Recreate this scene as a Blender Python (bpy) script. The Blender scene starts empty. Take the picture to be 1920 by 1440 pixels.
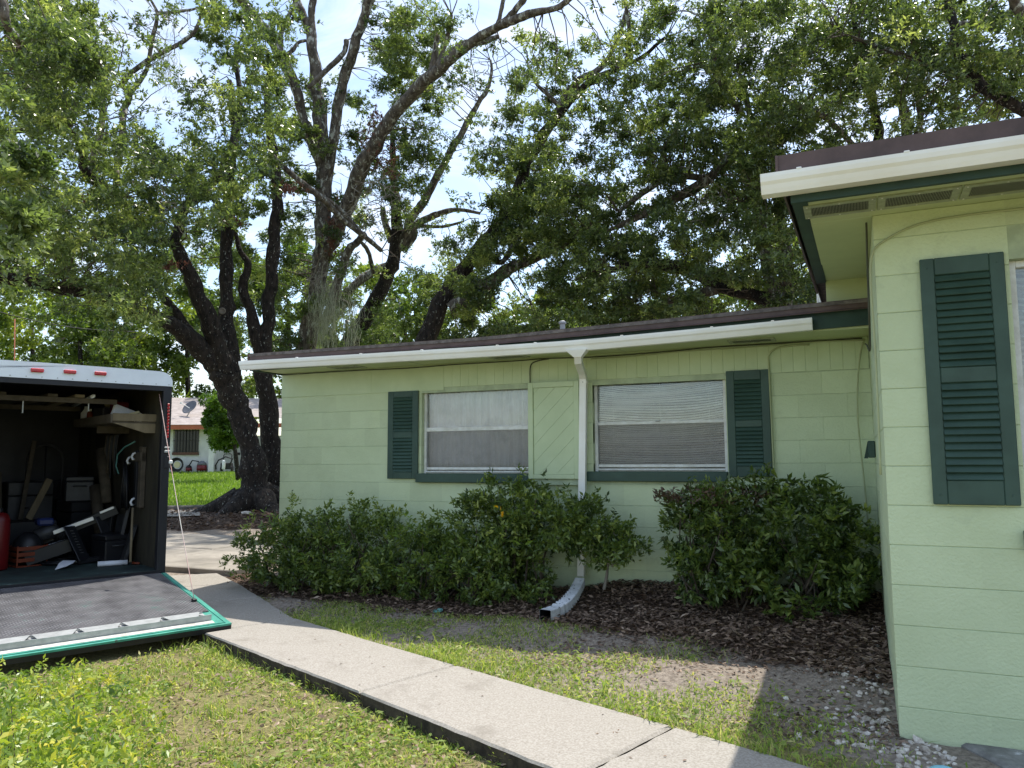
import bpy, math, random
import numpy as np
from mathutils import Matrix, Vector, Quaternion

# ------------------------------------------------------------------ camera
scene = bpy.context.scene
COL = scene.collection
H = 1.45                                   # eye height above the zero level
RIGHT = Vector((0.9114, 0.4115, -0.00525)).normalized()
FWD = Vector((-0.40938, 0.90705, 0.09861)).normalized()
UP = RIGHT.cross(FWD).normalized()
FOC = 1430.0                               # focal length in pixels of a 1920 px wide frame
cam_d = bpy.data.cameras.new('camera')
cam = bpy.data.objects.new('camera', cam_d)
COL.objects.link(cam)
cam_d.sensor_width = 36.0
cam_d.lens = FOC / 1920.0 * 36.0
cam_d.clip_start = 0.05
cam_d.clip_end = 2000.0
cam.matrix_world = Matrix(((RIGHT.x, UP.x, -FWD.x, 0), (RIGHT.y, UP.y, -FWD.y, 0), (RIGHT.z, UP.z, -FWD.z, H), (0, 0, 0, 1)))
scene.camera = cam

# ------------------------------------------------------------------ sky, sun, exposure
SUN = Vector((0.10, 0.475, 1.0)).normalized()      # towards the sun
world = bpy.data.worlds.new('World')
scene.world = world
world.use_nodes = True
wn = world.node_tree
wn.nodes.clear()
w_out = wn.nodes.new('ShaderNodeOutputWorld')
w_bg = wn.nodes.new('ShaderNodeBackground')
w_bg.inputs['Strength'].default_value = 0.15
sky = wn.nodes.new('ShaderNodeTexSky')
sky.sky_type = 'NISHITA'
sky.sun_disc = False
sky.sun_elevation = math.asin(SUN.z)
sky.sun_rotation = math.atan2(SUN.x, SUN.y)
sky.air_density = 1.1
sky.dust_density = 1.2
w_tc = wn.nodes.new('ShaderNodeTexCoord')
w_map = wn.nodes.new('ShaderNodeMapping')
w_map.inputs['Scale'].default_value = (1.6, 3.2, 5.5)
w_map.inputs['Rotation'].default_value = (0.3, 0.2, 0.7)
w_no = wn.nodes.new('ShaderNodeTexNoise')
w_no.inputs['Scale'].default_value = 2.2
w_no.inputs['Detail'].default_value = 9.0
w_no.inputs['Roughness'].default_value = 0.62
w_no.inputs['Distortion'].default_value = 0.7
w_rp = wn.nodes.new('ShaderNodeValToRGB')
w_rp.color_ramp.elements[0].position = 0.45
w_rp.color_ramp.elements[1].position = 0.72
w_rp.color_ramp.elements[0].color = (0.04, 0.04, 0.04, 1)
w_rp.color_ramp.elements[1].color = (0.85, 0.85, 0.85, 1)
w_mix = wn.nodes.new('ShaderNodeMix')
w_mix.data_type = 'RGBA'
w_mix.inputs['B'].default_value = (4.4, 4.52, 4.75, 1)
wn.links.new(w_tc.outputs['Generated'], w_map.inputs['Vector'])
wn.links.new(w_map.outputs['Vector'], w_no.inputs['Vector'])
wn.links.new(w_no.outputs['Fac'], w_rp.inputs['Fac'])
wn.links.new(w_rp.outputs['Color'], w_mix.inputs['Factor'])
wn.links.new(sky.outputs['Color'], w_mix.inputs['A'])
wn.links.new(w_mix.outputs['Result'], w_bg.inputs['Color'])
wn.links.new(w_bg.outputs['Background'], w_out.inputs['Surface'])

sun_d = bpy.data.lights.new('sun', 'SUN')
sun_d.energy = 3.05
sun_d.angle = math.radians(0.55)
sun_d.color = (1.0, 0.955, 0.88)
sun = bpy.data.objects.new('sun', sun_d)
COL.objects.link(sun)
sun.location = (0, 0, 30)
sun.rotation_euler = SUN.to_track_quat('Z', 'Y').to_euler()

scene.view_settings.view_transform = 'Standard'
scene.view_settings.look = 'None'
scene.view_settings.exposure = 0.90
scene.view_settings.gamma = 1.0
scene.view_settings.use_curve_mapping = False
scene.render.engine = 'CYCLES'
scene.cycles.max_bounces = 7
scene.cycles.diffuse_bounces = 4
scene.cycles.transmission_bounces = 4
scene.cycles.transparent_max_bounces = 12
scene.cycles.use_denoising = True

# ------------------------------------------------------------------ helpers
rng = np.random.default_rng(11)
rnd = random.Random(5)

def ray(x, y):
    return RIGHT * ((x - 960) / FOC) - UP * ((y - 720) / FOC) + FWD
def at_depth(x, y, d):
    return Vector((0, 0, H)) + ray(x, y) * d
def at_y(x, y, Y):
    r = ray(x, y); return Vector((0, 0, H)) + r * (Y / r.y)
def at_z(x, y, z):
    r = ray(x, y); return Vector((0, 0, H)) + r * ((z - H) / r.z)
def at_x(x, y, X):
    r = ray(x, y); return Vector((0, 0, H)) + r * (X / r.x)

def srgb(r, g, b):
    f = lambda c: (c / 255 / 12.92) if c / 255 <= 0.04045 else ((c / 255 + 0.055) / 1.055) ** 2.4
    return (f(r), f(g), f(b))

MATS = {}
def material(name, col, rough=0.6, var=0.12, scale=6.0, bump=0.0, bscale=80.0, metal=0.0, spec=0.4,
             col2=None, blotch=None, bdist=0.004, stretch=None, detail=5.0):
    """Principled material; colour drifts between col and col2 (or col darkened by var) with world-space noise."""
    m = bpy.data.materials.new(name); m.use_nodes = True
    nt = m.node_tree; N = nt.nodes; L = nt.links
    bs = N['Principled BSDF']
    bs.inputs['Roughness'].default_value = rough
    bs.inputs['Metallic'].default_value = metal
    bs.inputs['Specular IOR Level'].default_value = spec
    geo = N.new('ShaderNodeNewGeometry')
    vec = geo.outputs['Position']
    if stretch:
        mp = N.new('ShaderNodeMapping'); mp.inputs['Scale'].default_value = stretch
        L.new(vec, mp.inputs['Vector']); vec = mp.outputs['Vector']
    no = N.new('ShaderNodeTexNoise'); no.inputs['Scale'].default_value = scale
    no.inputs['Detail'].default_value = detail; no.inputs['Roughness'].default_value = 0.65
    L.new(vec, no.inputs['Vector'])
    rp = N.new('ShaderNodeValToRGB')
    c2 = col2 if col2 else tuple(c * (1 - var) for c in col)
    rp.color_ramp.elements[0].position = 0.36; rp.color_ramp.elements[1].position = 0.64
    rp.color_ramp.elements[0].color = (*c2, 1); rp.color_ramp.elements[1].color = (*col, 1)
    L.new(no.outputs['Fac'], rp.inputs['Fac'])
    out = rp.outputs['Color']
    if blotch:                       # (colour, scale, threshold, softness)
        bc, bsc, th, so = blotch
        n2 = N.new('ShaderNodeTexNoise'); n2.inputs['Scale'].default_value = bsc; n2.inputs['Detail'].default_value = 6
        n2.inputs['Roughness'].default_value = 0.7
        L.new(vec, n2.inputs['Vector'])
        r2 = N.new('ShaderNodeValToRGB'); r2.color_ramp.elements[0].position = th; r2.color_ramp.elements[1].position = min(1, th + so)
        L.new(n2.outputs['Fac'], r2.inputs['Fac'])
        mx = N.new('ShaderNodeMix'); mx.data_type = 'RGBA'; mx.inputs['B'].default_value = (*bc, 1)
        L.new(r2.outputs['Color'], mx.inputs['Factor']); L.new(out, mx.inputs['A']); out = mx.outputs['Result']
    L.new(out, bs.inputs['Base Color'])
    if bump > 0:
        n3 = N.new('ShaderNodeTexNoise'); n3.inputs['Scale'].default_value = bscale; n3.inputs['Detail'].default_value = 4
        L.new(vec, n3.inputs['Vector'])
        bp = N.new('ShaderNodeBump'); bp.inputs['Strength'].default_value = bump; bp.inputs['Distance'].default_value = bdist
        L.new(n3.outputs['Fac'], bp.inputs['Height']); L.new(bp.outputs['Normal'], bs.inputs['Normal'])
    MATS[name] = m
    return m

def leaf_material(name, cols, trans=0.35, rough=0.42, spec=0.5, tcol=None):
    """Leaf colour picked by the per-face attribute 'tint'; part of the light passes through."""
    m = bpy.data.materials.new(name); m.use_nodes = True
    nt = m.node_tree; N = nt.nodes; L = nt.links
    bs = N['Principled BSDF']; out = N['Material Output']
    at = N.new('ShaderNodeAttribute'); at.attribute_name = 'tint'
    rp = N.new('ShaderNodeValToRGB')
    el = rp.color_ramp.elements
    while len(el) < len(cols): el.new(0.5)
    for i, c in enumerate(cols):
        el[i].position = i / (len(cols) - 1); el[i].color = (*c, 1)
    L.new(at.outputs['Fac'], rp.inputs['Fac'])
    L.new(rp.outputs['Color'], bs.inputs['Base Color'])
    bs.inputs['Roughness'].default_value = rough
    bs.inputs['Specular IOR Level'].default_value = spec
    if trans > 0:
        tr = N.new('ShaderNodeBsdfTranslucent')
        hs = N.new('ShaderNodeMix'); hs.data_type = 'RGBA'; hs.blend_type = 'MULTIPLY'; hs.inputs['Factor'].default_value = 1
        hs.inputs['B'].default_value = (*(tcol or (1.9, 2.0, 0.75)), 1)
        L.new(rp.outputs['Color'], hs.inputs['A']); L.new(hs.outputs['Result'], tr.inputs['Color'])
        mx = N.new('ShaderNodeMixShader'); mx.inputs['Fac'].default_value = trans
        L.new(bs.outputs['BSDF'], mx.inputs[1]); L.new(tr.outputs['BSDF'], mx.inputs[2])
        L.new(mx.outputs['Shader'], out.inputs['Surface'])
    MATS[name] = m
    return m

def tag(o, label=None, cat=None, group=None, kind=None):
    if label: o['label'] = label
    if cat: o['category'] = cat
    if group: o['group'] = group
    if kind: o['kind'] = kind
    return o

BASE = {}
def thing(name, label, cat, loc=(0, 0, 0), rotz=0.0, group=None, local=False):
    """Empty at the base of a thing. local=True: its parts are written in its own coordinates."""
    o = bpy.data.objects.new(name, None); COL.objects.link(o)
    o.empty_display_size = 0.2
    o.location = loc; o.rotation_euler = (0, 0, rotz)
    M = Matrix.Translation(Vector(loc)) @ Matrix.Rotation(rotz, 4, 'Z')
    BASE[o.name] = None if local else M.inverted()
    return tag(o, label, cat, group)

def put(o, parent):
    if parent is not None:
        o.parent = parent
        inv = BASE.get(parent.name)
        if inv is not None: o.matrix_parent_inverse = inv
    return o

def link(name, me, m, parent=None, smooth=False):
    if m is not None and len(me.materials) == 0:
        me.materials.append(MATS[m] if isinstance(m, str) else m)
    if smooth:
        me.polygons.foreach_set('use_smooth', np.ones(len(me.polygons), dtype=bool))
    o = bpy.data.objects.new(name, me); COL.objects.link(o)
    return put(o, parent)

class MB:
    """Collects shapes and links them as ONE mesh object."""
    def __init__(s): s.v = []; s.f = []
    def add(s, v, f):
        k = len(s.v); s.v += [tuple(p) for p in v]; s.f += [tuple(i + k for i in q) for q in f]; return s
    def box(s, x0, x1, y0, y1, z0, z1, M=None):
        v = [Vector(p) for p in ((x0,y0,z0),(x1,y0,z0),(x1,y1,z0),(x0,y1,z0),(x0,y0,z1),(x1,y0,z1),(x1,y1,z1),(x0,y1,z1))]
        if M is not None: v = [M @ p for p in v]
        return s.add(v, [(0,3,2,1),(4,5,6,7),(0,1,5,4),(1,2,6,5),(2,3,7,6),(3,0,4,7)])
    def cbox(s, x0, x1, y0, y1, z0, z1, c=0.004, M=None):
        """box with chamfered edges"""
        v = []; xs, ys, zs = (x0, x1), (y0, y1), (z0, z1)
        idx = {}
        for i in (0,1):
            for j in (0,1):
                for k in (0,1):
                    sx, sy, sz = (1 if i == 0 else -1), (1 if j == 0 else -1), (1 if k == 0 else -1)
                    p = Vector((xs[i], ys[j], zs[k]))
                    idx[i,j,k,0] = len(v); v.append(p + Vector((0, sy*c, sz*c)))
                    idx[i,j,k,1] = len(v); v.append(p + Vector((sx*c, 0, sz*c)))
                    idx[i,j,k,2] = len(v); v.append(p + Vector((sx*c, sy*c, 0)))
        f = []
        for i in (0,1):
            q = [idx[i,0,0,0], idx[i,1,0,0], idx[i,1,1,0], idx[i,0,1,0]]; f.append(q if i else q[::-1])
            q = [idx[0,i,0,1], idx[1,i,0,1], idx[1,i,1,1], idx[0,i,1,1]]; f.append(q[::-1] if i else q)
            q = [idx[0,0,i,2], idx[1,0,i,2], idx[1,1,i,2], idx[0,1,i,2]]; f.append(q if i else q[::-1])
        for a in (0,1):
            for b in (0,1):
                f.append([idx[a,b,0,0], idx[a,b,1,0], idx[a,b,1,1], idx[a,b,0,1]])
                f.append([idx[a,0,b,0], idx[a,1,b,0], idx[a,1,b,2], idx[a,0,b,2]])
                f.append([idx[0,a,b,1], idx[1,a,b,1], idx[1,a,b,2], idx[0,a,b,2]])
                for k in (0,1): f.append([idx[a,b,k,0], idx[a,b,k,1], idx[a,b,k,2]])
        if M is not None: v = [M @ p for p in v]
        return s.add(v, f)
    def tube(s, pts, radii, n=8, caps=True):
        pts = [Vector(p) for p in pts]
        if not hasattr(radii, '__len__'): radii = [radii] * len(pts)
        ref = Vector((0.13, 0.21, 0.97)); v = []; prev = None
        for i, p in enumerate(pts):
            t = (pts[min(i+1, len(pts)-1)] - pts[max(i-1, 0)]).normalized()
            a = prev if prev is not None else ref.cross(t)
            a = a - t * a.dot(t)
            if a.length < 1e-5: a = Vector((1, 0, 0)).cross(t)
            a.normalize(); b = t.cross(a); prev = a
            for k in range(n):
                w = 2 * math.pi * k / n
                v.append(p + (a * math.cos(w) + b * math.sin(w)) * radii[i])
        f = []
        for i in range(len(pts) - 1):
            for k in range(n):
                f.append((i*n+k, i*n+(k+1) % n, (i+1)*n+(k+1) % n, (i+1)*n+k))
        if caps:
            f.append(tuple(range(n))[::-1]); f.append(tuple((len(pts)-1)*n + k for k in range(n)))
        return s.add(v, f)
    def prism(s, prof, path, up=None):
        """closed profile [(a,b)] swept along path given as [(origin, A axis, B axis)]"""
        n = len(prof); v = []
        for o, A, B in path:
            for a, b in prof: v.append(Vector(o) + Vector(A) * a + Vector(B) * b)
        f = []
        for i in range(len(path) - 1):
            for k in range(n):
                f.append((i*n+k, i*n+(k+1) % n, (i+1)*n+(k+1) % n, (i+1)*n+k))
        f.append(tuple(range(n))[::-1]); f.append(tuple((len(path)-1)*n + k for k in range(n)))
        return s.add(v, f)
    def lathe(s, prof, c=(0, 0, 0), n=20, M=None):
        v = []; c = Vector(c)
        for r, z in prof:
            for k in range(n):
                w = 2 * math.pi * k / n; p = c + Vector((r*math.cos(w), r*math.sin(w), z)); v.append(M @ p if M is not None else p)
        f = []
        for i in range(len(prof) - 1):
            for k in range(n): f.append((i*n+k, i*n+(k+1) % n, (i+1)*n+(k+1) % n, (i+1)*n+k))
        f.append(tuple(range(n))[::-1]); f.append(tuple((len(prof)-1)*n + k for k in range(n)))
        return s.add(v, f)
    def mesh(s, name):
        me = bpy.data.meshes.new(name); me.from_pydata([tuple(p) for p in s.v], [], s.f); me.update(); return me
    def build(s, name, m, parent=None, smooth=False, recalc=True):
        me = s.mesh(name)
        if recalc:
            import bmesh
            bm = bmesh.new(); bm.from_mesh(me); bmesh.ops.recalc_face_normals(bm, faces=bm.faces); bm.to_mesh(me); bm.free()
        return link(name, me, m, parent, smooth)

def np_mesh(name, verts, quads, tint=None):
    """fast mesh of quads from arrays"""
    me = bpy.data.meshes.new(name)
    nv, nq = len(verts), len(quads); k = quads.shape[1]
    me.vertices.add(nv); me.vertices.foreach_set('co', verts.astype(np.float32).ravel())
    me.loops.add(nq * k); me.loops.foreach_set('vertex_index', quads.astype(np.int32).ravel())
    me.polygons.add(nq); me.polygons.foreach_set('loop_start', np.arange(0, nq * k, k, dtype=np.int32))
    me.update(calc_edges=True)
    if tint is not None:
        a = me.attributes.new('tint', 'FLOAT', 'FACE'); a.data.foreach_set('value', tint.astype(np.float32))
    return me

def unit(a):
    return a / np.maximum(np.linalg.norm(a, axis=-1, keepdims=True), 1e-9)

def leaf_arrays(tips, dirs, per, length, width, spread=0.9, along=0.12, droop=0.15, fold=0.18, up=0.5, shape=0.45):
    """kite-shaped leaves set round twig tips: returns verts (n*4,3), quads"""
    n = len(tips) * per
    P = np.repeat(tips, per, 0); D = np.repeat(unit(dirs), per, 0)
    t = rng.random((n, 1))
    base = P - D * along * t + rng.normal(0, 0.008, (n, 3))
    side = rng.normal(size=(n, 3)); side -= D * np.sum(side * D, 1, keepdims=True); side = unit(side)
    ld = unit(D * (0.35 + 0.6 * rng.random((n, 1))) + side * spread * (0.5 + 0.7 * rng.random((n, 1))) + np.array([0, 0, -droop]))
    nr = rng.normal(size=(n, 3)) * 0.6 + np.array([0, 0, up]); nr -= ld * np.sum(nr * ld, 1, keepdims=True); nr = unit(nr)
    sd = np.cross(ld, nr)
    Ls = length * (0.65 + 0.6 * rng.random((n, 1))); Ws = width * (0.7 + 0.5 * rng.random((n, 1)))
    mid = base + ld * Ls * shape
    v = np.stack([base, mid + sd * Ws * .5 + nr * Ws * fold, base + ld * Ls - nr * Ls * 0.1, mid - sd * Ws * .5 + nr * Ws * fold], 1).reshape(-1, 3)
    q = np.arange(n * 4).reshape(-1, 4)
    return v, q

def sphere_pts(n, shell=0.5):
    d = unit(rng.normal(size=(n, 3))); r = (shell + (1 - shell) * rng.random((n, 1))) ; return d * r, d
# ------------------------------------------------------------------ materials
GREEN = srgb(204, 217, 179)
material('paint_green', GREEN, rough=0.55, col2=srgb(195, 208, 169), scale=2.2, bump=0.6, bscale=70, bdist=0.007,
         blotch=(srgb(166, 178, 148), 2.6, 0.58, 0.3))
material('paint_joint', srgb(186, 200, 168), rough=0.7, var=0.25, scale=9)
material('paint_board', srgb(199, 213, 176), rough=0.5, col2=srgb(189, 204, 165), scale=3, bump=0.18, bscale=60,
         blotch=(srgb(150, 170, 130), 5.0, 0.68, 0.2))
material('soffit_paint', srgb(192, 202, 156), rough=0.55, col2=srgb(182, 192, 147), scale=2, bump=0.12, bscale=50,
         blotch=(srgb(150, 158, 110), 4.0, 0.70, 0.2))
material('dark_green', srgb(60, 85, 75), rough=0.5, col2=srgb(51, 74, 65), scale=5, bump=0.1, bscale=120)
material('fascia_green', srgb(44, 70, 60), rough=0.55, col2=srgb(34, 57, 49), scale=4, bump=0.1, bscale=70)
material('drip_brown', srgb(96, 78, 75), rough=0.5, col2=srgb(76, 61, 58), scale=5, bump=0.1, bscale=40)
material('shingle', srgb(120, 112, 108), rough=0.9, col2=srgb(84, 78, 76), scale=14, bump=0.6, bscale=120)
material('gutter_white', srgb(246, 246, 242), rough=0.32, col2=srgb(238, 236, 228), scale=2.5, blotch=(srgb(190, 182, 160), 3.0, 0.72, 0.2))
material('frame_white', srgb(232, 234, 232), rough=0.4, col2=srgb(208, 208, 202), scale=12, blotch=(srgb(150, 146, 138), 18, 0.68, 0.15))
material('vent_metal', srgb(170, 178, 150), rough=0.5, metal=0.1, var=0.3, scale=20)
material('vent_mesh', srgb(70, 70, 66), rough=0.8, var=0.4, scale=160)
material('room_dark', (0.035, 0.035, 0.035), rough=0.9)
material('curtain', srgb(236, 236, 236), rough=0.9, col2=srgb(214, 214, 214), scale=5, stretch=(3, 1, 0.4))
material('blind_white', srgb(244, 244, 236), rough=0.45, col2=srgb(232, 232, 222), scale=6)
material('cable_dark', srgb(70, 72, 56), rough=0.7)
material('cable_pale', srgb(172, 180, 140), rough=0.6)
material('pipe_grey', srgb(150, 152, 156), rough=0.5, metal=0.3)
material('drain_white', srgb(226, 228, 230), rough=0.6, col2=srgb(200, 202, 204), scale=10, bump=0.2, bscale=90,
         blotch=(srgb(30, 30, 30), 34, 0.60, 0.03))
material('concrete_walk', srgb(171, 165, 155), rough=0.9, col2=srgb(144, 137, 126), scale=85, bump=0.4, bscale=200, bdist=0.003, detail=3,
         blotch=(srgb(128, 121, 110), 2.3, 0.54, 0.26))
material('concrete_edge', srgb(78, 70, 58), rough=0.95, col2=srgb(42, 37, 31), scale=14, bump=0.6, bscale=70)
material('concrete_drive', srgb(168, 160, 148), rough=0.9, col2=srgb(132, 126, 116), scale=1.6, bump=0.3, bscale=120,
         blotch=(srgb(104, 98, 88), 2.4, 0.60, 0.2))
material('kerb', srgb(112, 108, 102), rough=0.95, var=0.4, scale=9, bump=0.5, bscale=60)
material('footing', srgb(150, 148, 144), rough=0.9, col2=srgb(112, 110, 106), scale=9, bump=0.5, bscale=60, blotch=(srgb(205, 205, 208), 9, 0.60, 0.08))
material('stone_white', srgb(224, 218, 208), rough=0.85, col2=srgb(176, 164, 150), scale=34, bump=0.5, bscale=140)
material('stone_grey', srgb(188, 180, 168), rough=0.85, col2=srgb(130, 118, 106), scale=30, bump=0.5, bscale=140)
material('bark', srgb(58, 50, 44), rough=0.95, col2=srgb(24, 21, 19), scale=13, bump=1.0, bscale=12, bdist=0.10, stretch=(1, 1, 0.4),
         blotch=(srgb(168, 168, 158), 24, 0.615, 0.03))
material('bark_limb', srgb(116, 108, 98), rough=0.95, col2=srgb(62, 55, 49), scale=10, bump=1.0, bscale=12, bdist=0.07, stretch=(1, 1, 0.5),
         blotch=(srgb(176, 178, 168), 9, 0.55, 0.05))
material('twig_grey', srgb(150, 142, 130), rough=0.9, var=0.4, scale=6)
material('twig_brown', srgb(90, 78, 66), rough=0.9, var=0.4, scale=6)

# no two blocks took the paint quite alike
nt_ = MATS['paint_green'].node_tree; oi_ = nt_.nodes.new('ShaderNodeObjectInfo'); mr_ = nt_.nodes.new('ShaderNodeMapRange'); mr_.inputs['To Min'].default_value = 0.93; mr_.inputs['To Max'].default_value = 1.03
nt_.links.new(oi_.outputs['Random'], mr_.inputs['Value']); bs_ = nt_.nodes['Principled BSDF']; src_ = bs_.inputs['Base Color'].links[0].from_socket
vm_ = nt_.nodes.new('ShaderNodeVectorMath'); vm_.operation = 'SCALE'; nt_.links.new(src_, vm_.inputs[0]); nt_.links.new(mr_.outputs['Result'], vm_.inputs['Scale']); nt_.links.new(vm_.outputs['Vector'], bs_.inputs['Base Color'])
# ground: sandy soil, leaf mould under the hedges, green thatch on the lawns
gm = bpy.data.materials.new('soil'); gm.use_nodes = True
nt = gm.node_tree; N = nt.nodes; L = nt.links
bs = N['Principled BSDF']; bs.inputs['Roughness'].default_value = 0.95; bs.inputs['Specular IOR Level'].default_value = 0.15
geo = N.new('ShaderNodeNewGeometry')
def nz(scale, detail=6, rough=0.7):
    n = N.new('ShaderNodeTexNoise'); n.inputs['Scale'].default_value = scale; n.inputs['Detail'].default_value = detail
    n.inputs['Roughness'].default_value = rough; L.new(geo.outputs['Position'], n.inputs['Vector']); return n.outputs['Fac']
def ramp(fac, p0, p1, c0, c1):
    r = N.new('ShaderNodeValToRGB'); r.color_ramp.elements[0].position = p0; r.color_ramp.elements[1].position = p1
    r.color_ramp.elements[0].color = (*c0, 1); r.color_ramp.elements[1].color = (*c1, 1); L.new(fac, r.inputs['Fac']); return r.outputs['Color']
def mixc(f, a, b):
    m = N.new('ShaderNodeMix'); m.data_type = 'RGBA'; L.new(f, m.inputs['Factor']); L.new(a, m.inputs['A']); L.new(b, m.inputs['B']); return m.outputs['Result']
sand = ramp(nz(30), 0.3, 0.7, srgb(112, 101, 90), srgb(182, 169, 154))
mould = ramp(nz(60), 0.32, 0.68, srgb(54, 44, 37), srgb(104, 86, 72))
thatch = ramp(nz(42), 0.3, 0.7, srgb(92, 92, 56), srgb(166, 154, 110))
a1 = N.new('ShaderNodeAttribute'); a1.attribute_name = 'mould'
a2 = N.new('ShaderNodeAttribute'); a2.attribute_name = 'thatch'
def soft(fac, sc):
    ad = N.new('ShaderNodeMath'); ad.operation = 'MULTIPLY_ADD'; L.new(nz(sc), ad.inputs[0]); ad.inputs[1].default_value = 1.4
    sb = N.new('ShaderNodeMath'); sb.operation = 'SUBTRACT'; L.new(fac, ad.inputs[2]); L.new(ad.outputs[0], sb.inputs[0]); sb.inputs[1].default_value = 0.7
    return ramp(sb.outputs[0], 0.35, 0.65, (0, 0, 0), (1, 1, 1))
c = mixc(soft(a2.outputs['Fac'], 6), sand, thatch)
c = mixc(soft(a1.outputs['Fac'], 9), c, mould)
L.new(c, bs.inputs['Base Color'])
bp = N.new('ShaderNodeBump'); bp.inputs['Strength'].default_value = 0.9; bp.inputs['Distance'].default_value = 0.02
L.new(nz(70), bp.inputs['Height']); L.new(bp.outputs['Normal'], bs.inputs['Normal'])
MATS['soil'] = gm

# ------------------------------------------------------------------ terrain
TREE_BASE = at_depth(480, 958, 17.8)
CTRL = np.array([(-6,1,-1.54),(-4,2,-1.54),(-3,3,-1.54),(-2,2.5,-1.54),(-5,3.5,-1.54),(-4.6,4.2,-1.545),(-1,2.3,-1.53),(-7,3,-1.5),(-9,5,-1.46),(-8,1,-1.52),(0,2,-1.48),(2,2,-1.46),(1,2.4,-1.47),
    (-4,4.5,-1.532),(-3.5,4.2,-1.532),(-2.2,3.68,-1.532),(-1.4,3.3,-1.532),(-4.8,4.75,-1.53),(-3.6,4.9,-1.50),(-1.9,4.2,-1.50),(-.2,3.5,-1.49),(-5.4,5.5,-1.49),(-6.2,6.1,-1.46),(-7,6.55,-1.42),
    (-4,5.75,-1.45),(-2.5,5.15,-1.445),(-1,4.62,-1.445),(-.4,4.4,-1.44),(.3,4.3,-1.42),(.5,4.1,-1.43),(1.5,4.3,-1.41),
    (-5.6,6.7,-1.40),(-4.5,7.1,-1.36),(-3,7.2,-1.28),(-1.8,7.25,-1.18),(-.5,7.2,-1.14),(.1,7.25,-1.13),(.1,6.4,-1.23),(.1,5.4,-1.33),(-1,6.1,-1.30),(-2.4,6.2,-1.355),(-3.6,6.3,-1.40),(-1,5.4,-1.39),
    (-7.2,7.6,-1.37),(-9,9,-1.37),(-12,10,-1.37),(-8,12,-1.33),(-10,8,-1.38),(-6,9,-1.36),(-12,6,-1.42),(-5,12,-1.3),(0,12,-1.2),(4,8,-1.2),(6,3,-1.4),(-14,4,-1.42)])
CXY = CTRL[:, :2]; CZ = CTRL[:, 2]
def zg(X, Y):
    X = np.atleast_1d(np.asarray(X, float)); Y = np.atleast_1d(np.asarray(Y, float))
    out = np.empty(X.shape)
    fl = X.ravel(); fy = Y.ravel(); o = np.empty(fl.shape)
    for s in range(0, len(fl), 20000):
        d2 = (fl[s:s+20000, None] - CXY[:, 0])**2 + (fy[s:s+20000, None] - CXY[:, 1])**2 + 0.02
        w = d2 ** -1.9
        o[s:s+20000] = (w * CZ).sum(1) / w.sum(1)
    dep = fl * FWD.x + fy * FWD.y
    far = np.interp(dep, [13, 16.5, 19.5, 38, 60, 200], [-1.33, -1.22, -1.24, -0.60, -0.5, 0.0])
    t = np.clip((dep - 12.5) / 3.0, 0, 1)
    o = o * (1 - t) + far * t
    # ground rises a little round the oak's roots
    rr = np.hypot(fl - TREE_BASE.x, fy - TREE_BASE.y)
    o = o + 0.10 * np.exp(-(rr / 1.6) ** 2)
    return (o + H).reshape(X.shape)
def zg1(x, y): return float(zg([x], [y])[0])

def noise2(x, y, s, seed=0):
    """cheap smooth value noise for scattering densities"""
    r = np.random.default_rng(seed); ph = r.random((8, 3)) * 6.28; k = r.normal(size=(8, 2)) * s
    v = 0
    for i in range(8): v = v + np.sin(x * k[i, 0] + y * k[i, 1] + ph[i, 0])
    return v / 8 ** 0.5 / 1.0

xs = np.concatenate([np.linspace(-400, -60, 12), np.linspace(-55, -19, 19), np.arange(-18, 3.0, 0.14), np.linspace(3.4, 12, 12), np.linspace(20, 400, 12)])
ys = np.concatenate([np.linspace(-200, -6, 8), np.arange(-4, 1.4, 0.6), np.arange(1.5, 8.6, 0.12), np.arange(8.9, 20, 0.4), np.linspace(21, 70, 26), np.linspace(90, 600, 10)])
GX, GY = np.meshgrid(xs, ys)
GZ = zg(GX, GY) + 0.006 * noise2(GX, GY, 9.0, 3) * (np.abs(GX) < 19)
nxg, nyg = len(xs), len(ys)
V = np.stack([GX.ravel(), GY.ravel(), GZ.ravel()], 1)
ii = (np.arange(nyg - 1)[:, None] * nxg + np.arange(nxg - 1)[None, :]).ravel()
Q = np.stack([ii, ii + 1, ii + 1 + nxg, ii + nxg], 1)
me = np_mesh('ground', V, Q)
def litter_mask(X, Y):
    """1 under the hedges and along the wall, 0 on the lawns"""
    edge = np.interp(X, [-7, -5.6, -4.6, -3.4, -2.6, -1.6, -0.9, -0.35, 0.15], [6.6, 6.35, 6.35, 6.2, 6.15, 5.85, 5.7, 5.45, 5.1])
    m = np.clip((Y - edge) / 0.35 + 0.5, 0, 1) * (Y < 7.5) * (X > -7.0) * (X < 0.3)
    dep = X * FWD.x + Y * FWD.y
    isl = ((dep > 13.2) & (np.hypot(X - TREE_BASE.x, Y - TREE_BASE.y) < 3.4)) * 1.0
    return np.maximum(m, isl)
def thatch_mask(X, Y):
    walk = 5.709 - (X + 4.821) * 0.3875             # right edge of the path
    near = Y < walk - 0.45
    strip = np.clip(1.0 - (Y - walk) / 0.9, 0, 1) * 0.75
    t = np.where(near, 0.85 + 0.2 * noise2(X, Y, 2.2, 8), strip * (0.55 + 0.5 * noise2(X, Y, 3.0, 9)))
    far = (X * FWD.x + Y * FWD.y) > 20
    return np.where(far, 1.0, np.clip(t, 0, 1)) * (1 - 0.8 * ((X > -0.25) & (Y > 4.2) & (Y < 8)))
for nm, fn in (('mould', litter_mask), ('thatch', thatch_mask)):
    a = me.attributes.new(nm, 'FLOAT', 'POINT'); a.data.foreach_set('value', fn(V[:, 0], V[:, 1]).astype(np.float32))
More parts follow.
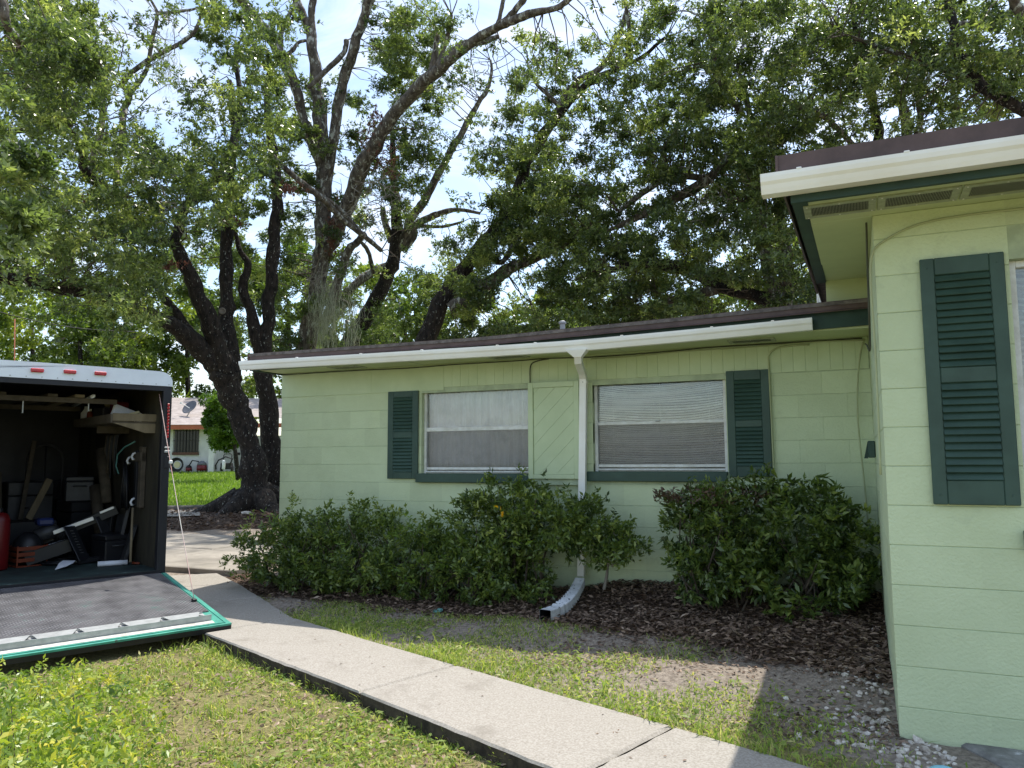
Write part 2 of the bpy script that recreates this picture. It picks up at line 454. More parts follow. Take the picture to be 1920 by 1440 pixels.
ground = link('ground', me, 'soil', smooth=True); tag(ground, kind='structure')

# ------------------------------------------------------------------ path, driveway, road
def slab(name, poly, ztop, thick, m, parent, ch=0.012, mside=None):
    """polygon plate with a chamfered rim; poly = [(x,y)], ztop list or number"""
    z = ztop if hasattr(ztop, '__len__') else [ztop] * len(poly)
    # slightly chipped, wavering edges
    pq = []; zq = []
    for i in range(len(poly)):
        p, q = Vector(poly[i]), Vector(poly[(i + 1) % len(poly)]); k = max(1, int((q - p).length / 0.09)); nn = Vector((q.y - p.y, p.x - q.x)).normalized()
        for j in range(k):
            w = rnd.uniform(-0.003, 0.003) + (rnd.uniform(0, 0.010) if rnd.random() < 0.08 else 0); w = 0 if j == 0 else w
            pq.append(tuple(p.lerp(q, j / k) + nn * w)); zq.append(z[i] + (z[(i + 1) % len(poly)] - z[i]) * j / k)
    poly, z = pq, zq
    n = len(poly)
    c = Vector((sum(p[0] for p in poly) / n, sum(p[1] for p in poly) / n))
    top = []; mid = []; bot = []
    for i, p in enumerate(poly):
        q = Vector(p); d = (c - q).normalized() * ch * 1.4
        top.append((q.x + d.x, q.y + d.y, z[i])); mid.append((q.x, q.y, z[i] - ch)); bot.append((q.x, q.y, z[i] - thick))
    mb = MB(); f = [tuple(range(n))]
    for i in range(n):
        j = (i + 1) % n; f.append((i, n + i, n + j, j)); f.append((n + i, 2 * n + i, 2 * n + j, n + j))
    mb.add(top + mid + bot, f)
    o = mb.build(name, m, parent)
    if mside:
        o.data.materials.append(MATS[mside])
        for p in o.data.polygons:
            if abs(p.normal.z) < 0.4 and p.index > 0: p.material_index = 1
    return o

path = thing('path', None, None); tag(path, kind='structure')
PR = [((0.75, 3.57), (0.45, 2.78), -1.43), ((-0.972, 4.231), (-1.235, 3.40), -1.43), ((-2.633, 4.856), (-2.886, 4.075), -1.43),
      ((-4.76, 5.69), (-5.06, 4.92), -1.43), ((-5.72, 6.30), (-6.25, 5.64), -1.405), ((-6.45, 6.75), (-7.02, 6.15), -1.375), ((-7.12, 7.10), (-7.72, 6.52), -1.345)]
for a, b in zip(PR[:-1], PR[1:]):
    g = 0.006
    def sh(p, q): d = (Vector(q) - Vector(p)).normalized() * g; return (p[0] + d.x, p[1] + d.y)
    poly = [sh(a[0], b[0]), sh(b[0], a[0]), sh(b[1], a[1]), sh(a[1], b[1])]
    slab('slab', poly, [a[2] + H + rnd.uniform(-.002, .002), b[2] + H, b[2] + H, a[2] + H], 0.14, 'concrete_walk', path, 0.012, 'concrete_edge')

drive = thing('driveway', None, None); tag(drive, kind='structure')
zD = H - 1.315
for (x0, x1) in ((-6.95, -8.9), (-8.9, -11.2), (-11.2, -13.6), (-13.6, -17)):
    for (y0, y1) in ((7.15, 8.75), (8.75, 10.45)):
        g = 0.008
        slab('slab', [(x0 - g, y0 + g), (x0 - g, y1 - g), (x1 + g, y1 - g), (x1 + g, y0 + g)], zD + rnd.uniform(-.006, .006), 0.12, 'concrete_drive', drive, 0.01)
# ------------------------------------------------------------------ the green block house
house = thing('block_house', 'pale green painted block house with dark green shutters and white gutters', 'house', (0.13, 4.49, 0.03))
YW, YF = 7.28, 4.49                      # wall fronts: main part and wing
XL, XC = -6.355, 0.13                    # left corner of the main part, corner of the wing
ZS = 1.05 + H; ZSW = 1.31 + H            # soffit heights
COURSE = 0.2032; Z0 = H - 0.0445 - 7 * COURSE     # bottom of the lowest course

# openings in x, z
W1 = (-4.385, -3.075, H - 0.150, H + 0.800)
W2 = (-2.400, -1.100, H - 0.125, H + 0.825)
W3 = (0.742, 2.05, H - 0.36, H + 1.00)

def wall_pieces(x0, x1, z0, z1, holes):
    """rectangles that tile the wall round its openings"""
    out = []; xs = sorted({x0, x1} | {h[0] for h in holes} | {h[1] for h in holes})
    for a, b in zip(xs[:-1], xs[1:]):
        cuts = [(h[2], h[3]) for h in holes if h[0] < (a + b) / 2 < h[1]]
        z = z0
        for c0, c1 in sorted(cuts): out.append((a, b, z, c0)); z = c1
        out.append((a, b, z, z1))
    return out

w = MB()
for a, b, c0, c1 in wall_pieces(XL + 0.004, XC + 0.1, H - 1.7, ZS + 0.12, [W1, W2]): w.box(a, b, YW + 0.0045, YW + 0.2, c0, c1)
w.box(XL + 0.004, XL + 0.2, YW + 0.2, 15, H - 1.7, ZS + 0.1)
wall_main = w.build('wall', 'paint_joint', house)
w = MB()
for a, b, c0, c1 in wall_pieces(XC + 0.006, 4.0, H - 1.7, ZSW + 0.1, [W3]): w.box(a, b, YF + 0.0045, YF + 0.2, c0, c1)
w.box(XC + 0.0045, XC + 0.2, YF + 0.2, 12, H - 1.7, ZSW + 0.26)
w.box(3.8, 4.0, YF + 0.2, 12, H - 1.7, ZSW + 0.2)
wall_wing = w.build('wall', 'paint_joint', house)
# near-black backings added behind the windows, room shade in their colour, blocking light leaks
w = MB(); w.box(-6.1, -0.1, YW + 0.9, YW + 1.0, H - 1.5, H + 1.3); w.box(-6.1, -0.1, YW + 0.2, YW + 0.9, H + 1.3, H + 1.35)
w.build('dark_backing', 'room_dark', house)
w = MB(); w.box(0.35, 3.8, YF + 0.9, YF + 1.0, H - 1.5, H + 1.4); w.build('dark_backing', 'room_dark', house)

# concrete blocks, each its own piece
BLK = {}
def block(L, axis, loc, parent, hz=COURSE):
    vj = axis == 'x' and parent is wall_main and loc[0] > -1.2 and rnd.random() < 0.6      # upright joints show only here and there
    key = (round(L, 3), axis, round(hz, 3), vj)
    if key not in BLK:
        mb = MB(); g = 0.0015; gv = 0.0004; l = key[0]; c = 0.0022
        if vj: mb.cbox(gv, l - gv, 0, 0.05, g, hz - g, 0.0016)
        else:
            pr = [(0.05, g), (c, g), (0, g + c), (0, hz - g - c), (c, hz - g), (0.05, hz - g)]
            if axis == 'x': mb.prism(pr, [((0, 0, 0), (0, 1, 0), (0, 0, 1)), ((l, 0, 0), (0, 1, 0), (0, 0, 1))])
            else: mb.prism(pr, [((0, 0, 0), (1, 0, 0), (0, 0, 1)), ((0, l, 0), (1, 0, 0), (0, 0, 1))])
        me = mb.mesh('block'); me.materials.append(MATS['paint_green']); BLK[key] = me
    o = bpy.data.objects.new('block', BLK[key]); COL.objects.link(o); o.location = loc
    jt = 0.0008 if parent is wall_main else 0.00025
    if axis == 'x': o.location.y += rnd.uniform(-jt, jt)
    else: o.location.x += rnd.uniform(-jt, jt)
    o.parent = parent
    return o
def course_run(x0, x1, z, off, holes, place, hz=COURSE):
    segs = [(x0, x1)]
    for h in holes:
        if h[2] < z + hz - 0.02 and h[3] > z + 0.02:
            ns = []
            for a, b in segs:
                if h[1] <= a or h[0] >= b: ns.append((a, b)); continue
                if h[0] - a > 0.03: ns.append((a, h[0]))
                if b - h[1] > 0.03: ns.append((h[1], b))
            segs = ns
    for a, b in segs:
        cuts = [a]; k = math.floor((a - x0 - off) / 0.406) + 1
        while x0 + off + k * 0.406 < b - 0.04:
            p = x0 + off + k * 0.406
            if p - cuts[-1] > 0.04: cuts.append(p)
            k += 1
        cuts.append(b)
        for c0, c1 in zip(cuts[:-1], cuts[1:]): place(c0, c1 - c0, z, hz)
for k in range(1, 11):
    z = Z0 + k * COURSE
    if z < H - 1.45: continue
    # block heights are cut where a sill or a lintel meets a course
    course_run(XL, XC, z, 0.203 * (k % 2), [(h[0], h[1], h[2] - 0.02, h[3] + 0.02) for h in (W1, W2)],
               lambda x, l, zz, hz: block(l, 'x', (x, YW, zz), wall_main, hz))
for k in range(0, 14):
    z = Z0 + k * COURSE
    hz = min(COURSE, ZSW - z)
    if hz < 0.05: continue
    course_run(XC, 4.0, z, 0.203 * (k % 2), [W3], lambda x, l, zz, h_: block(l, 'x', (x, YF, zz), wall_wing, h_), hz)
    course_run(YF + 0.05, YW, z, 0.203 * ((k + 1) % 2) - 0.05, [], lambda x, l, zz, h_: block(l, 'y', (XC, x, zz), wall_wing, h_), hz)

# frieze: wide smooth boards at the left, narrow grooved boards over the windows
fr = MB(); fr.box(XL + 0.003, XC, YW + 0.001, YW + 0.05, Z0 + 11 * COURSE - 0.03, ZS)
frieze = fr.build('frieze', 'paint_joint', house)
zb = Z0 + 11 * COURSE - 0.006
def board(x0, x1, z0, z1, y, th=0.012, g=0.0005):
    mb = MB(); mb.cbox(x0 + g, x1 - g, y - th, y + 0.02, z0, z1, 0.0014); return mb.build('board', 'paint_board', frieze)
board(XL, -5.05, zb, ZS, YW, 0.01); board(-5.05, -4.10, zb, ZS, YW, 0.01)
x = -4.10
while x < XC - 0.02:
    l = 0.103; x1 = min(x + l, XC)
    over = any(h[0] - 0.06 < (x + x1) / 2 < h[1] + 0.06 for h in (W1, W2))
    board(x, x1, zb + (0.03 if over else 0.012), ZS, YW, 0.008 + rnd.uniform(0, 0.002)); x = x1
# lintel faces above the windows
for h in (W1, W2):
    mb = MB(); mb.box(h[0], h[1], YW + 0.0, YW + 0.08, h[3] - 0.0, zb + 0.032); mb.build('lintel', 'paint_board', house)

# roof, fascia, soffits
def lerp(a, b, t): return a + (b - a) * t
def poly_x(pts, x): return float(np.interp(x, [p[0] for p in pts], [p[1] for p in pts]))
DRIP = [(-6.5, 1.226), (-6.31, 1.224), (-3.25, 1.207), (-0.9, 1.255), (-0.315, 1.272), (0.13, 1.279)]
XR = -6.36
roof = MB()
v = []; f = []
xsr = np.linspace(XR + 0.02, XC, 14)
for x in xsr:
    z = H + poly_x(DRIP, x)
    v += [(x, 6.69, z), (x, 6.69, z - 0.03), (x, 14.5, z + 0.45), (x, 14.5, z + 0.42)]
for i in range(len(xsr) - 1):
    a = i * 4; b = a + 4
    f += [(a, b, b + 2, a + 2), (a + 1, a + 3, b + 3, b + 1), (a, a + 1, b + 1, b)]
f += [(0, 2, 3, 1)]
roof.add(v, f)
roof_main = roof.build('roof', 'shingle', house)
dr = MB(); path_ = []
for x in xsr: path_.append(((x, 6.70, H + poly_x(DRIP, x)), (0, 1, 0), (0, 0, 1)))
dr.prism([(0.0, 0.006), (0.012, 0.006), (0.012, -0.075), (-0.012, -0.083), (-0.014, -0.078), (0.0, -0.066)], path_)
dr.build('drip_edge', 'drip_brown', roof_main)
dl = MB(); dl.prism([(0.0, 0.006), (0.012, 0.006), (0.012, -0.075), (0.0, -0.075)],
   [((XR, 6.69, H + 1.224), (1, 0, 0), (0, 0, 1)), ((XR, 14.5, H + 1.674), (1, 0, 0), (0, 0, 1))]); dl.build('drip_edge', 'drip_brown', roof_main)
fa = MB(); v = []; f = []
for x in xsr:
    zt = H + poly_x(DRIP, x) - 0.03; zb_ = H + np.interp(x, [-6.4, -2.3, 0.13], [1.036, 1.018, 1.07])
    v += [(x, 6.735, zb_), (x, 6.735, zt), (x, 6.76, zt), (x, 6.76, zb_)]
for i in range(len(xsr) - 1):
    for k in range(4): f.append((i*4+k, i*4+(k+1) % 4, i*4+4+(k+1) % 4, i*4+4+k))
f += [(0, 1, 2, 3), tuple(len(v) - 4 + k for k in range(4))[::-1]]
fa.add(v, f); fa.build('fascia', 'fascia_green', house)
ra = MB(); ra.box(XR - 0.004, XR + 0.02, 6.735, YW, H + 1.035, H + 1.215); ra.box(XR - 0.004, XR + 0.02, YW, 14, H + 1.1, H + 1.24); ra.build('rake_board', 'fascia_green', house)
so = MB(); so.box(XR + 0.021, XC, 6.762, YW + 0.03, ZS, ZS + 0.02); so.build('soffit', 'soffit_paint', house)
# seam battens of the soffit
for x in (-4.35, -2.05):
    mb = MB(); mb.box(x, x + 0.012, 6.77, YW, ZS - 0.003, ZS - 0.0005); mb.build('seam', 'paint_joint', house)

def soffit_vent(x0, x1, y0, y1, z, rim=0.035, screws=3):
    mb = MB()
    mb.box(x0, x1, y0, y0 + rim, z - 0.008, z - 0.001); mb.box(x0, x1, y1 - rim, y1, z - 0.008, z - 0.001)
    mb.box(x0, x0 + rim, y0 + rim, y1 - rim, z - 0.008, z - 0.001); mb.box(x1 - rim, x1, y0 + rim, y1 - rim, z - 0.008, z - 0.001)
    o = mb.build('soffit_vent', 'vent_metal', house)
    s = MB(); s.box(x0 + rim, x1 - rim, y0 + rim, y1 - rim, z - 0.0045, z - 0.003); s.build('screen', 'vent_mesh', o)
    n = int((x1 - x0 - 2 * rim) / 0.007); s = MB()
    for i in range(n):
        xx = x0 + rim + (i + 0.5) * (x1 - x0 - 2 * rim) / n; s.box(xx - 0.0008, xx + 0.0008, y0 + rim, y1 - rim, z - 0.0062, z - 0.0046)
    q = s.build('mesh_wires', 'vent_metal', o); q['kind'] = 'stuff'
    for i in range(screws):
        for yy in (y0 + rim * .5, y1 - rim * .5):
            sc = MB(); sc.lathe([(0.004, -0.003), (0.004, 0)], (x0 + rim * .5 + i * (x1 - x0 - rim) / (screws - 1), yy, z - 0.008), 8); sc.build('screw', 'frame_white', o)
for (x0, x1) in ((-5.42, -5.02), (-3.42, -3.02), (-1.02, -0.62)): soffit_vent(x0, x1, 6.93, 7.15, ZS)

# wing roof: shallow slope rising away from its eave
SL = 0.058
def wz(Y): return ZSW + (Y - 4.0) * SL
XRW = -0.251
so = MB(); so.add([(XRW + 0.07, 4.0, wz(4.0)), (4.3, 4.0, wz(4.0)), (4.3, YF + 0.05, wz(4.0)), (XC + 0.003, YF + 0.05, wz(4.0)), (XRW + 0.07, YF + 0.05, wz(4.0))], [(0, 1, 2, 3, 4)])
so.add([(XRW + 0.07, YF + 0.05, wz(4.0)), (XC + 0.003, YF + 0.05, wz(4.0)), (XC + 0.003, 6.79, wz(6.79)), (XRW + 0.07, 6.79, wz(6.79))], [(0, 1, 2, 3)])
so.add([(XRW + 0.07, 6.79, wz(6.79)), (XC + 0.003, 6.79, wz(6.79)), (XC + 0.003, 6.79, ZS + 0.1), (XRW + 0.07, 6.79, ZS + 0.1)], [(0, 1, 2, 3)])
so.build('soffit', 'soffit_paint', house)
mb = MB(); mb.box(XRW + 0.08, XC, YF - 0.004, YF + 0.004, wz(4.0) - 0.002, wz(4.0) - 0.0005); mb.build('seam', 'paint_board', house)
rk = MB()
for (a, b) in ((4.0, 6.80),):
    zt = 0.16
    rk.add([(XRW - 0.0, a, wz(a) - 0.012), (XRW + 0.075, a, wz(a) - 0.012), (XRW + 0.075, b, wz(b) - 0.012), (XRW, b, wz(b) - 0.012),
            (XRW - 0.0, a, wz(a) + zt), (XRW + 0.075, a, wz(a) + zt), (XRW + 0.075, b, wz(b) + zt), (XRW, b, wz(b) + zt)],
           [(0,3,2,1),(4,5,6,7),(0,1,5,4),(1,2,6,5),(2,3,7,6),(3,0,4,7)])
rk.build('rake_board', 'fascia_green', house)
mb = MB(); mb.add([(XRW + 0.01, 6.78, ZS + 0.15), (XRW + 0.05, 6.76, ZS + 0.15), (XRW + 0.01, 6.78, ZS + 0.32), (XRW - 0.005, 6.78, ZS + 0.15), (XRW - 0.005, 6.80, ZS + 0.32), (XRW + 0.05, 6.80, ZS + 0.15)], [(0, 1, 2), (3, 0, 2), (1, 5, 2), (3, 2, 4)])
mb.build('flashing', 'gutter_white', house, recalc=False)
fa = MB(); fa.box(XRW + 0.0005, 4.3, 3.975, 3.9995, ZSW - 0.035, ZSW + 0.15); fa.build('fascia', 'fascia_green', house)
rf = MB(); rf.add([(-0.30, 3.91, ZSW + 0.16), (4.4, 3.91, ZSW + 0.16), (4.4, 15, ZSW + 0.16 + 11.09 * SL), (-0.30, 15, ZSW + 0.16 + 11.09 * SL),
                   (-0.30, 3.91, ZSW + 0.185), (4.4, 3.91, ZSW + 0.185), (4.4, 15, ZSW + 0.185 + 11.09 * SL), (-0.30, 15, ZSW + 0.185 + 11.09 * SL)],
                  [(0,3,2,1),(4,5,6,7),(0,1,5,4),(1,2,6,5),(2,3,7,6),(3,0,4,7)])
roof_wing = rf.build('roof', 'shingle', house)
d2 = MB(); d2.prism([(0, 0.005), (0.012, 0.005), (0.012, -0.09), (-0.014, -0.098), (-0.016, -0.09), (0, -0.08)],
    [((-0.305, 3.90, ZSW + 0.187), (0, 1, 0), (0, 0, 1)), ((4.4, 3.90, ZSW + 0.187), (0, 1, 0), (0, 0, 1))]); d2.build('drip_edge', 'drip_brown', roof_wing)
d2 = MB(); d2.prism([(0, 0.004), (0.012, 0.004), (0.012, -0.09), (0, -0.09)],
    [((-0.310, 3.89, ZSW + 0.187), (1, 0, 0), (0, 0, 1)), ((-0.310, 15, ZSW + 0.187 + 11.11 * SL), (1, 0, 0), (0, 0, 1))]); d2.build('drip_edge', 'drip_brown', roof_wing)
for (x0, x1) in ((-0.215, 0.155), (0.140, 0.53), (0.515, 0.905), (0.95, 1.3)):
    soffit_vent(x0 + 0.012, x1 - 0.012, 4.155, 4.375, ZSW)
# roof vent pipe
p = at_y(1055, 612, 9.2)
mb = MB(); mb.lathe([(0.035, -0.3), (0.035, 0.03), (0.05, 0.035), (0.05, 0.06), (0.02, 0.075)], (p.x, p.y, p.z), 14); mb.build('vent_pipe', 'pipe_grey', house)

# gutters
GP = [(0.105, 0.0), (0.105, -0.095), (0.03, -0.097), (0.020, -0.075), (0.013, -0.055), (0.002, -0.040), (-0.002, -0.018), (-0.002, 0.0), (0.012, 0.0),
      (0.012, -0.006), (0.003, -0.006), (0.003, -0.018), (0.006, -0.038), (0.017, -0.053), (0.024, -0.073), (0.033, -0.092), (0.1, -0.09), (0.1, 0.0)]
GUT = [(-6.425, 1.140), (-4.73, 1.120), (-3.22, 1.104), (-2.34, 1.100), (-1.26, 1.122), (-0.296, 1.146)]
def gutter(xs_, yf, zf, label_end=True):
    mb = MB(); mb.prism(GP, [((x, yf, zf(x)), (0, 1, 0), (0, 0, 1)) for x in xs_])
    g = mb.build('gutter', 'gutter_white', house)
    for x, sgn in ((xs_[0], -1), (xs_[-1], 1)):
        e = MB(); pr = [GP[i] for i in range(8)]
        e.prism(pr, [((x + sgn * 0.0005, yf, zf(x)), (0, 1, 0), (0, 0, 1)), ((x + sgn * 0.003, yf, zf(x)), (0, 1, 0), (0, 0, 1))]); e.build('end_cap', 'gutter_white', g)
    return g
g_main = gutter(np.linspace(-6.43, -0.296, 24), 6.63, lambda x: H + poly_x(GUT, x))
for x in (-6.35, -5.6, -4.75, -4.0, -3.15, -2.75, -1.9, -1.1, -0.6):
    h = MB(); h.cbox(x - 0.012, x + 0.012, 6.626, 6.734, H + poly_x(GUT, x) - 0.002, H + poly_x(GUT, x) + 0.007, 0.002); h.build('hanger', 'gutter_white', g_main)
g_wing = gutter(np.linspace(-0.379, 4.3, 4), 3.87, lambda x: H + 1.410)
for x in (-0.2, 0.27, 1.2, 2.1):
    h = MB(); h.cbox(x - 0.012, x + 0.012, 3.866, 3.974, H + 1.408, H + 1.418, 0.002); h.build('hanger', 'gutter_white', g_wing)

# downspout with outlet, two elbows and straps
ds = MB()
prof = [(-0.034, -0.026), (0.034, -0.026), (0.034, 0.026), (-0.034, 0.026)]
XD = -2.335
pth = [((XD, 6.685, H + 0.995), (1, 0, 0), (0, 1, 0)), ((XD, 6.688, H + 0.945), (1, 0, 0), (0, 1, 0)), ((XD - 0.015, 6.73, H + 0.905), (1, 0, 0), (0, 0.7, 0.7)),
       ((XD - 0.105, 7.10, H + 0.845), (1, 0, 0), (0, 0.7, 0.7)), ((XD - 0.118, 7.165, H + 0.79), (1, 0, 0), (0, 1, 0)),
       ((XD - 0.135, 7.17, H + 0.1), (1, 0, 0), (0, 1, 0)), ((XD - 0.155, 7.17, H - 0.6), (1, 0, 0), (0, 1, 0)), ((XD - 0.17, 7.17, H - 1.13), (1, 0, 0), (0, 1, 0))]
ds.prism(prof, pth)
dspout = ds.build('downspout', 'gutter_white', house)
ol = MB(); zz = H + 1.0
ol.add([(XD - 0.11, 6.632, zz + 0.012), (XD + 0.10, 6.632, zz + 0.012), (XD + 0.10, 6.725, zz + 0.012), (XD - 0.11, 6.725, zz + 0.012),
        (XD - 0.036, 6.655, zz - 0.055), (XD + 0.036, 6.655, zz - 0.055), (XD + 0.036, 6.715, zz - 0.055), (XD - 0.036, 6.715, zz - 0.055)],
       [(0,1,2,3),(4,7,6,5),(0,4,5,1),(1,5,6,2),(2,6,7,3),(3,7,4,0)]); ol.build('outlet', 'gutter_white', dspout)
for z in (0.955, 0.76):
    b = MB(); x_ = XD - (0.0 if z > .8 else 0.115); y_ = 6.69 if z > .8 else 7.165
    b.prism([(-0.037, -0.029), (0.037, -0.029), (0.037, 0.029), (-0.037, 0.029)], [((x_, y_, H + z - 0.012), (1, 0, 0), (0, 1, 0)), ((x_, y_, H + z + 0.012), (1, 0, 0), (0, 1, 0))]); b.build('collar', 'gutter_white', dspout)
    s = MB(); s.tube([(x_, y_ - 0.029, H + z), (x_, y_ - 0.033, H + z)], 0.004, 8); s.build('screw', 'cable_dark', dspout)

# windows
def glass_mat(name, tint, refl):
    m = bpy.data.materials.new(name); m.use_nodes = True; nt = m.node_tree; N = nt.nodes; L = nt.links; N.clear()
    out = N.new('ShaderNodeOutputMaterial'); tr = N.new('ShaderNodeBsdfTransparent'); tr.inputs['Color'].default_value = (*tint, 1)
    gl = N.new('ShaderNodeBsdfGlossy'); gl.inputs['Roughness'].default_value = 0.02
    fr_ = N.new('ShaderNodeFresnel'); fr_.inputs['IOR'].default_value = 1.5
    ml = N.new('ShaderNodeMath'); ml.operation = 'MULTIPLY_ADD'; ml.inputs[1].default_value = 1.0; ml.inputs[2].default_value = refl
    L.new(fr_.outputs['Fac'], ml.inputs[0])
    mx = N.new('ShaderNodeMixShader'); L.new(ml.outputs[0], mx.inputs['Fac']); L.new(tr.outputs[0], mx.inputs[1]); L.new(gl.outputs[0], mx.inputs[2])
    # dust on the pane
    df = N.new('ShaderNodeBsdfDiffuse'); df.inputs['Color'].default_value = (0.55, 0.55, 0.54, 1)
    geo = N.new('ShaderNodeNewGeometry'); no = N.new('ShaderNodeTexNoise'); no.inputs['Scale'].default_value = 7; no.inputs['Detail'].default_value = 8
    L.new(geo.outputs['Position'], no.inputs['Vector'])
    rp = N.new('ShaderNodeValToRGB'); rp.color_ramp.elements[0].position = 0.45; rp.color_ramp.elements[1].position = 0.85
    rp.color_ramp.elements[0].color = (0.02, 0.02, 0.02, 1); rp.color_ramp.elements[1].color = (0.16, 0.16, 0.16, 1); L.new(no.outputs['Fac'], rp.inputs['Fac'])
    m2 = N.new('ShaderNodeMixShader'); L.new(rp.outputs['Color'], m2.inputs['Fac']); L.new(mx.outputs[0], m2.inputs[1]); L.new(df.outputs[0], m2.inputs[2])
    L.new(m2.outputs[0], out.inputs['Surface']); MATS[name] = m
glass_mat('pane', (0.92, 0.94, 0.94), 0.05)
def screen_mat(name, cover):
    m = bpy.data.materials.new(name); m.use_nodes = True; nt = m.node_tree; N = nt.nodes; L = nt.links; N.clear()
    out = N.new('ShaderNodeOutputMaterial'); tr = N.new('ShaderNodeBsdfTransparent'); df = N.new('ShaderNodeBsdfDiffuse'); df.inputs['Color'].default_value = (0.20, 0.20, 0.21, 1)
    mx = N.new('ShaderNodeMixShader'); mx.inputs['Fac'].default_value = cover; L.new(tr.outputs[0], mx.inputs[1]); L.new(df.outputs[0], mx.inputs[2]); L.new(mx.outputs[0], out.inputs['Surface']); MATS[name] = m
screen_mat('insect_screen', 0.38)

def bar(win, x0, x1, y0, y1, z0, z1, name='frame', m='frame_white', c=0.003):
    mb = MB(); mb.cbox(x0, x1, y0, y1, z0, z1, c); return mb.build(name, m, win)
def window(hole, y, zmid, fw=0.030, rail=0.036, meet='frame_white'):
    x0, x1, z0, z1 = hole; yf = y + 0.055
    me = bpy.data.meshes.new('window')
    mb = MB(); mb.box(x0 + 0.002, x1 - 0.002, yf + 0.035, yf + 0.045, z0 + 0.002, z0 + 0.012); win = mb.build('window', 'frame_white', house)
    bar(win, x0 + 0.001, x0 + fw, yf, yf + 0.05, z0, z1); bar(win, x1 - fw, x1 - 0.001, yf, yf + 0.05, z0, z1)
    bar(win, x0 + fw, x1 - fw, yf, yf + 0.05, z1 - fw, z1 - 0.001); bar(win, x0 + fw, x1 - fw, yf, yf + 0.05, z0 + 0.013, z0 + fw)
    bar(win, x0 + fw, x1 - fw, yf + 0.008, yf + 0.04, zmid - rail / 2, zmid + rail / 2, 'meeting_rail', meet)
    bar(win, x0 + fw, x1 - fw, yf + 0.012, yf + 0.04, z0 + fw + 0.012, z0 + fw + 0.04, 'sash_rail')
    for a, b in ((zmid + rail / 2, z1 - fw), (z0 + fw + 0.04, zmid - rail / 2)):
        g = MB(); g.box(x0 + fw, x1 - fw, yf + 0.028, yf + 0.031, a, b); g.build('pane', 'pane', win)
    s = MB(); s.add([(x0 + fw, yf + 0.016, z0 + fw + 0.04), (x1 - fw, yf + 0.016, z0 + fw + 0.04), (x1 - fw, yf + 0.016, zmid - rail / 2), (x0 + fw, yf + 0.016, zmid - rail / 2)], [(0, 1, 2, 3)])
    s.build('insect_screen', 'insect_screen', win)
    return win
win1 = window(W1, YW, H + 0.335, rail=0.044)
win2 = window(W2, YW, H + 0.352, fw=0.032, rail=0.03)
win3 = window(W3, YF, H + 0.33, fw=0.035)
def curtain(win, hole, y):
    x0, x1, z0, z1 = hole; n = 120; v = []; q = []
    for i in range(n + 1):
        x = x0 - 0.02 + (x1 - x0 + 0.04) * i / n
        d = 0.018 * math.sin(i * 0.55 + 1.5 * math.sin(i * 0.13)) + 0.01 * math.sin(i * 1.3)
        v += [(x, y + d * 0.6, z1 + 0.03), (x, y + d, (z0 + z1) / 2), (x, y + d * 1.2, z0 - 0.05)]
    for i in range(n): a = i * 3; q += [(a, a + 3, a + 4, a + 1), (a + 1, a + 4, a + 5, a + 2)]
    mb = MB(); mb.add(v, q); mb.build('curtain', 'curtain', win, smooth=True, recalc=False)
curtain(win1, W1, YW + 0.17); curtain(win3, W3, YF + 0.22)
def blind(win, hole, y):
    """venetian blind, slats sagging and fanned where the cords have slipped"""
    x0, x1, z0, z1 = hole; x0 += 0.025; x1 -= 0.025; n = 40; v = []; q = []; m = 22
    for s in range(n):
        t = s / (n - 1); z = z1 - 0.035 - t * (z1 - z0 - 0.07)
        sag = 0.045 * (1 - t) ** 0.8 + 0.012; tilt = 0.72 + 0.12 * math.sin(s * 1.7)
        k0 = len(v)
        for i in range(m + 1):
            u = i / m; x = x0 + (x1 - x0) * u
            dz = -sag * (1 - (2 * u - 1.0) ** 2) * (1 + 0.35 * math.sin(3.0 * u + s * 0.35)) + 0.012 * (u - 0.5) * (1 - t) + 0.0012 * math.sin(9 * u + s)
            w = 0.0125
            c, d = math.cos(tilt), math.sin(tilt)
            v += [(x, y - w * c, z + dz - w * d), (x, y + 0.002, z + dz + 0.002), (x, y + w * c, z + dz + w * d)]
        for i in range(m): a = k0 + i * 3; q += [(a, a + 3, a + 4, a + 1), (a + 1, a + 4, a + 5, a + 2)]
    mb = MB(); mb.add(v, q); b = mb.build('blind', 'blind_white', win, smooth=True, recalc=False); b['kind'] = 'stuff'
    hd = MB(); hd.cbox(x0, x1, y - 0.02, y + 0.02, z1 - 0.035, z1 - 0.005, 0.003); hd.build('head_rail', 'blind_white', win)
    for u in (0.12, 0.5, 0.88):
        x = x0 + (x1 - x0) * u; c = MB(); c.tube([(x, y - 0.014, z1 - 0.03), (x + 0.004, y - 0.014, z0 + 0.05)], 0.0016, 5); c.build('cord', 'blind_white', win)
blind(win2, W2, YW + 0.135); blind(win3, W3, YF + 0.15)
mb = MB(); xm = -1.76; mb.cbox(xm - 0.02, xm + 0.02, YW + 0.052, YW + 0.066, H + 0.36, H + 0.372, 0.002); mb.build('latch', 'pipe_grey', win2)

# sills
for a, b, yy in ((W1[0] - 0.045, W1[1] + 0.0, YW), (W2[0] - 0.055, W2[1] + 0.0, YW), (W3[0] - 0.02, W3[1], YF)):
    z1 = (W1[2] if yy == YW and a < -4 else W2[2] if yy == YW else W3[2])
    mb = MB(); mb.cbox(a, b, yy - 0.055, yy + 0.06, z1 - 0.092, z1 + 0.004, 0.006); mb.build('sill', 'dark_green', house)

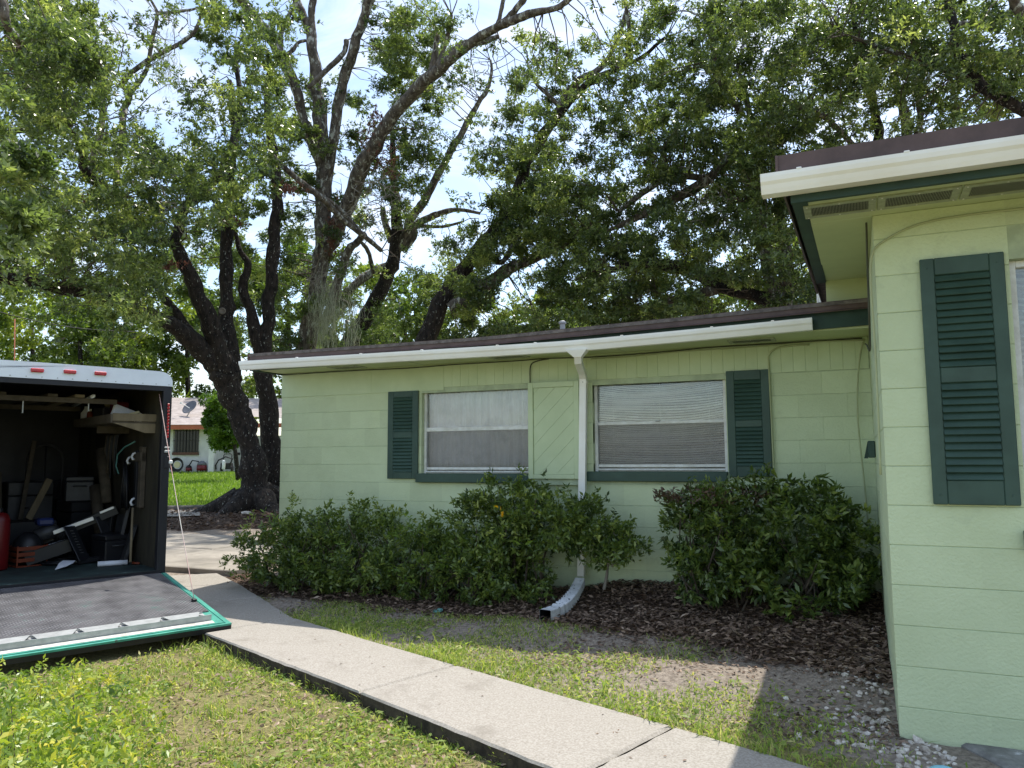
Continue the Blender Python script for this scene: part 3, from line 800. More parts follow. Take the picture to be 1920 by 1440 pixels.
# panel between the windows, diagonal boards in a frame
def clip_poly(poly, nx, nz, d):
    out = []
    for i in range(len(poly)):
        p, q = poly[i], poly[(i + 1) % len(poly)]
        a = p[0] * nx + p[1] * nz - d; b = q[0] * nx + q[1] * nz - d
        if a <= 0: out.append(p)
        if a * b < 0: t = a / (a - b); out.append((p[0] + (q[0] - p[0]) * t, p[1] + (q[1] - p[1]) * t))
    return out
px0, px1, pz0, pz1 = -3.068, -2.515, H - 0.195, H + 0.785
yp = YW - 0.075
pb = MB(); pb.box(px0 + 0.004, px1, yp + 0.012, YW + 0.02, pz0 + 0.004, pz1 - 0.004); panel = pb.build('cover_panel', 'paint_joint', house)
for (a, b, c0, c1) in ((px0, px0 + 0.055, pz0, pz1), (px1 - 0.055, px1, pz0, pz1), (px0 + 0.056, px1 - 0.056, pz1 - 0.055, pz1), (px0 + 0.056, px1 - 0.056, pz0, pz0 + 0.045)):
    mb = MB(); mb.cbox(a, b, yp - 0.012, yp + 0.02, c0, c1, 0.003); mb.build('frame', 'paint_board', panel)
rect = [(px0 + 0.058, pz0 + 0.048), (px1 - 0.058, pz0 + 0.048), (px1 - 0.058, pz1 - 0.058), (px0 + 0.058, pz1 - 0.058)]
s2 = math.sqrt(0.5); k = -40
d0 = (px0 * s2 - pz1 * s2); 
for i in range(-2, 16):
    lo = d0 + i * 0.125; hi = lo + 0.123
    p = clip_poly(clip_poly(rect, s2, -s2, hi), -s2, s2, -lo)
    if len(p) < 3: continue
    mb = MB(); n = len(p); mb.add([(x, yp + 0.002, z) for x, z in p] + [(x, yp + 0.014, z) for x, z in p],
        [tuple(range(n))] + [(j, n + j, n + (j + 1) % n, (j + 1) % n) for j in range(n)]); mb.build('board', 'paint_board', panel)
mb = MB(); mb.box(px0 + 0.03, px1, yp + 0.02, YW, pz0 - 0.06, pz0 + 0.003); mb.build('bracket', 'paint_joint', panel)

# louvred shutters
SLAT = {}
def shutter(x0, x1, z0, z1, y, panels, n, st, flip=1):
    me = MB(); th = 0.022
    me.box(x0 + 0.01, x1 - 0.01, y - 0.008, y - 0.001, z0 + 0.01, z1 - 0.01)
    sh = me.build('shutter', 'dark_green', house)
    for a, b in ((x0, x0 + st), (x1 - st, x1)):
        mb = MB(); mb.cbox(a, b, y - th - 0.008, y - 0.0085, z0, z1, 0.004); mb.build('stile', 'dark_green', sh)
    zs = [z0] + [v for p in panels for v in p] + [z1]
    for a, b in zip(zs[0::2], zs[1::2]):
        mb = MB(); mb.cbox(x0 + st + 0.0005, x1 - st - 0.0005, y - th - 0.008, y - 0.0085, a, b, 0.004); mb.build('rail', 'dark_green', sh)
    for a, b in panels:
        key = (round(x1 - x0, 3), round((b - a) / n, 4))
        if key not in SLAT:
            s = MB(); p = (b - a) / n; w = x1 - x0 - 2 * st - 0.002
            s.prism([(-0.016, -p * 0.42), (-0.013, -p * 0.50), (0.010, p * 0.44), (0.006, p * 0.52)], [((0, 0, 0), (0, 1, 0), (0, 0, 1)), ((w, 0, 0), (0, 1, 0), (0, 0, 1))])
            m_ = s.mesh('slat'); m_.materials.append(MATS['dark_green']); SLAT[key] = m_
        for i in range(n):
            o = bpy.data.objects.new('slat', SLAT[key]); COL.objects.link(o); o.parent = sh
            o.location = (x0 + st + 0.001, y - 0.020, a + (i + 0.5) * (b - a) / n)
            o.rotation_euler = (rnd.uniform(-0.05, 0.05), 0, 0)
    for x in (x0 + st / 2, x1 - st / 2):
        for z in (z0 + 0.05, z1 - 0.05):
            s = MB(); s.lathe([(0.005, 0), (0.004, 0.003)], (0, 0, 0), 8, Matrix.Translation((x, y - th - 0.008, z)) @ Matrix.Rotation(math.pi / 2, 4, 'X')); s.build('screw', 'dark_green', sh)
    return sh
s1 = shutter(-4.81, -4.415, H - 0.205, H + 0.768, YW, [(H - 0.13, H + 0.245), (H + 0.315, H + 0.70)], 10, 0.075)
s2_ = shutter(-1.088, -0.708, H - 0.17, H + 0.808, YW, [(H - 0.07, H + 0.285), (H + 0.35, H + 0.72)], 10, 0.072)
s3 = shutter(0.340, 0.718, H - 0.238, H + 1.035, YF, [(H - 0.115, H + 0.38), (H + 0.46, H + 0.945)], 13, 0.066)
tag(s1, 'dark green louvred shutter left of the curtained window'); tag(s2_, 'dark green louvred shutter right of the window with blinds'); tag(s3, 'tall dark green louvred shutter on the wing')

# cables along the eaves, outlet box, stucco strip at the corner
def cable(pts, r, m, name='cable', sub=6):
    P = [Vector(p) for p in pts]; out = []
    for i in range(len(P) - 1):
        p0 = P[max(i - 1, 0)]; p1 = P[i]; p2 = P[i + 1]; p3 = P[min(i + 2, len(P) - 1)]
        for k in range(sub):
            t = k / sub
            out.append(0.5 * ((2 * p1) + (p2 - p0) * t + (2 * p0 - 5 * p1 + 4 * p2 - p3) * t * t + (3 * p1 - p0 - 3 * p2 + p3) * t ** 3))
    out.append(P[-1]); mb = MB(); mb.tube(out, r, 6); return mb.build(name, m, house, smooth=True)
yy = YW - 0.028
cable([(-6.33, yy, ZS - .012), (-5.3, yy, ZS - .014), (-4.55, yy, ZS - .025), (-4.0, yy, ZS - .018), (-3.2, yy, ZS - .02), (-2.9, yy, ZS - .004 - .012), (-2.3, yy, ZS - .03), (-1.6, yy, ZS - .02), (-1.2, yy, ZS - .008), (-.6, yy, ZS - .012), (.08, yy, ZS - .012)], 0.006, 'cable_dark')
cable([(-2.85, yy, ZS - .02), (-3.0, yy, ZS - .04), (-3.06, yy, ZS - .09), (-3.065, yy, ZS - .26)], 0.006, 'cable_dark')
cable([(-2.4, yy, ZS - .05), (-1.9, yy, ZS - .045), (-1.5, yy, ZS - .03), (-0.9, yy - .004, ZS - .03), (-0.3, yy - .004, ZS - .02), (.09, yy, ZS - .03)], 0.005, 'cable_pale')
cable([(-0.35, yy - .004, ZS - .04), (-.58, yy - .004, ZS - .045), (-.69, yy - .004, ZS - .10), (-.703, yy, ZS - .22), (-.70, yy, ZS - .6), (-.695, yy, ZS - 1.2)], 0.007, 'cable_pale')
cable([(.095, yy, ZS - .02), (.05, yy - .02, ZS - .2), (.02, yy - .03, ZS - .5), (.015, yy - .04, ZS - .8), (.04, yy - .05, ZS - 1.3), (.07, yy - .06, ZS - 2.0), (.09, yy - .06, ZS - 2.3)], 0.0065, 'cable_pale')
cable([(.100, YF + .05, ZSW - .02), (.095, YF + .06, ZSW - .25), (.09, YF + .08, ZSW - .6), (.1, 5.4, ZSW - .62), (.1, 6.4, ZSW - .45), (.1, 7.2, ZSW - .33)], 0.006, 'cable_dark')
cable([(1.6, YF - .012, ZSW - .07), (1.0, YF - .012, ZSW - .065), (.6, YF - .012, ZSW - .06), (.35, YF - .012, ZSW - .08), (.18, YF - .014, ZSW - .15), (.118, YF - .01, ZSW - .22), (.105, YF + .0, ZSW - .4), (.11, YF + .02, ZSW - .8), (.105, YF + .02, ZSW - 1.4)], 0.006, 'cable_pale')
ob = MB(); yo = 6.80; ob.cbox(XC - 0.055, XC - 0.002, yo - 0.06, yo + 0.06, H + 0.0, H + 0.135, 0.006); outlet = ob.build('outlet_box', 'dark_green', house)
ob = MB(); ob.add([(XC - 0.085, yo - 0.055, H - 0.005), (XC - 0.085, yo + 0.055, H - 0.005), (XC - 0.056, yo + 0.055, H + 0.125), (XC - 0.056, yo - 0.055, H + 0.125), (XC - 0.056, yo - 0.055, H - 0.005), (XC - 0.056, yo + 0.055, H - 0.005)],
   [(0, 3, 2, 1), (0, 4, 3), (1, 2, 5), (0, 1, 5, 4), (4, 5, 2, 3)]); ob.build('cover', 'fascia_green', outlet)
# rough concrete footing that shows at the wing's front
slab('footing', [(0.40, 4.485), (4.0, 4.485), (4.0, 4.20), (0.55, 4.24)], H - 1.40, 0.14, 'footing', house, 0.015)
# ------------------------------------------------------------------ cargo trailer with its ramp down
material('trailer_white', srgb(226, 232, 238), rough=0.35, col2=srgb(216, 222, 228), scale=3, blotch=(srgb(160, 160, 156), 8, 0.70, 0.15))
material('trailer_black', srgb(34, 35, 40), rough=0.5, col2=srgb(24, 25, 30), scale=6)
material('lens_red', srgb(190, 10, 26), rough=0.25, col2=srgb(150, 6, 20), scale=40, spec=0.7)
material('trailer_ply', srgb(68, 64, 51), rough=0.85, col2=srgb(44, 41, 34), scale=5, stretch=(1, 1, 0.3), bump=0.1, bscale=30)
material('trailer_floor', srgb(54, 72, 68), rough=0.7, col2=srgb(38, 47, 46), scale=5, blotch=(srgb(170, 186, 184), 5, 0.64, 0.12))
material('ramp_green', srgb(78, 164, 142), rough=0.55, col2=srgb(60, 136, 120), scale=6, blotch=(srgb(70, 84, 80), 11, 0.60, 0.06))
material('galvanised', srgb(186, 188, 186), rough=0.5, metal=0.25, col2=srgb(164, 166, 164), scale=12)
material('white_strip', srgb(214, 212, 204), rough=0.6, col2=srgb(176, 172, 162), scale=14)
material('lumber', srgb(132, 120, 96), rough=0.8, col2=srgb(106, 95, 74), scale=8, stretch=(1, 1, 0.25))
material('lumber_grey', srgb(92, 84, 72), rough=0.85, col2=srgb(70, 63, 53), scale=8)
material('black_steel', srgb(30, 31, 35), rough=0.42, var=0.3, scale=12)
material('tool_grey', srgb(66, 67, 70), rough=0.5, metal=0.4, var=0.3, scale=10)
material('alu_bar', srgb(196, 200, 210), rough=0.3, metal=0.6, var=0.1, scale=10)
material('red_plastic', srgb(104, 20, 22), rough=0.4, var=0.2, scale=5)
material('orange_plastic', srgb(120, 56, 34), rough=0.45, var=0.2, scale=8)
material('blue_plastic', srgb(38, 50, 96), rough=0.4, var=0.25, scale=8)
material('paper_white', srgb(226, 230, 236), rough=0.8, var=0.12, scale=9)
material('cream_box', srgb(214, 204, 160), rough=0.7, var=0.15, scale=9)
material('teal_line', srgb(96, 150, 146), rough=0.6)
material('rope', srgb(226, 222, 214), rough=0.8, col2=srgb(206, 120, 104), scale=1.2)
# tread mat: rubber with a raised diamond pattern
m = bpy.data.materials.new('tread_mat'); m.use_nodes = True; nt = m.node_tree; N = nt.nodes; L = nt.links; bs = N['Principled BSDF']
tc = N.new('ShaderNodeTexCoord'); mp = N.new('ShaderNodeMapping'); mp.inputs['Rotation'].default_value = (0, 0, math.radians(45)); mp.inputs['Scale'].default_value = (34, 34, 34)
L.new(tc.outputs['Object'], mp.inputs['Vector']); vo = N.new('ShaderNodeTexChecker'); vo.inputs['Scale'].default_value = 1.0
vr = N.new('ShaderNodeTexVoronoi'); vr.inputs['Scale'].default_value = 1.0; vr.inputs['Randomness'].default_value = 0.0; L.new(mp.outputs['Vector'], vr.inputs['Vector'])
bp = N.new('ShaderNodeBump'); bp.inputs['Strength'].default_value = 0.9; bp.inputs['Distance'].default_value = 0.02; bp.invert = True; L.new(vr.outputs['Distance'], bp.inputs['Height']); L.new(bp.outputs['Normal'], bs.inputs['Normal'])
no = N.new('ShaderNodeTexNoise'); no.inputs['Scale'].default_value = 3.2; no.inputs['Detail'].default_value = 9; no.inputs['Roughness'].default_value = 0.75; L.new(tc.outputs['Object'], no.inputs['Vector'])
rp = N.new('ShaderNodeValToRGB'); el = rp.color_ramp.elements; el[0].position = 0.38; el[0].color = (*srgb(70, 70, 74), 1); el[1].position = 0.70; el[1].color = (*srgb(76, 112, 104), 1); e3 = el.new(0.58); e3.color = (*srgb(110, 109, 112), 1)
L.new(no.outputs['Fac'], rp.inputs['Fac'])
rv = N.new('ShaderNodeValToRGB'); rv.color_ramp.elements[0].position = 0.18; rv.color_ramp.elements[0].color = (1.25, 1.25, 1.25, 1); rv.color_ramp.elements[1].position = 0.42; rv.color_ramp.elements[1].color = (0.62, 0.62, 0.62, 1); L.new(vr.outputs['Distance'], rv.inputs['Fac'])
mm_ = N.new('ShaderNodeMix'); mm_.data_type = 'RGBA'; mm_.blend_type = 'MULTIPLY'; mm_.inputs['Factor'].default_value = 1; L.new(rp.outputs['Color'], mm_.inputs['A']); L.new(rv.outputs['Color'], mm_.inputs['B'])
n5 = N.new('ShaderNodeTexNoise'); n5.inputs['Scale'].default_value = 1.1; n5.inputs['Detail'].default_value = 12; n5.inputs['Roughness'].default_value = 0.8; mp5 = N.new('ShaderNodeMapping'); mp5.inputs['Scale'].default_value = (3, 22, 3); L.new(tc.outputs['Object'], mp5.inputs['Vector']); L.new(mp5.outputs['Vector'], n5.inputs['Vector'])
r5 = N.new('ShaderNodeValToRGB'); r5.color_ramp.elements[0].position = 0.62; r5.color_ramp.elements[1].position = 0.70; L.new(n5.outputs['Fac'], r5.inputs['Fac'])
m5 = N.new('ShaderNodeMix'); m5.data_type = 'RGBA'; m5.inputs['B'].default_value = (*srgb(150, 152, 152), 1); L.new(r5.outputs['Color'], m5.inputs['Factor']); L.new(mm_.outputs['Result'], m5.inputs['A'])
L.new(m5.outputs['Result'], bs.inputs['Base Color']); bs.inputs['Roughness'].default_value = 0.62; MATS['tread_mat'] = m

TO = Vector((-6.555, 5.754, H - 1.10)); TR = math.atan2(0.92, 0.391)
TM = Matrix.Translation(TO) @ Matrix.Rotation(TR, 4, 'Z')
trailer = thing('cargo_trailer', 'white and black enclosed cargo trailer with its rear ramp lowered onto the path', 'trailer', TO, TR, local=True)
TW, TL, TH = 1.83, 3.4, 1.885           # inside width, length, height of the opening
def tb(name, m, *boxes, parent=trailer, c=0.0, smooth=False):
    mb = MB()
    for b in boxes: (mb.cbox(*b, c) if c else mb.box(*b))
    return mb.build(name, m, parent, smooth)
tb('floor', 'trailer_floor', (-TW, 0, 0, TL, -0.08, -0.002))
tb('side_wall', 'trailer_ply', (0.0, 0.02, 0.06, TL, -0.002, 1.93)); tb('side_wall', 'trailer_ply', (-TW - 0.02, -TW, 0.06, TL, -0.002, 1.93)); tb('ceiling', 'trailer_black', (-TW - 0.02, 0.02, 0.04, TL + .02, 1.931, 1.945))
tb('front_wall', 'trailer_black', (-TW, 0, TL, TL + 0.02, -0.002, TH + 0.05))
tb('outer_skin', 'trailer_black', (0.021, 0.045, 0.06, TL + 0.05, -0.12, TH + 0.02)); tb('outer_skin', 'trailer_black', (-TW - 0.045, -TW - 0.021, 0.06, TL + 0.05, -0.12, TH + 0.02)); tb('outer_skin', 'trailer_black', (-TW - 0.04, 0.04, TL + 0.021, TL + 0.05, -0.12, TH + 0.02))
# roof skin with rounded shoulders
rp_ = [(-TW - 0.05, 1.88), (-TW - 0.048, 1.95)]
for k in range(0, 7):
    a = math.pi - k * math.pi / 12; rp_.append((-TW - 0.05 + 0.13 + 0.13 * math.cos(a), 1.92 + 0.11 * math.sin(a)))
crown = [(-TW * t - 0.05 + (1 - t) * 0.05, 2.03 + 0.006 * math.sin(math.pi * t)) for t in np.linspace(0.95, 0.05, 9)]
rp_ = rp_[:-1] + crown
for k in range(0, 7):
    a = math.pi / 2 - k * math.pi / 12; rp_.append((0.05 - 0.13 + 0.13 * math.cos(a), 1.92 + 0.11 * math.sin(a)))
rp_ += [(0.05, 1.88)]
n = len(rp_)
rf = MB(); v = [(x, 0.03, z) for x, z in rp_] + [(x, TL + 0.06, z) for x, z in rp_]
rf.add(v, [(i, i + 1, n + i + 1, n + i) for i in range(n - 1)])
rf.build('roof', 'trailer_white', trailer)
cap = MB(); inner = [(0.05, 1.895), (-TW - 0.05, 1.878)]
v = [(x, -0.02, z) for x, z in rp_] ; cap.add(v, [tuple(range(n))]); cap.add([(x, -0.02, z) for x, z in rp_] + [(x, 0.03, z) for x, z in rp_], [(i, i + 1, n + i + 1, n + i) for i in range(n - 1)] + [(n - 1, 0, n, 2 * n - 1)])
cap.build('header_cap', 'trailer_white', trailer)
tb('header_frame', 'trailer_black', (-TW - 0.04, 0.04, -0.012, 0.08, TH - 0.055, TH - 0.006))
for x0, x1 in ((-0.035, 0.05), (-TW - 0.05, -TW + 0.035)): tb('jamb', 'trailer_black', (x0, x1, -0.018, 0.06, -0.12, TH - 0.008), c=0.006)
tb('sill', 'trailer_black', (-TW - 0.05, 0.05, -0.016, 0.02, -0.14, -0.006))
for x, z in ((-1.185, 1.957), (-0.913, 1.963), (-0.646, 1.966)):
    ml = tb('marker_light', 'trailer_white', (x - 0.058, x + 0.058, -0.026, -0.0205, z - 0.022, z + 0.022), c=0.002)
    tb('lens', 'lens_red', (x - 0.054, x + 0.054, -0.048, -0.0262, z - 0.019, z + 0.019), parent=ml, c=0.008)
tl = tb('tail_light', 'trailer_black', (0.000, 0.030, -0.024, -0.0185, 1.33, 1.71))
for i in range(11): tb('lens', 'lens_red', (0.004, 0.026, -0.032, -0.0242, 1.342 + i * 0.033, 1.370 + i * 0.033), parent=tl, c=0.004)
la = tb('latch', 'galvanised', (-0.01, 0.04, -0.034, -0.0185, 1.235, 1.25), (-0.01, 0.045, -0.042, -0.0185, 1.19, 1.215), c=0.003)
tb('hasp', 'trailer_black', (-0.005, 0.04, -0.03, -0.0185, 1.03, 1.15), c=0.004)
# chassis and wheels
tb('chassis', 'trailer_black', (-TW, -TW + 0.06, 0.1, TL, -0.16, -0.081), (-0.06, 0, 0.1, TL, -0.16, -0.081), (-0.95, -0.88, 0.1, TL + 1.2, -0.16, -0.081))
for x in (-TW - 0.16, 0.06):
    M_ = Matrix.Translation((x, 1.75, -0.06)) @ Matrix.Rotation(math.pi / 2, 4, 'Y')
    mb = MB(); mb.lathe([(0.19, 0.0), (0.27, 0.01), (0.29, 0.04), (0.29, 0.12), (0.27, 0.15), (0.19, 0.16)], (0, 0, 0), 28, M_); wh = mb.build('wheel', 'black_steel', trailer, True)
    mb = MB(); mb.lathe([(0.02, -0.005), (0.06, -0.003), (0.17, 0.02), (0.186, 0.02), (0.186, 0.14), (0.06, 0.13)], (0, 0, 0), 24, M_); mb.build('rim', 'galvanised', wh, True)
# ramp door, hinged at the sill
RA = math.atan2(0.255, 1.66); RL = 1.70
RMX = Matrix.Translation((0, -0.03, -0.035)) @ Matrix.Rotation(math.pi + RA, 4, 'X')       # local: +y runs out along the ramp, +z up becomes down
RMX = Matrix.Translation((0, -0.03, -0.03)) @ Matrix(((1, 0, 0, 0), (0, -math.cos(RA), math.sin(RA), 0), (0, -math.sin(RA), -math.cos(RA), 0), (0, 0, 0, 1)))
RMX = Matrix.Translation((0, -0.03, -0.03)) @ Matrix.Rotation(RA, 4, 'X')                    # y negative = outwards, drops with distance
def rb(name, m, *boxes, parent=None, c=0.0):
    mb = MB()
    for b in boxes: (mb.cbox(*b, c, RMX) if c else mb.box(*b, RMX))
    return mb.build(name, m, parent)
ramp = rb('ramp', 'trailer_black', (-TW - 0.03, 0.045, -RL, 0.0, -0.055, -0.012), parent=trailer)
rb('deck', 'ramp_green', (-TW - 0.03, 0.045, -RL, -0.004, -0.0118, -0.002), parent=ramp)
md = MB(); md.box(-TW - 0.0, -0.012, -RL + 0.37, -0.02, -0.0018, 0.007, RMX); md.build('tread_mat', 'tread_mat', ramp)
rb('hinge', 'trailer_black', (-TW, 0.0, -0.018, 0.012, -0.004, 0.012), parent=ramp)
rb('edge_trim', 'ramp_green', (0.005, 0.046, -RL, -0.02, -0.0018, 0.004), (-TW, 0.046, -RL - 0.002, -RL + 0.018, -0.0017, 0.006), (-TW, 0.004, -RL + 0.045, -RL + 0.06, -0.0017, 0.005), parent=ramp, c=0.001)
rb('white_strip', 'white_strip', (-TW, -0.07, -RL + 0.072, -RL + 0.135, -0.0017, 0.003), parent=ramp)
tr_ = rb('trough', 'galvanised', (-TW, -0.075, -RL + 0.145, -RL + 0.150, -0.0016, 0.052), (-TW, -0.075, -RL + 0.150, -RL + 0.345, -0.0016, 0.002), (-TW, -0.075, -RL + 0.345, -RL + 0.350, -0.0016, 0.012), parent=ramp)
for xa, xb in ((-0.42, -0.10), (-0.74, -0.42), (-1.06, -0.74), (-1.38, -1.06), (-1.70, -1.38)):
    pl = [(xa + .012, -RL + .152, .046), (xb - .085, -RL + .152, .046), (xb - .004, -RL + .343, .020), (xa + .006, -RL + .343, .020)]
    mb = MB(); mb.add([RMX @ Vector(p) for p in pl] + [RMX @ Vector((p[0], p[1], p[2] - .004)) for p in pl], [(0, 1, 2, 3), (7, 6, 5, 4), (0, 4, 5, 1), (1, 5, 6, 2), (2, 6, 7, 3), (3, 7, 4, 0)]); mb.build('cover_plate', 'galvanised', tr_)
for x in (-0.10, -0.42, -0.74, -1.06, -1.38, -1.7):
    mb = MB(); mb.add([RMX @ Vector(p) for p in ((x, -RL + 0.151, 0.0025), (x - 0.09, -RL + 0.344, 0.0025), (x - 0.09, -RL + 0.344, 0.010), (x, -RL + 0.151, 0.042), (x + 0.004, -RL + 0.151, 0.0025), (x - 0.086, -RL + 0.344, 0.0025), (x - 0.086, -RL + 0.344, 0.010), (x + 0.004, -RL + 0.151, 0.042))],
        [(0,1,2,3),(7,6,5,4),(0,4,5,1),(1,5,6,2),(2,6,7,3),(3,7,4,0)]); mb.build('divider', 'galvanised', tr_)
# lowering cable from the header to the ramp's edge
c0 = Vector((-0.055, 0.06, 1.80)); c1 = RMX @ Vector((-0.03, -1.02, 0.02))
mb = MB(); mb.tube([c0.lerp(c1, t) + Vector((0, 0, -0.03 * math.sin(math.pi * t))) for t in np.linspace(0, 1, 12)], 0.0036, 6); mb.build('ramp_cable', 'rope', trailer, True)
mb = MB(); q = c0.lerp(c1, 0.36); mb.lathe([(0.008, -0.02), (0.018, -0.012), (0.018, 0.012), (0.008, 0.02)], q, 10); mb.build('cable_clamp', 'frame_white', trailer)
mb = MB(); q = c1; mb.cbox(q.x - 0.02, q.x + 0.02, q.y - 0.02, q.y + 0.02, q.z - 0.035, q.z + 0.01, 0.004); mb.build('shackle', 'black_steel', trailer)
# shelf box and ceiling rack inside
sf = tb('shelf', 'lumber_grey', (-0.43, -0.003, 0.30, 1.75, 1.50, 1.52))
tb('front_board', 'lumber_grey', (-0.45, -0.431, 0.28, 1.77, 1.50, 1.59), parent=sf); tb('end_board', 'lumber', (-0.43, -0.003, 0.28, 0.299, 1.521, 1.60), parent=sf)
mb = MB(); mb.add([(-0.42, 0.30, 1.499), (-0.003, 0.30, 1.499), (-0.003, 0.30, 1.40), (-0.10, 0.30, 1.40), (-0.42, 0.33, 1.499), (-0.003, 0.33, 1.499), (-0.003, 0.33, 1.40), (-0.10, 0.33, 1.40)], [(0,1,2,3),(7,6,5,4),(0,4,5,1),(1,5,6,2),(2,6,7,3),(3,7,4,0)]); mb.build('bracket', 'lumber', sf)
tb('bracket', 'lumber_grey', (-0.34, -0.003, 1.2, 1.23, 1.42, 1.499), parent=sf)
for y0 in (0.45, 1.9): rk = tb('ceiling_rack', 'lumber_grey', (-TW + 0.02, -0.35, y0, y0 + .06, 1.70, 1.75))
tb('hanger', 'galvanised', (-1.2, -1.19, 0.47, 0.48, 1.58, 1.70)); tb('hanger', 'galvanised', (-0.62, -0.61, 0.47, 0.48, 1.62, 1.70))

# ------------------------------------------------------------------ load in the trailer: things of their own
def inside(name, label, cat, p, rz=0.0, group=None):
    """thing standing in the trailer; p in trailer coordinates"""
    return thing(name, label, cat, TM @ Vector(p), TR + rz, group, local=True)
def one(name, label, cat, mb, m, p, rz=0.0, group=None, smooth=False):
    me = mb.build(name, m, None, smooth); me.location = TM @ Vector(p); me.rotation_euler = (0, 0, TR + rz); return tag(me, label, cat, group)
# ceiling boards
for i, (x, z, l, lab) in enumerate(((-0.72, 1.752, 2.3, 'pale board lying on the ceiling rack nearest the shelf'), (-0.95, 1.752, 2.2, 'weathered board in the middle of the ceiling rack'), (-1.38, 1.752, 2.0, 'board on the ceiling rack nearest the picture edge'))):
    mb = MB(); mb.cbox(-0.045, 0.045, 0, l, 0, 0.03, 0.003); o = one('stored_board', lab, 'board', mb, 'lumber' if i == 0 else 'lumber_grey', (x, 0.38 + 0.05 * i, z), 0.04 * (i - 1), 'boards on the ceiling rack')
mb = MB(); mb.tube([(0, 0, 0), (0, 2.0, 0.0)], 0.018, 10); one('stored_pole', 'white pole lying on top of the ceiling rack boards', 'pole', mb, 'paper_white', (-0.60, 0.36, 1.772), -0.12, smooth=True)
# planks leaning against the left and front
for i, (x, y, w, hgt, lean, tilt, lab, mm) in enumerate((
        (-1.02, 2.5, 0.10, 0.62, 0.15, -0.25, 'short pale plank leaning left of the red canister', 'lumber'),
        (-0.72, 2.45, 0.075, 0.52, 0.12, 0.42, 'short pale plank tilted to the right beside the hand truck', 'lumber'),
        (-0.80, 2.7, 0.05, 1.35, 0.08, 0.12, 'long thin board leaning behind the short planks', 'lumber_grey'),
        (-0.98, 2.75, 0.12, 0.95, 0.05, -0.05, 'broad grey board standing behind the pale planks', 'lumber_grey'))):
    M_ = Matrix.Rotation(tilt, 4, 'Y') @ Matrix.Rotation(-lean, 4, 'X')
    mb = MB(); mb.cbox(-w / 2, w / 2, 0, 0.03, 0, hgt, 0.003, M_); one('plank', lab, 'plank', mb, mm, (x, y, 0.42 if hgt < 0.7 else 0.03), 0, 'planks leaning in the trailer')
mb = MB(); mb.cbox(-0.62, 0.28, -0.18, 0.30, 0, 0.40, 0.01); one('storage_chest', 'low black chest behind the red canister carrying the planks', 'chest', mb, 'black_steel', (-0.72, 2.52, 0.001))
# red canister
t = inside('red_canister', 'tall red plastic canister standing at the picture edge in the trailer', 'canister', (-1.23, 1.15, 0.001))
mb = MB(); mb.lathe([(0.09, 0), (0.105, 0.02), (0.105, 0.50), (0.085, 0.56), (0.04, 0.585)], (0, 0, 0), 22); mb.build('body', 'red_plastic', t, True)
mb = MB(); mb.lathe([(0.035, 0.586), (0.035, 0.625), (0.015, 0.63)], (0, 0, 0), 14); mb.build('cap', 'black_steel', t)
# orange crate with a black sack
t = inside('orange_crate', 'orange plastic crate on the trailer floor', 'crate', (-0.93, 1.35, 0.001), 0.2)
mb = MB(); mb.cbox(-0.15, 0.15, -0.15, 0.15, 0, 0.012, 0.003); mb.build('base', 'orange_plastic', t)
for k in range(4):
    for z in (0.05, 0.11, 0.17):
        M_ = Matrix.Rotation(k * math.pi / 2, 4, 'Z'); mb = MB(); mb.cbox(-0.15, 0.15, 0.14, 0.15, z, z + 0.04, 0.003, M_); mb.build('slat', 'orange_plastic', t)
    M_ = Matrix.Rotation(k * math.pi / 2, 4, 'Z'); mb = MB(); mb.cbox(0.136, 0.152, 0.136, 0.152, 0.012, 0.22, 0.003, M_); mb.build('corner_post', 'orange_plastic', t)
mb = MB(); v = [];
prof = [(0.06, 0), (0.13, 0.05), (0.155, 0.14), (0.14, 0.24), (0.09, 0.31), (0.04, 0.34)]
mb.lathe(prof, (0, 0, 0), 18)
mb.v = [(x + 0.012 * math.sin(9 * z + 5 * x), y + 0.012 * math.sin(11 * z), z) for x, y, z in mb.v]
one('black_sack', 'round black sack sitting in the orange crate', 'sack', mb, 'black_steel', (-0.93, 1.35, 0.014), 0, smooth=True)
# hand truck
t = inside('hand_truck', 'dark grey hand truck standing at the back of the trailer', 'hand truck', (-0.47, 3.0, 0.001))
def tube_part(par, pts, r, m, name='tube'):
    mb = MB(); mb.tube(pts, r, 8); return mb.build(name, m, par, True)
arc = [(-0.20, 0, 0.1), (-0.20, 0, 1.05)] + [(-0.20 * math.cos(a), 0, 1.12 + 0.20 * math.sin(a)) for a in np.linspace(0.1, math.pi - 0.1, 9)] + [(0.20, 0, 1.05), (0.20, 0, 0.1)]
tube_part(t, arc, 0.014, 'tool_grey', 'frame')
for z in (0.35, 0.62, 0.86): tube_part(t, [(-0.2, 0, z), (0.2, 0, z)], 0.010, 'tool_grey', 'crossbar')
tube_part(t, [(0, 0.0, 0.1), (0, 0.0, 1.3)], 0.010, 'tool_grey', 'spine')
mb = MB(); mb.cbox(-0.22, 0.22, -0.22, 0.0, 0.03, 0.045, 0.003); mb.build('toe_plate', 'tool_grey', t)
for x in (-0.22, 0.19):
    mb = MB(); mb.lathe([(0.03, 0), (0.1, 0.0), (0.1, 0.04), (0.03, 0.04)], (0, 0, 0), 18, Matrix.Translation((x, 0.08, 0.1)) @ Matrix.Rotation(math.pi / 2, 4, 'Y')); mb.build('wheel', 'black_steel', t)
# forming machine with the bright bar
t = inside('forming_machine', 'black steel sheet metal machine with a bright bar and blue motor cover', 'machine', (-0.30, 1.35, 0.001))
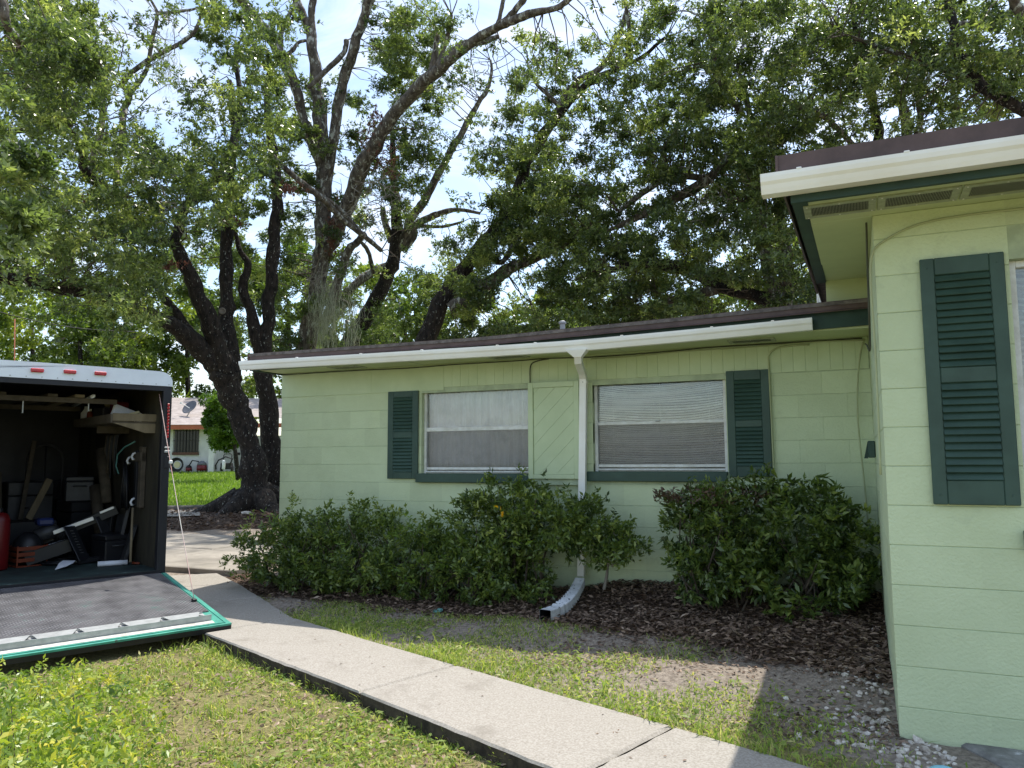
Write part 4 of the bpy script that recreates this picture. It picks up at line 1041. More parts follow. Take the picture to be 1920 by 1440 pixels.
# feet towards the sill, beam rising from left front to right back
def lb(name, m, p0, p1, w, h_, par=t):
    p0 = Vector(p0); p1 = Vector(p1); d = (p1 - p0); l = d.length; q = d.to_track_quat('Y', 'Z').to_matrix().to_4x4()
    mb = MB(); mb.cbox(-w / 2, w / 2, 0, l, -h_ / 2, h_ / 2, 0.004, Matrix.Translation(p0) @ q); return mb.build(name, m, par)
beam = lb('beam', 'black_steel', (-0.62, 0.25, 0.16), (0.25, 0.0, 0.55), 0.10, 0.10)
lb('bright_bar', 'alu_bar', (-0.40, -0.05, 0.33), (-0.02, -0.10, 0.47), 0.012, 0.045)
lb('bright_bar', 'alu_bar', (0.06, -0.02, 0.52), (0.20, -0.05, 0.58), 0.012, 0.03)
lb('bright_bar', 'alu_bar', (-0.55, -0.02, 0.17), (-0.28, -0.08, 0.25), 0.012, 0.014)
plate = lb('leg_plate', 'black_steel', (-0.28, -0.18, 0.40), (-0.15, -0.36, 0.04), 0.16, 0.012)
for i in range(9):
    p0 = Vector((-0.28, -0.18, 0.40)).lerp(Vector((-0.15, -0.36, 0.04)), 0.14 + i * 0.08) + Vector((0, -0.012, 0.004))
    mb = MB(); mb.cbox(-0.02, 0.02, -0.004, 0.004, -0.004, 0.004, 0.001, Matrix.Translation(p0)); mb.build('rib', 'tool_grey', plate)
lb('skid', 'black_steel', (-0.66, -0.10, 0.07), (-0.25, -0.16, 0.20), 0.06, 0.14); lb('skid', 'black_steel', (-0.22, -0.34, 0.03), (0.28, -0.22, 0.06), 0.06, 0.05)
lb('post', 'black_steel', (0.18, 0.05, 0.03), (0.20, 0.02, 0.52), 0.05, 0.05); lb('side_plate', 'tool_grey', (0.08, 0.02, 0.48), (0.20, -0.12, 0.08), 0.18, 0.01)
mo = MB(); mo.lathe([(0.05, -0.12), (0.08, -0.11), (0.085, 0.06), (0.06, 0.10), (0.03, 0.12)], (0, 0, 0), 18, Matrix.Translation((-0.44, 0.05, 0.33)) @ Matrix.Rotation(1.2, 4, 'Y')); motor = mo.build('motor', 'tool_grey', t, True)
mo = MB(); mo.cbox(-0.09, 0.07, -0.09, 0.09, 0.05, 0.13, 0.02, Matrix.Translation((-0.46, 0.04, 0.36))); mo.build('cover', 'blue_plastic', motor)
for k in range(7):
    mo = MB(); mo.lathe([(0.05, 0), (0.092, 0), (0.092, 0.006), (0.05, 0.006)], (0, 0, 0), 18, Matrix.Translation((-0.40 + 0.018 * k, 0.05, 0.335 - 0.007 * k)) @ Matrix.Rotation(1.2, 4, 'Y')); mo.build('cooling_fin', 'tool_grey', motor)
lb('control_arm', 'alu_bar', (-0.62, -0.1, 0.26), (-0.66, -0.14, 0.18), 0.012, 0.02)
# hank of black cable on the right wall
t = inside('cable_hank', 'hank of black electric cable hanging on the trailer wall', 'cable', (-0.09, 0.98, 0.62))
for i in range(26):
    mb = MB(); ph = i * 0.61; a = 0.05 + 0.09 * rnd.random(); dx = rnd.uniform(-0.03, 0.05); dy = rnd.uniform(-0.14, 0.10)
    h1 = rnd.uniform(0.44, 0.50); h0 = rnd.uniform(-0.06, 0.10)
    pts = [(dx * 0.3 + a * 0.35 * math.cos(w) , dy * (0.25 + 0.75 * (1 - (math.sin(w) + 1) / 2)) + a * math.cos(w), (h1 + h0) / 2 + (h1 - h0) / 2 * math.sin(w)) for w in np.linspace(0, 2 * math.pi, 15)]
    mb.tube(pts, 0.0065, 5, False); mb.build('loop', 'black_steel', t, True)
# wall rack with hooks, hose arc, rolled paper tubes, broom handle
t = inside('hook_rack', 'dark wooden rack with white hooks on the trailer wall', 'rack', (-0.004, 0.55, 0.60))
for y0, y1, z0, z1 in ((0.0, 0.10, 0, 0.66), (0.16, 0.24, 0.02, 0.62), (0.0, 0.30, 0.50, 0.60)):
    mb = MB(); mb.cbox(-0.05 if z1 - z0 > .2 else -0.06, 0, y0, y1, z0, z1, 0.006); mb.build('board', 'lumber_grey' if y0 == 0 else 'trailer_black', t)
for y, z in ((0.17, 0.555), (0.33, 0.51), (0.14, 0.06)):
    mb = MB(); mb.tube([(-0.062, y, z + 0.04), (-0.085, y, z + 0.03), (-0.10, y, z), (-0.09, y, z - 0.03), (-0.062, y + 0.03, z - 0.03)], 0.012, 8); mb.build('hook', 'paper_white', t, True)
mb = MB(); mb.tube([(-0.05, 0.25, 0.72), (-0.1, 0.45, 0.66), (-0.12, 0.62, 0.58), (-0.12, 0.66, 0.45), (-0.10, 0.62, 0.36)], 0.008, 8); mb.build('hose', 'teal_line', t, True)
for i, (y, z0, lab) in enumerate(((1.75, 0.62, 'upper brown cardboard tube strapped to the trailer wall'), (1.95, 0.18, 'lower brown cardboard tube strapped to the trailer wall'))):
    mb = MB(); mb.tube([(-0.10, y + 0.12, z0 + 0.62), (-0.10, y - 0.16, z0)], [0.075, 0.055], 14); o = one('cardboard_tube', lab, 'tube', mb, 'lumber_grey', (0, 0, 0), 0, 'cardboard tubes in the trailer', True)
mb = MB(); mb.tube([(-0.10, 0.62, 0.60), (-0.16, 0.42, 0.05)], 0.013, 8); one('broom_handle', 'thin wooden broom handle leaning under the hook rack', 'handle', mb, 'lumber', (0, 0, 0), 0, None, True)
# things on the shelf
z = 1.521
t = inside('white_jug', 'white plastic jug at the far end of the trailer shelf', 'jug', (-0.36, 1.60, z)); mb = MB(); mb.lathe([(0.05, 0), (0.06, 0.01), (0.06, 0.14), (0.025, 0.19), (0.025, 0.22)], (0, 0, 0), 16); mb.build('body', 'paper_white', t, True); mb = MB(); mb.tube([(0.055, 0, 0.13), (0.085, 0, 0.12), (0.085, 0, 0.07), (0.057, 0, 0.05)], 0.009, 7); mb.build('handle', 'paper_white', t, True)
t = inside('orange_can', 'orange spray can on the trailer shelf', 'can', (-0.38, 1.36, z)); mb = MB(); mb.lathe([(0.03, 0), (0.033, 0.005), (0.033, 0.13), (0.02, 0.15)], (0, 0, 0), 14); mb.build('body', 'orange_plastic', t, True); mb = MB(); mb.lathe([(0.016, 0.15), (0.016, 0.175)], (0, 0, 0), 10); mb.build('nozzle', 'frame_white', t)
mb = MB(); mb.cbox(-0.06, 0.06, -0.10, 0.10, 0, 0.18, 0.01); mb2 = one('dark_toolbox', 'dark grey toolbox in the middle of the trailer shelf', 'toolbox', mb, 'tool_grey', (-0.30, 1.15, z), 0.3)
mb = MB(); mb.cbox(-0.07, 0.07, -0.09, 0.09, 0, 0.24, 0.012); one('red_box', 'red box standing on the trailer shelf', 'box', mb, 'red_plastic', (-0.18, 0.98, z), 0.1)
t = inside('white_bucket', 'cream plastic bucket behind the toolbox on the shelf', 'bucket', (-0.16, 1.28, z)); mb = MB(); mb.lathe([(0.075, 0), (0.095, 0.24), (0.10, 0.24), (0.10, 0.255), (0.08, 0.255)], (0, 0, 0), 20); mb.build('body', 'cream_box', t, True); mb = MB(); mb.tube([(0.1 * math.cos(a), 0, 0.25 + 0.07 * math.sin(a)) for a in np.linspace(0, math.pi, 9)], 0.004, 6); mb.build('handle', 'tool_grey', t)
M_ = Matrix.Rotation(0.30, 4, 'Y'); mb = MB(); mb.cbox(-0.17, 0.17, -0.02, 0.02, 0, 0.12, 0.004, M_); one('white_tray', 'white tray tilted at the near end of the trailer shelf', 'tray', mb, 'paper_white', (-0.21, 0.62, z + 0.03), 0.25)
t = inside('cream_bracket', 'cream angled bracket in front of the white tray', 'bracket', (-0.20, 0.45, z + 0.02)); M_ = Matrix.Rotation(-0.32, 4, 'Y'); mb = MB(); mb.cbox(-0.12, 0.10, 0, 0.04, 0.05, 0.075, 0.003, M_); mb.build('long_arm', 'cream_box', t); mb = MB(); mb.cbox(0.085, 0.11, 0.001, 0.039, -0.03, 0.049, 0.003, M_); mb.build('short_arm', 'cream_box', t); mb = MB(); mb.cbox(-0.11, 0.08, 0.005, 0.035, -0.02, 0.049, 0.003, M_); mb.build('core', 'lumber_grey', t)
for i in range(15):
    x = -1.78 + i * .128; mb = MB(); mb.lathe([(.006, 0), (.005, .003), (.001, .004)], (0, 0, 0), 8, Matrix.Translation((x, -.0205, 1.897)) @ Matrix.Rotation(math.pi / 2, 4, 'X')); mb.build('rivet', 'galvanised', trailer)
for i, (x, y, r_, h_, lab, mm) in enumerate(((-.62, 1.75, .085, .19, 'dented grey paint can behind the machine', 'tool_grey'), (-.48, 1.95, .085, .19, 'black paint can next to the dented grey can', 'black_steel'))):
    t = inside('paint_can', lab, 'paint can', (x, y, .001), group='paint cans in the trailer'); mb = MB(); mb.lathe([(r_, 0), (r_, h_), (r_ * .96, h_), (r_ * .92, h_ - .008), (.01, h_ - .008)], (0, 0, 0), 20); mb.build('body', mm, t, True)
    mb = MB(); mb.tube([(r_ * math.cos(a), 0, h_ - .03 - .07 * math.sin(a)) for a in np.linspace(0, math.pi, 9)], .003, 5); mb.build('handle', 'galvanised', t)
t = inside('hose_coil', 'coil of dark hose lying on the trailer floor', 'hose', (-.62, 1.25, .012))
for k in range(5):
    mb = MB(); r_ = .13 + .018 * k; mb.tube([(r_ * math.cos(a), r_ * math.sin(a), .012 * (k % 3)) for a in np.linspace(0, 6.283, 20)], .010, 6, False); mb.build('loop', 'black_steel', t, True)
for i, (y, hh, tl_, lab) in enumerate(((1.02, .62, .18, 'tall dark sheet metal offcut leaning on the trailer wall'), (.80, .42, .26, 'short dark sheet metal offcut leaning nearest the sill'), (1.25, .5, .12, 'bent dark sheet metal offcut leaning behind the others'))):
    M_ = Matrix.Rotation(tl_, 4, 'Y'); mb = MB(); mb.cbox(-.004, .004, -.10, .10, 0, hh, .001, M_); mb.cbox(-.03, -.0041, -.10, -.092, 0, hh * .95, .001, M_); one('metal_offcut', lab, 'sheet metal', mb, 'tool_grey', (-.02 - math.sin(tl_) * hh, y, .002), .2 * (i - 1), 'offcuts leaning on the trailer wall')
# dark clutter packed against the right wall and the front
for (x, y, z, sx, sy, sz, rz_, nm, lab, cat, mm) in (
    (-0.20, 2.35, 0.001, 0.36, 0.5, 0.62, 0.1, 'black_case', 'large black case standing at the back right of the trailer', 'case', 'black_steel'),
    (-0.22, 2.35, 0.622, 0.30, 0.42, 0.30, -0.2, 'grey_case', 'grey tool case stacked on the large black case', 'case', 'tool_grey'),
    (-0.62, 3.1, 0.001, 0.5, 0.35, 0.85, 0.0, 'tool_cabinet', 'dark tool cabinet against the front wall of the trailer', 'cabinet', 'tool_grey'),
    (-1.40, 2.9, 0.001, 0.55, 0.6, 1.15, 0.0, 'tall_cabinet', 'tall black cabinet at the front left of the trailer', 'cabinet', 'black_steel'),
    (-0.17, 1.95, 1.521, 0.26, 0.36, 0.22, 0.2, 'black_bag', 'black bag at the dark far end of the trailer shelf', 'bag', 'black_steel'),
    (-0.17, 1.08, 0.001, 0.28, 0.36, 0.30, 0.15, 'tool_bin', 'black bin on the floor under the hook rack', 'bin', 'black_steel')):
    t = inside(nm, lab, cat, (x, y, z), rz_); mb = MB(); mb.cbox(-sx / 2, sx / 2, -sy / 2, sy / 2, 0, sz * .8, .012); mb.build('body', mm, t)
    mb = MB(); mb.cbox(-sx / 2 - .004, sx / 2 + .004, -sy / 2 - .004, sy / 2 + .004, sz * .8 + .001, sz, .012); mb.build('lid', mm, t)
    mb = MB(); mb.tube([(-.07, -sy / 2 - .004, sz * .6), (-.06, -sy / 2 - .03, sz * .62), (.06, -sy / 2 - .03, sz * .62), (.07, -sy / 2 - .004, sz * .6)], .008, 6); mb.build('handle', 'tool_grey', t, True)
t = inside('strap_bundle', 'bundle of dark straps hanging below the trailer shelf', 'straps', (-0.05, 1.45, 1.02))
for i in range(9):
    y_ = -.22 + .055 * i; l_ = rnd.uniform(.25, .6); mb = MB(); mb.tube([(0, y_, .42), (-.06, y_ + .01, .38), (-.07, y_ + .02, .2), (-.05 + rnd.uniform(-.03, .03), y_ + rnd.uniform(-.04, .04), .42 - l_)], .011, 5); mb.build('strap', ['black_steel', 'tool_grey', 'lumber_grey'][i % 3], t, True)
# scraps on the floor at the sill
mb = MB(); mb.tube([(-0.28, 0.02, 0.028), (0.0, 0.0, 0.028)], 0.027, 14); one('paper_roll', 'white paper roll lying on the trailer floor', 'paper roll', mb, 'paper_white', (-0.13, 0.62, 0), -0.15, None, True)
mb = MB(); mb.add([(-0.20, 0.0, 0.002), (-0.12, -0.06, 0.03), (-0.02, -0.04, 0.05), (0.10, 0.06, 0.06), (0.16, 0.10, 0.03), (0.0, 0.12, 0.07), (-0.08, 0.08, 0.055)], [(0, 1, 6), (1, 2, 6), (2, 5, 6), (2, 3, 5), (3, 4, 5)]); one('torn_paper', 'torn white paper sheet on the trailer floor', 'paper', mb, 'paper_white', (-0.62, 0.80, 0.001), 0.5)
t = inside('screwdriver', 'screwdriver with orange handle on the trailer floor', 'screwdriver', (0.0, 0, 0)); mb = MB(); mb.tube([(-0.085, 0.60, 0.016), (-0.03, 0.54, 0.016)], [0.015, 0.011], 10); mb.build('handle', 'orange_plastic', t, True); mb = MB(); mb.tube([(-0.085, 0.60, 0.016), (-0.13, 0.66, 0.014)], 0.004, 6); mb.build('blade', 'tool_grey', t)
# ------------------------------------------------------------------ trees
leaf_material('oak_leaf', [srgb(60, 75, 50), srgb(88, 104, 64), srgb(120, 134, 80), srgb(170, 176, 112)], trans=0.46, rough=0.28, spec=0.75, tcol=(1.6, 1.72, 0.85))
leaf_material('far_leaf', [srgb(58, 78, 40), srgb(86, 106, 50), srgb(118, 134, 62), srgb(150, 160, 80)], trans=0.40, rough=0.5)
leaf_material('dead_leaf', [srgb(92, 62, 54), srgb(112, 74, 62), srgb(130, 92, 74)], trans=0.25, rough=0.7, tcol=(1.2, 1.0, 0.9))
leaf_material('moss', [srgb(140, 146, 122), srgb(164, 168, 146), srgb(182, 184, 164)], trans=0.3, rough=0.9, tcol=(1.2, 1.2, 1.0))

# limbs: (tree, part name, [(x, y, depth, radius)]) in photograph pixels at a distance
LIMBS = [
 ('A', 'trunk', [(484, 990, 17.8, 64), (482, 960, 17.8, 44), (479, 925, 17.8, 30), (474, 870, 17.8, 23), (465, 820, 17.8, 21), (449, 775, 17.8, 21), (432, 735, 17.7, 23), (417, 698, 17.6, 27)]),
 ('A', 'limb', [(428, 722, 17.7, 20), (408, 688, 17.6, 22), (366, 645, 17.2, 20), (320, 608, 16.6, 15), (255, 580, 15.8, 13), (170, 552, 15, 12), (100, 538, 14.3, 12), (0, 520, 13.5, 11), (-130, 500, 12.5, 8), (-300, 470, 11.5, 5)]),
 ('A', 'limb', [(410, 672, 17.5, 14), (366, 636, 17.2, 11), (335, 597, 17.1, 10), (315, 568, 17.0, 9), (303, 557, 17, 6)]),
 ('A', 'limb', [(424, 700, 17.6, 20), (402, 625, 17.4, 18), (376, 562, 17.2, 16), (350, 500, 17.1, 13), (325, 455, 17, 10), (300, 455, 16.8, 10), (262, 440, 16.5, 10), (240, 400, 16.2, 9), (215, 365, 15.8, 9), (165, 325, 15.3, 9), (152, 285, 15, 7), (128, 245, 14.8, 6), (70, 242, 14.4, 5), (0, 246, 14, 4), (-80, 220, 13.6, 3)]),
 ('A', 'limb', [(325, 455, 17, 10), (352, 385, 17.4, 10), (398, 345, 17.8, 9), (430, 290, 18.2, 8), (450, 200, 18.6, 6), (440, 90, 18.8, 4)]),
 ('A', 'limb', [(436, 715, 17.8, 18), (426, 620, 18, 15), (424, 550, 18.2, 13), (424, 480, 18.4, 12), (427, 400, 18.6, 11), (430, 330, 18.8, 10), (440, 240, 19, 8), (430, 150, 19, 5)]),
 ('A', 'limb', [(240, 400, 16.2, 6), (205, 425, 15.8, 5), (180, 450, 15.4, 3)]),
 ('A', 'limb', [(-60, -60, 9.8, 9), (2, 0, 10, 8), (9, 30, 10, 8), (14, 48, 10.2, 7), (38, 80, 10.5, 6), (55, 108, 10.8, 4), (70, 150, 11, 3)]),
 ('A', 'limb', [(165, 325, 15.3, 6), (190, 240, 16, 6), (192, 185, 16.5, 6), (187, 140, 17, 6), (155, 60, 17, 6), (118, 0, 17, 5), (90, -60, 17, 4)]),
 ('A', 'limb', [(215, 365, 15.8, 5), (228, 260, 17, 6), (233, 205, 18, 6), (244, 178, 18, 5), (230, 155, 18, 5), (268, 120, 18, 5), (310, 96, 18, 4), (352, 72, 18, 4), (372, 45, 18, 3), (384, -10, 18, 2)]),
 ('A', 'limb', [(244, 178, 18, 4), (275, 130, 18.2, 4), (285, 75, 18.2, 4), (295, 28, 18.2, 3), (280, -5, 18.2, 2)]),
 ('A', 'limb', [(295, 26, 18.2, 3), (330, 22, 18.2, 3), (368, 16, 18.2, 2), (390, 4, 18.2, 2)]),
 ('B', 'trunk', [(522, 990, 18.9, 44), (516, 955, 18.9, 30), (510, 860, 18.8, 21), (503, 760, 18.7, 18), (494, 690, 18.6, 16), (500, 620, 18.6, 13), (507, 540, 18.7, 12), (513, 450, 18.8, 11), (520, 380, 18.9, 10), (515, 300, 19, 9), (500, 200, 19, 6), (505, 120, 19, 4)]),
 ('B', 'limb', [(492, 695, 18.6, 15), (480, 625, 18.5, 11), (464, 568, 18.5, 10), (457, 528, 18.5, 8), (465, 495, 18.5, 7), (452, 470, 18.4, 5), (440, 430, 18.3, 3)]),
 ('C', 'trunk', [(545, 1000, 21, 36), (558, 880, 21, 26), (574, 660, 21, 20), (592, 560, 21, 16), (603, 480, 21, 15), (606, 400, 21, 15), (607, 320, 21, 15)]),
 ('C', 'limb', [(605, 330, 21, 14), (602, 235, 21, 13), (592, 150, 21, 11), (585, 80, 21, 9), (573, 40, 21, 8), (550, -10, 21, 8), (520, -80, 21, 7)]),
 ('C', 'limb', [(587, 95, 21, 7), (585, 45, 21, 7), (587, -10, 21, 7), (590, -80, 21, 7)]),
 ('C', 'limb', [(603, 310, 21, 11), (578, 245, 20.8, 9), (566, 205, 20.8, 8), (545, 140, 20.6, 11), (520, 95, 20.5, 10), (490, 45, 20.4, 9), (445, -10, 20.2, 8), (400, -80, 20, 6)]),
 ('C', 'limb', [(528, 105, 20.5, 5), (527, 65, 20.6, 5), (538, 35, 20.7, 4), (552, 15, 20.8, 3)]),
 ('C', 'limb', [(530, 108, 20.5, 4), (548, 95, 20.6, 4), (560, 80, 20.6, 3), (574, 76, 20.6, 3)]),
 ('C', 'limb', [(608, 345, 21, 12), (616, 310, 20.9, 11), (627, 250, 20.8, 10), (640, 170, 20.6, 10), (660, 100, 20.4, 10), (685, 25, 20.2, 9), (702, -30, 20, 9), (730, -110, 20, 6)]),
 ('C', 'limb', [(650, 76, 20.5, 5), (644, 100, 20.4, 5), (612, 132, 20.2, 5), (578, 165, 20, 4)]),
 ('C', 'limb', [(606, 480, 21, 15), (632, 430, 21, 15), (658, 370, 20.6, 15), (685, 302, 20, 15), (728, 232, 19.4, 13), (778, 170, 18.8, 12), (828, 125, 18.2, 11), (875, 86, 17.6, 9), (920, 58, 17, 9), (955, 40, 16.6, 8), (1000, 25, 16.2, 7), (1045, 14, 15.8, 6), (1075, -8, 15.5, 5), (1140, -50, 15, 3)]),
 ('C', 'limb', [(845, 105, 18, 8), (870, 83, 17.8, 8), (905, 78, 17.7, 6), (935, 68, 17.5, 4)]),
 ('C', 'limb', [(930, 52, 16.8, 7), (958, 28, 16.7, 6), (985, -5, 16.5, 6), (1010, -40, 16.4, 4)]),
 ('C', 'limb', [(822, 124, 18.2, 6), (832, 92, 18.2, 4), (841, 62, 18.2, 4), (847, 28, 18.2, 3)]),
 ('C', 'limb', [(806, 140, 18.4, 6), (815, 105, 18.4, 6), (820, 66, 18.4, 5)]),
 ('C', 'limb', [(932, 50, 16.9, 5), (938, 30, 16.9, 4), (946, -10, 16.9, 4)]),
 ('C', 'limb', [(715, 470, 20.2, 4), (680, 440, 19.6, 5), (640, 410, 19, 5), (608, 375, 18.4, 6), (575, 350, 18, 6), (540, 320, 17.6, 5), (505, 285, 17.2, 4)]),
 ('C', 'limb', [(680, 440, 19.6, 4), (640, 395, 19.4, 4), (612, 372, 19.2, 3), (565, 355, 19, 3)]),
 ('C', 'limb', [(612, 600, 21, 9), (650, 480, 20.6, 8), (668, 455, 20.5, 7), (685, 438, 20.4, 5)]),
 ('D', 'trunk', [(600, 1010, 23, 36), (625, 760, 23, 20), (648, 660, 23, 16), (690, 590, 23, 14), (726, 520, 23, 13), (741, 470, 23, 12), (744, 400, 23, 10), (740, 340, 23, 7), (735, 240, 23, 4)]),
 ('D', 'limb', [(746, 470, 23, 9), (762, 432, 22.9, 8), (778, 400, 22.8, 8), (798, 372, 22.6, 8), (830, 312, 22.4, 7), (870, 242, 22.2, 6), (898, 192, 22, 5), (912, 170, 22, 4), (922, 140, 22, 3), (919, 112, 22, 2)]),
 ('D', 'limb', [(752, 470, 23, 8), (775, 428, 23, 7), (800, 410, 23, 7), (825, 400, 23, 6), (860, 393, 23, 4), (900, 400, 23, 3)]),
 ('D', 'limb', [(758, 468, 23, 6), (777, 445, 23, 5), (780, 425, 23, 4), (830, 425, 23, 3), (870, 415, 23, 2)]),
 ('D', 'limb', [(735, 455, 23, 7), (722, 415, 23, 6), (718, 390, 23, 4)]),
 ('D', 'limb', [(650, 548, 22.6, 8), (690, 515, 22.8, 8), (732, 498, 23, 8)]),
 ('D', 'limb', [(700, 510, 22.8, 4), (690, 470, 22.6, 4), (672, 450, 22.4, 3)]),
 ('E', 'trunk', [(720, 1010, 19, 36), (770, 720, 19, 22), (838, 545, 19, 15), (868, 508, 19, 14), (900, 465, 19, 13), (935, 425, 19, 12), (960, 380, 19, 12), (985, 315, 19, 10), (1005, 275, 19, 9), (1045, 218, 18.8, 9), (1085, 172, 18.6, 7), (1130, 140, 18.4, 6), (1190, 115, 18.2, 4), (1250, 70, 18, 3)]),
 ('E', 'limb', [(1010, 270, 19, 9), (1050, 205, 18.8, 9), (1062, 180, 18.8, 8), (1088, 150, 18.7, 7), (1115, 135, 18.6, 6), (1150, 95, 18.5, 4), (1175, 20, 18.4, 3)]),
 ('E', 'limb', [(1075, 182, 18.6, 5), (1100, 160, 18.6, 6), (1118, 150, 18.6, 5)]),
 ('E', 'limb', [(1055, 205, 18.8, 4), (1025, 175, 18.8, 4), (1005, 155, 18.8, 3), (990, 120, 18.8, 2)]),
 ('E', 'limb', [(1175, 125, 18.3, 4), (1180, 60, 18.2, 4), (1172, 0, 18.1, 3), (1168, -50, 18, 3)]),
 ('E', 'limb', [(845, 580, 18.9, 13), (880, 555, 18.8, 12), (925, 525, 18.6, 12), (965, 500, 18.5, 11), (1010, 480, 18.4, 9), (1060, 455, 18.3, 6), (1110, 420, 18.2, 4)]),
 ('E', 'limb', [(975, 440, 18.8, 5), (945, 488, 18.7, 5), (925, 490, 18.7, 4)]),
 ('G', 'trunk', [(1560, 1000, 15.5, 38), (1530, 700, 15.5, 24), (1470, 590, 15.7, 17), (1420, 556, 16, 13), (1380, 546, 16, 12), (1345, 535, 16.2, 12), (1310, 512, 16.4, 13), (1260, 498, 16.6, 11), (1200, 495, 16.8, 9), (1140, 508, 17, 5)]),
 ('G', 'limb', [(1350, 540, 16.2, 10), (1300, 553, 16.4, 9), (1230, 570, 16.6, 7), (1170, 582, 17, 4)]),
 ('G', 'limb', [(1465, 585, 15.7, 14), (1440, 500, 15.9, 13), (1428, 420, 16, 12), (1424, 340, 16.2, 10), (1420, 260, 16.4, 7), (1400, 190, 16.5, 5), (1385, 120, 16.6, 4)]),
 ('G', 'limb', [(1428, 420, 16, 9), (1380, 290, 16.2, 8), (1330, 335, 16.3, 9), (1275, 367, 16.4, 9), (1215, 397, 16.5, 8), (1165, 422, 16.7, 5), (1120, 440, 16.9, 2)]),
 ('G', 'limb', [(1330, 335, 16.3, 6), (1260, 330, 16.4, 6), (1215, 355, 16.5, 6), (1160, 397, 16.6, 4)]),
 ('G', 'limb', [(1475, 600, 15.7, 12), (1470, 440, 15.7, 10), (1455, 370, 15.8, 8), (1448, 300, 15.9, 5)]),
 ('G', 'limb', [(1455, 420, 15.7, 5), (1420, 395, 15.8, 4), (1385, 372, 15.9, 3)]),
 ('G', 'limb', [(1390, 210, 16.5, 6), (1348, 150, 16.2, 7), (1340, 95, 16, 7), (1332, 40, 15.8, 6), (1336, -20, 15.6, 5), (1340, -90, 15.6, 4)]),
 ('F', 'trunk', [(1980, 1000, 13.5, 50), (1990, 500, 13.3, 30), (1960, 250, 13.1, 15), (1925, 210, 13, 13), (1880, 186, 13, 11), (1830, 150, 13.2, 11), (1802, 105, 13.4, 9), (1785, 40, 13.6, 8), (1780, -20, 13.8, 7), (1770, -100, 14, 5)]),
 ('F', 'limb', [(1830, 155, 13.2, 6), (1760, 125, 13.6, 6), (1700, 105, 14, 5), (1640, 85, 14.4, 4), (1570, 60, 14.8, 3)]),
 ('F', 'limb', [(1790, 48, 13.6, 6), (1820, 45, 13.5, 6), (1860, 55, 13.4, 4)]),
 ('F', 'limb', [(1990, 160, 13, 8), (1930, 55, 12.6, 9), (1905, 10, 12.4, 9), (1885, -40, 12.2, 7)]),
 ('H', 'trunk', [(1680, 1000, 17, 32), (1660, 400, 17, 13), (1645, 290, 17, 10), (1647, 240, 17, 9), (1640, 205, 17, 8), (1618, 120, 17, 6), (1600, 30, 17, 4), (1590, -60, 17, 3)]),
 ('H', 'limb', [(1664, 420, 17, 10), (1700, 250, 17, 9), (1688, 190, 17, 8), (1676, 120, 17, 6), (1690, 40, 17, 4)]),
 ('H', 'limb', [(1664, 380, 17, 8), (1722, 245, 17, 6), (1722, 180, 17, 5), (1735, 100, 17, 3)]),
 ('H', 'limb', [(1650, 330, 17, 6), (1560, 230, 16.4, 5), (1500, 200, 16, 5), (1470, 185, 15.8, 4)]),
]
TREES = {
 'A': ('oak_tree', 'big forked oak leaning left beside the driveway behind the trailer', 'tree'),
 'B': ('oak_tree', 'straight dark oak stem close behind the leaning oak, beside the house corner', 'tree'),
 'C': ('oak_tree', 'tall grey oak behind the left end of the roof, one limb sweeping to the right', 'tree'),
 'D': ('oak_tree', 'slender oak behind the roof with a forked top and one long bare limb', 'tree'),
 'E': ('oak_tree', 'oak behind the middle of the low roof, leaning to the upper right', 'tree'),
 'G': ('oak_tree', 'oak behind the low roof with an arching limb that reaches left', 'tree'),
 'F': ('oak_tree', 'oak at the upper right edge above the wing roof', 'tree'),
 'H': ('oak_tree', 'thin upright oak rising just behind the wing roof', 'tree'),
}
root = {}; nodes = []; node_tree = []
def smooth_path(P, sub=4):
    out = []
    for i in range(len(P) - 1):
        p0 = P[max(i - 1, 0)]; p1 = P[i]; p2 = P[i + 1]; p3 = P[min(i + 2, len(P) - 1)]
        for k in range(sub):
            t = k / sub; out.append(0.5 * ((2 * p1) + (p2 - p0) * t + (2 * p0 - 5 * p1 + 4 * p2 - p3) * t * t + (3 * p1 - p0 - 3 * p2 + p3) * t ** 3))
    out.append(P[-1]); return out
for tr, nm, pts in LIMBS:
    P4 = []
    for (x, y, d, r) in pts:
        p = at_depth(x, y, d); P4.append(Vector((p.x, p.y, p.z, r * d / FOC)))
    if nm == 'trunk':
        g = zg1(P4[0].x, P4[0].y)
        P4[0].z = g - 0.15
        nme, lab, cat = TREES[tr]; root[tr] = thing(nme, lab, cat, (P4[0].x, P4[0].y, g), 0, 'oaks round the house')
    sp = smooth_path(P4, 5)
    n = 16 if nm == 'trunk' else 9
    pp = []; rr = []
    for i, q in enumerate(sp):
        w = 0.25 * q.w * (0 if i == 0 else 1)
        pp.append(Vector((q.x + rnd.uniform(-w, w) * .5, q.y + rnd.uniform(-w, w) * .5, q.z))); rr.append(q.w * (1 + rnd.uniform(-0.09, 0.09)))
        if q.w < 0.25: nodes.append((q.x, q.y, q.z)); node_tree.append(tr)
    mb = MB(); mb.tube(pp, rr, n)
    # uneven bark outline
    mb.v = [(x + 0.02 * math.sin(7 * z + 3 * y) * (rr[0] > .1), y + 0.02 * math.sin(6 * z + 5 * x) * (rr[0] > .1), z) for x, y, z in mb.v]
    dark = tr in 'AB' and rr[0] > 0.12
    mb.build(nm, 'bark' if (dark or nm == 'trunk' and tr != 'C') else 'bark_limb', root[tr], True)
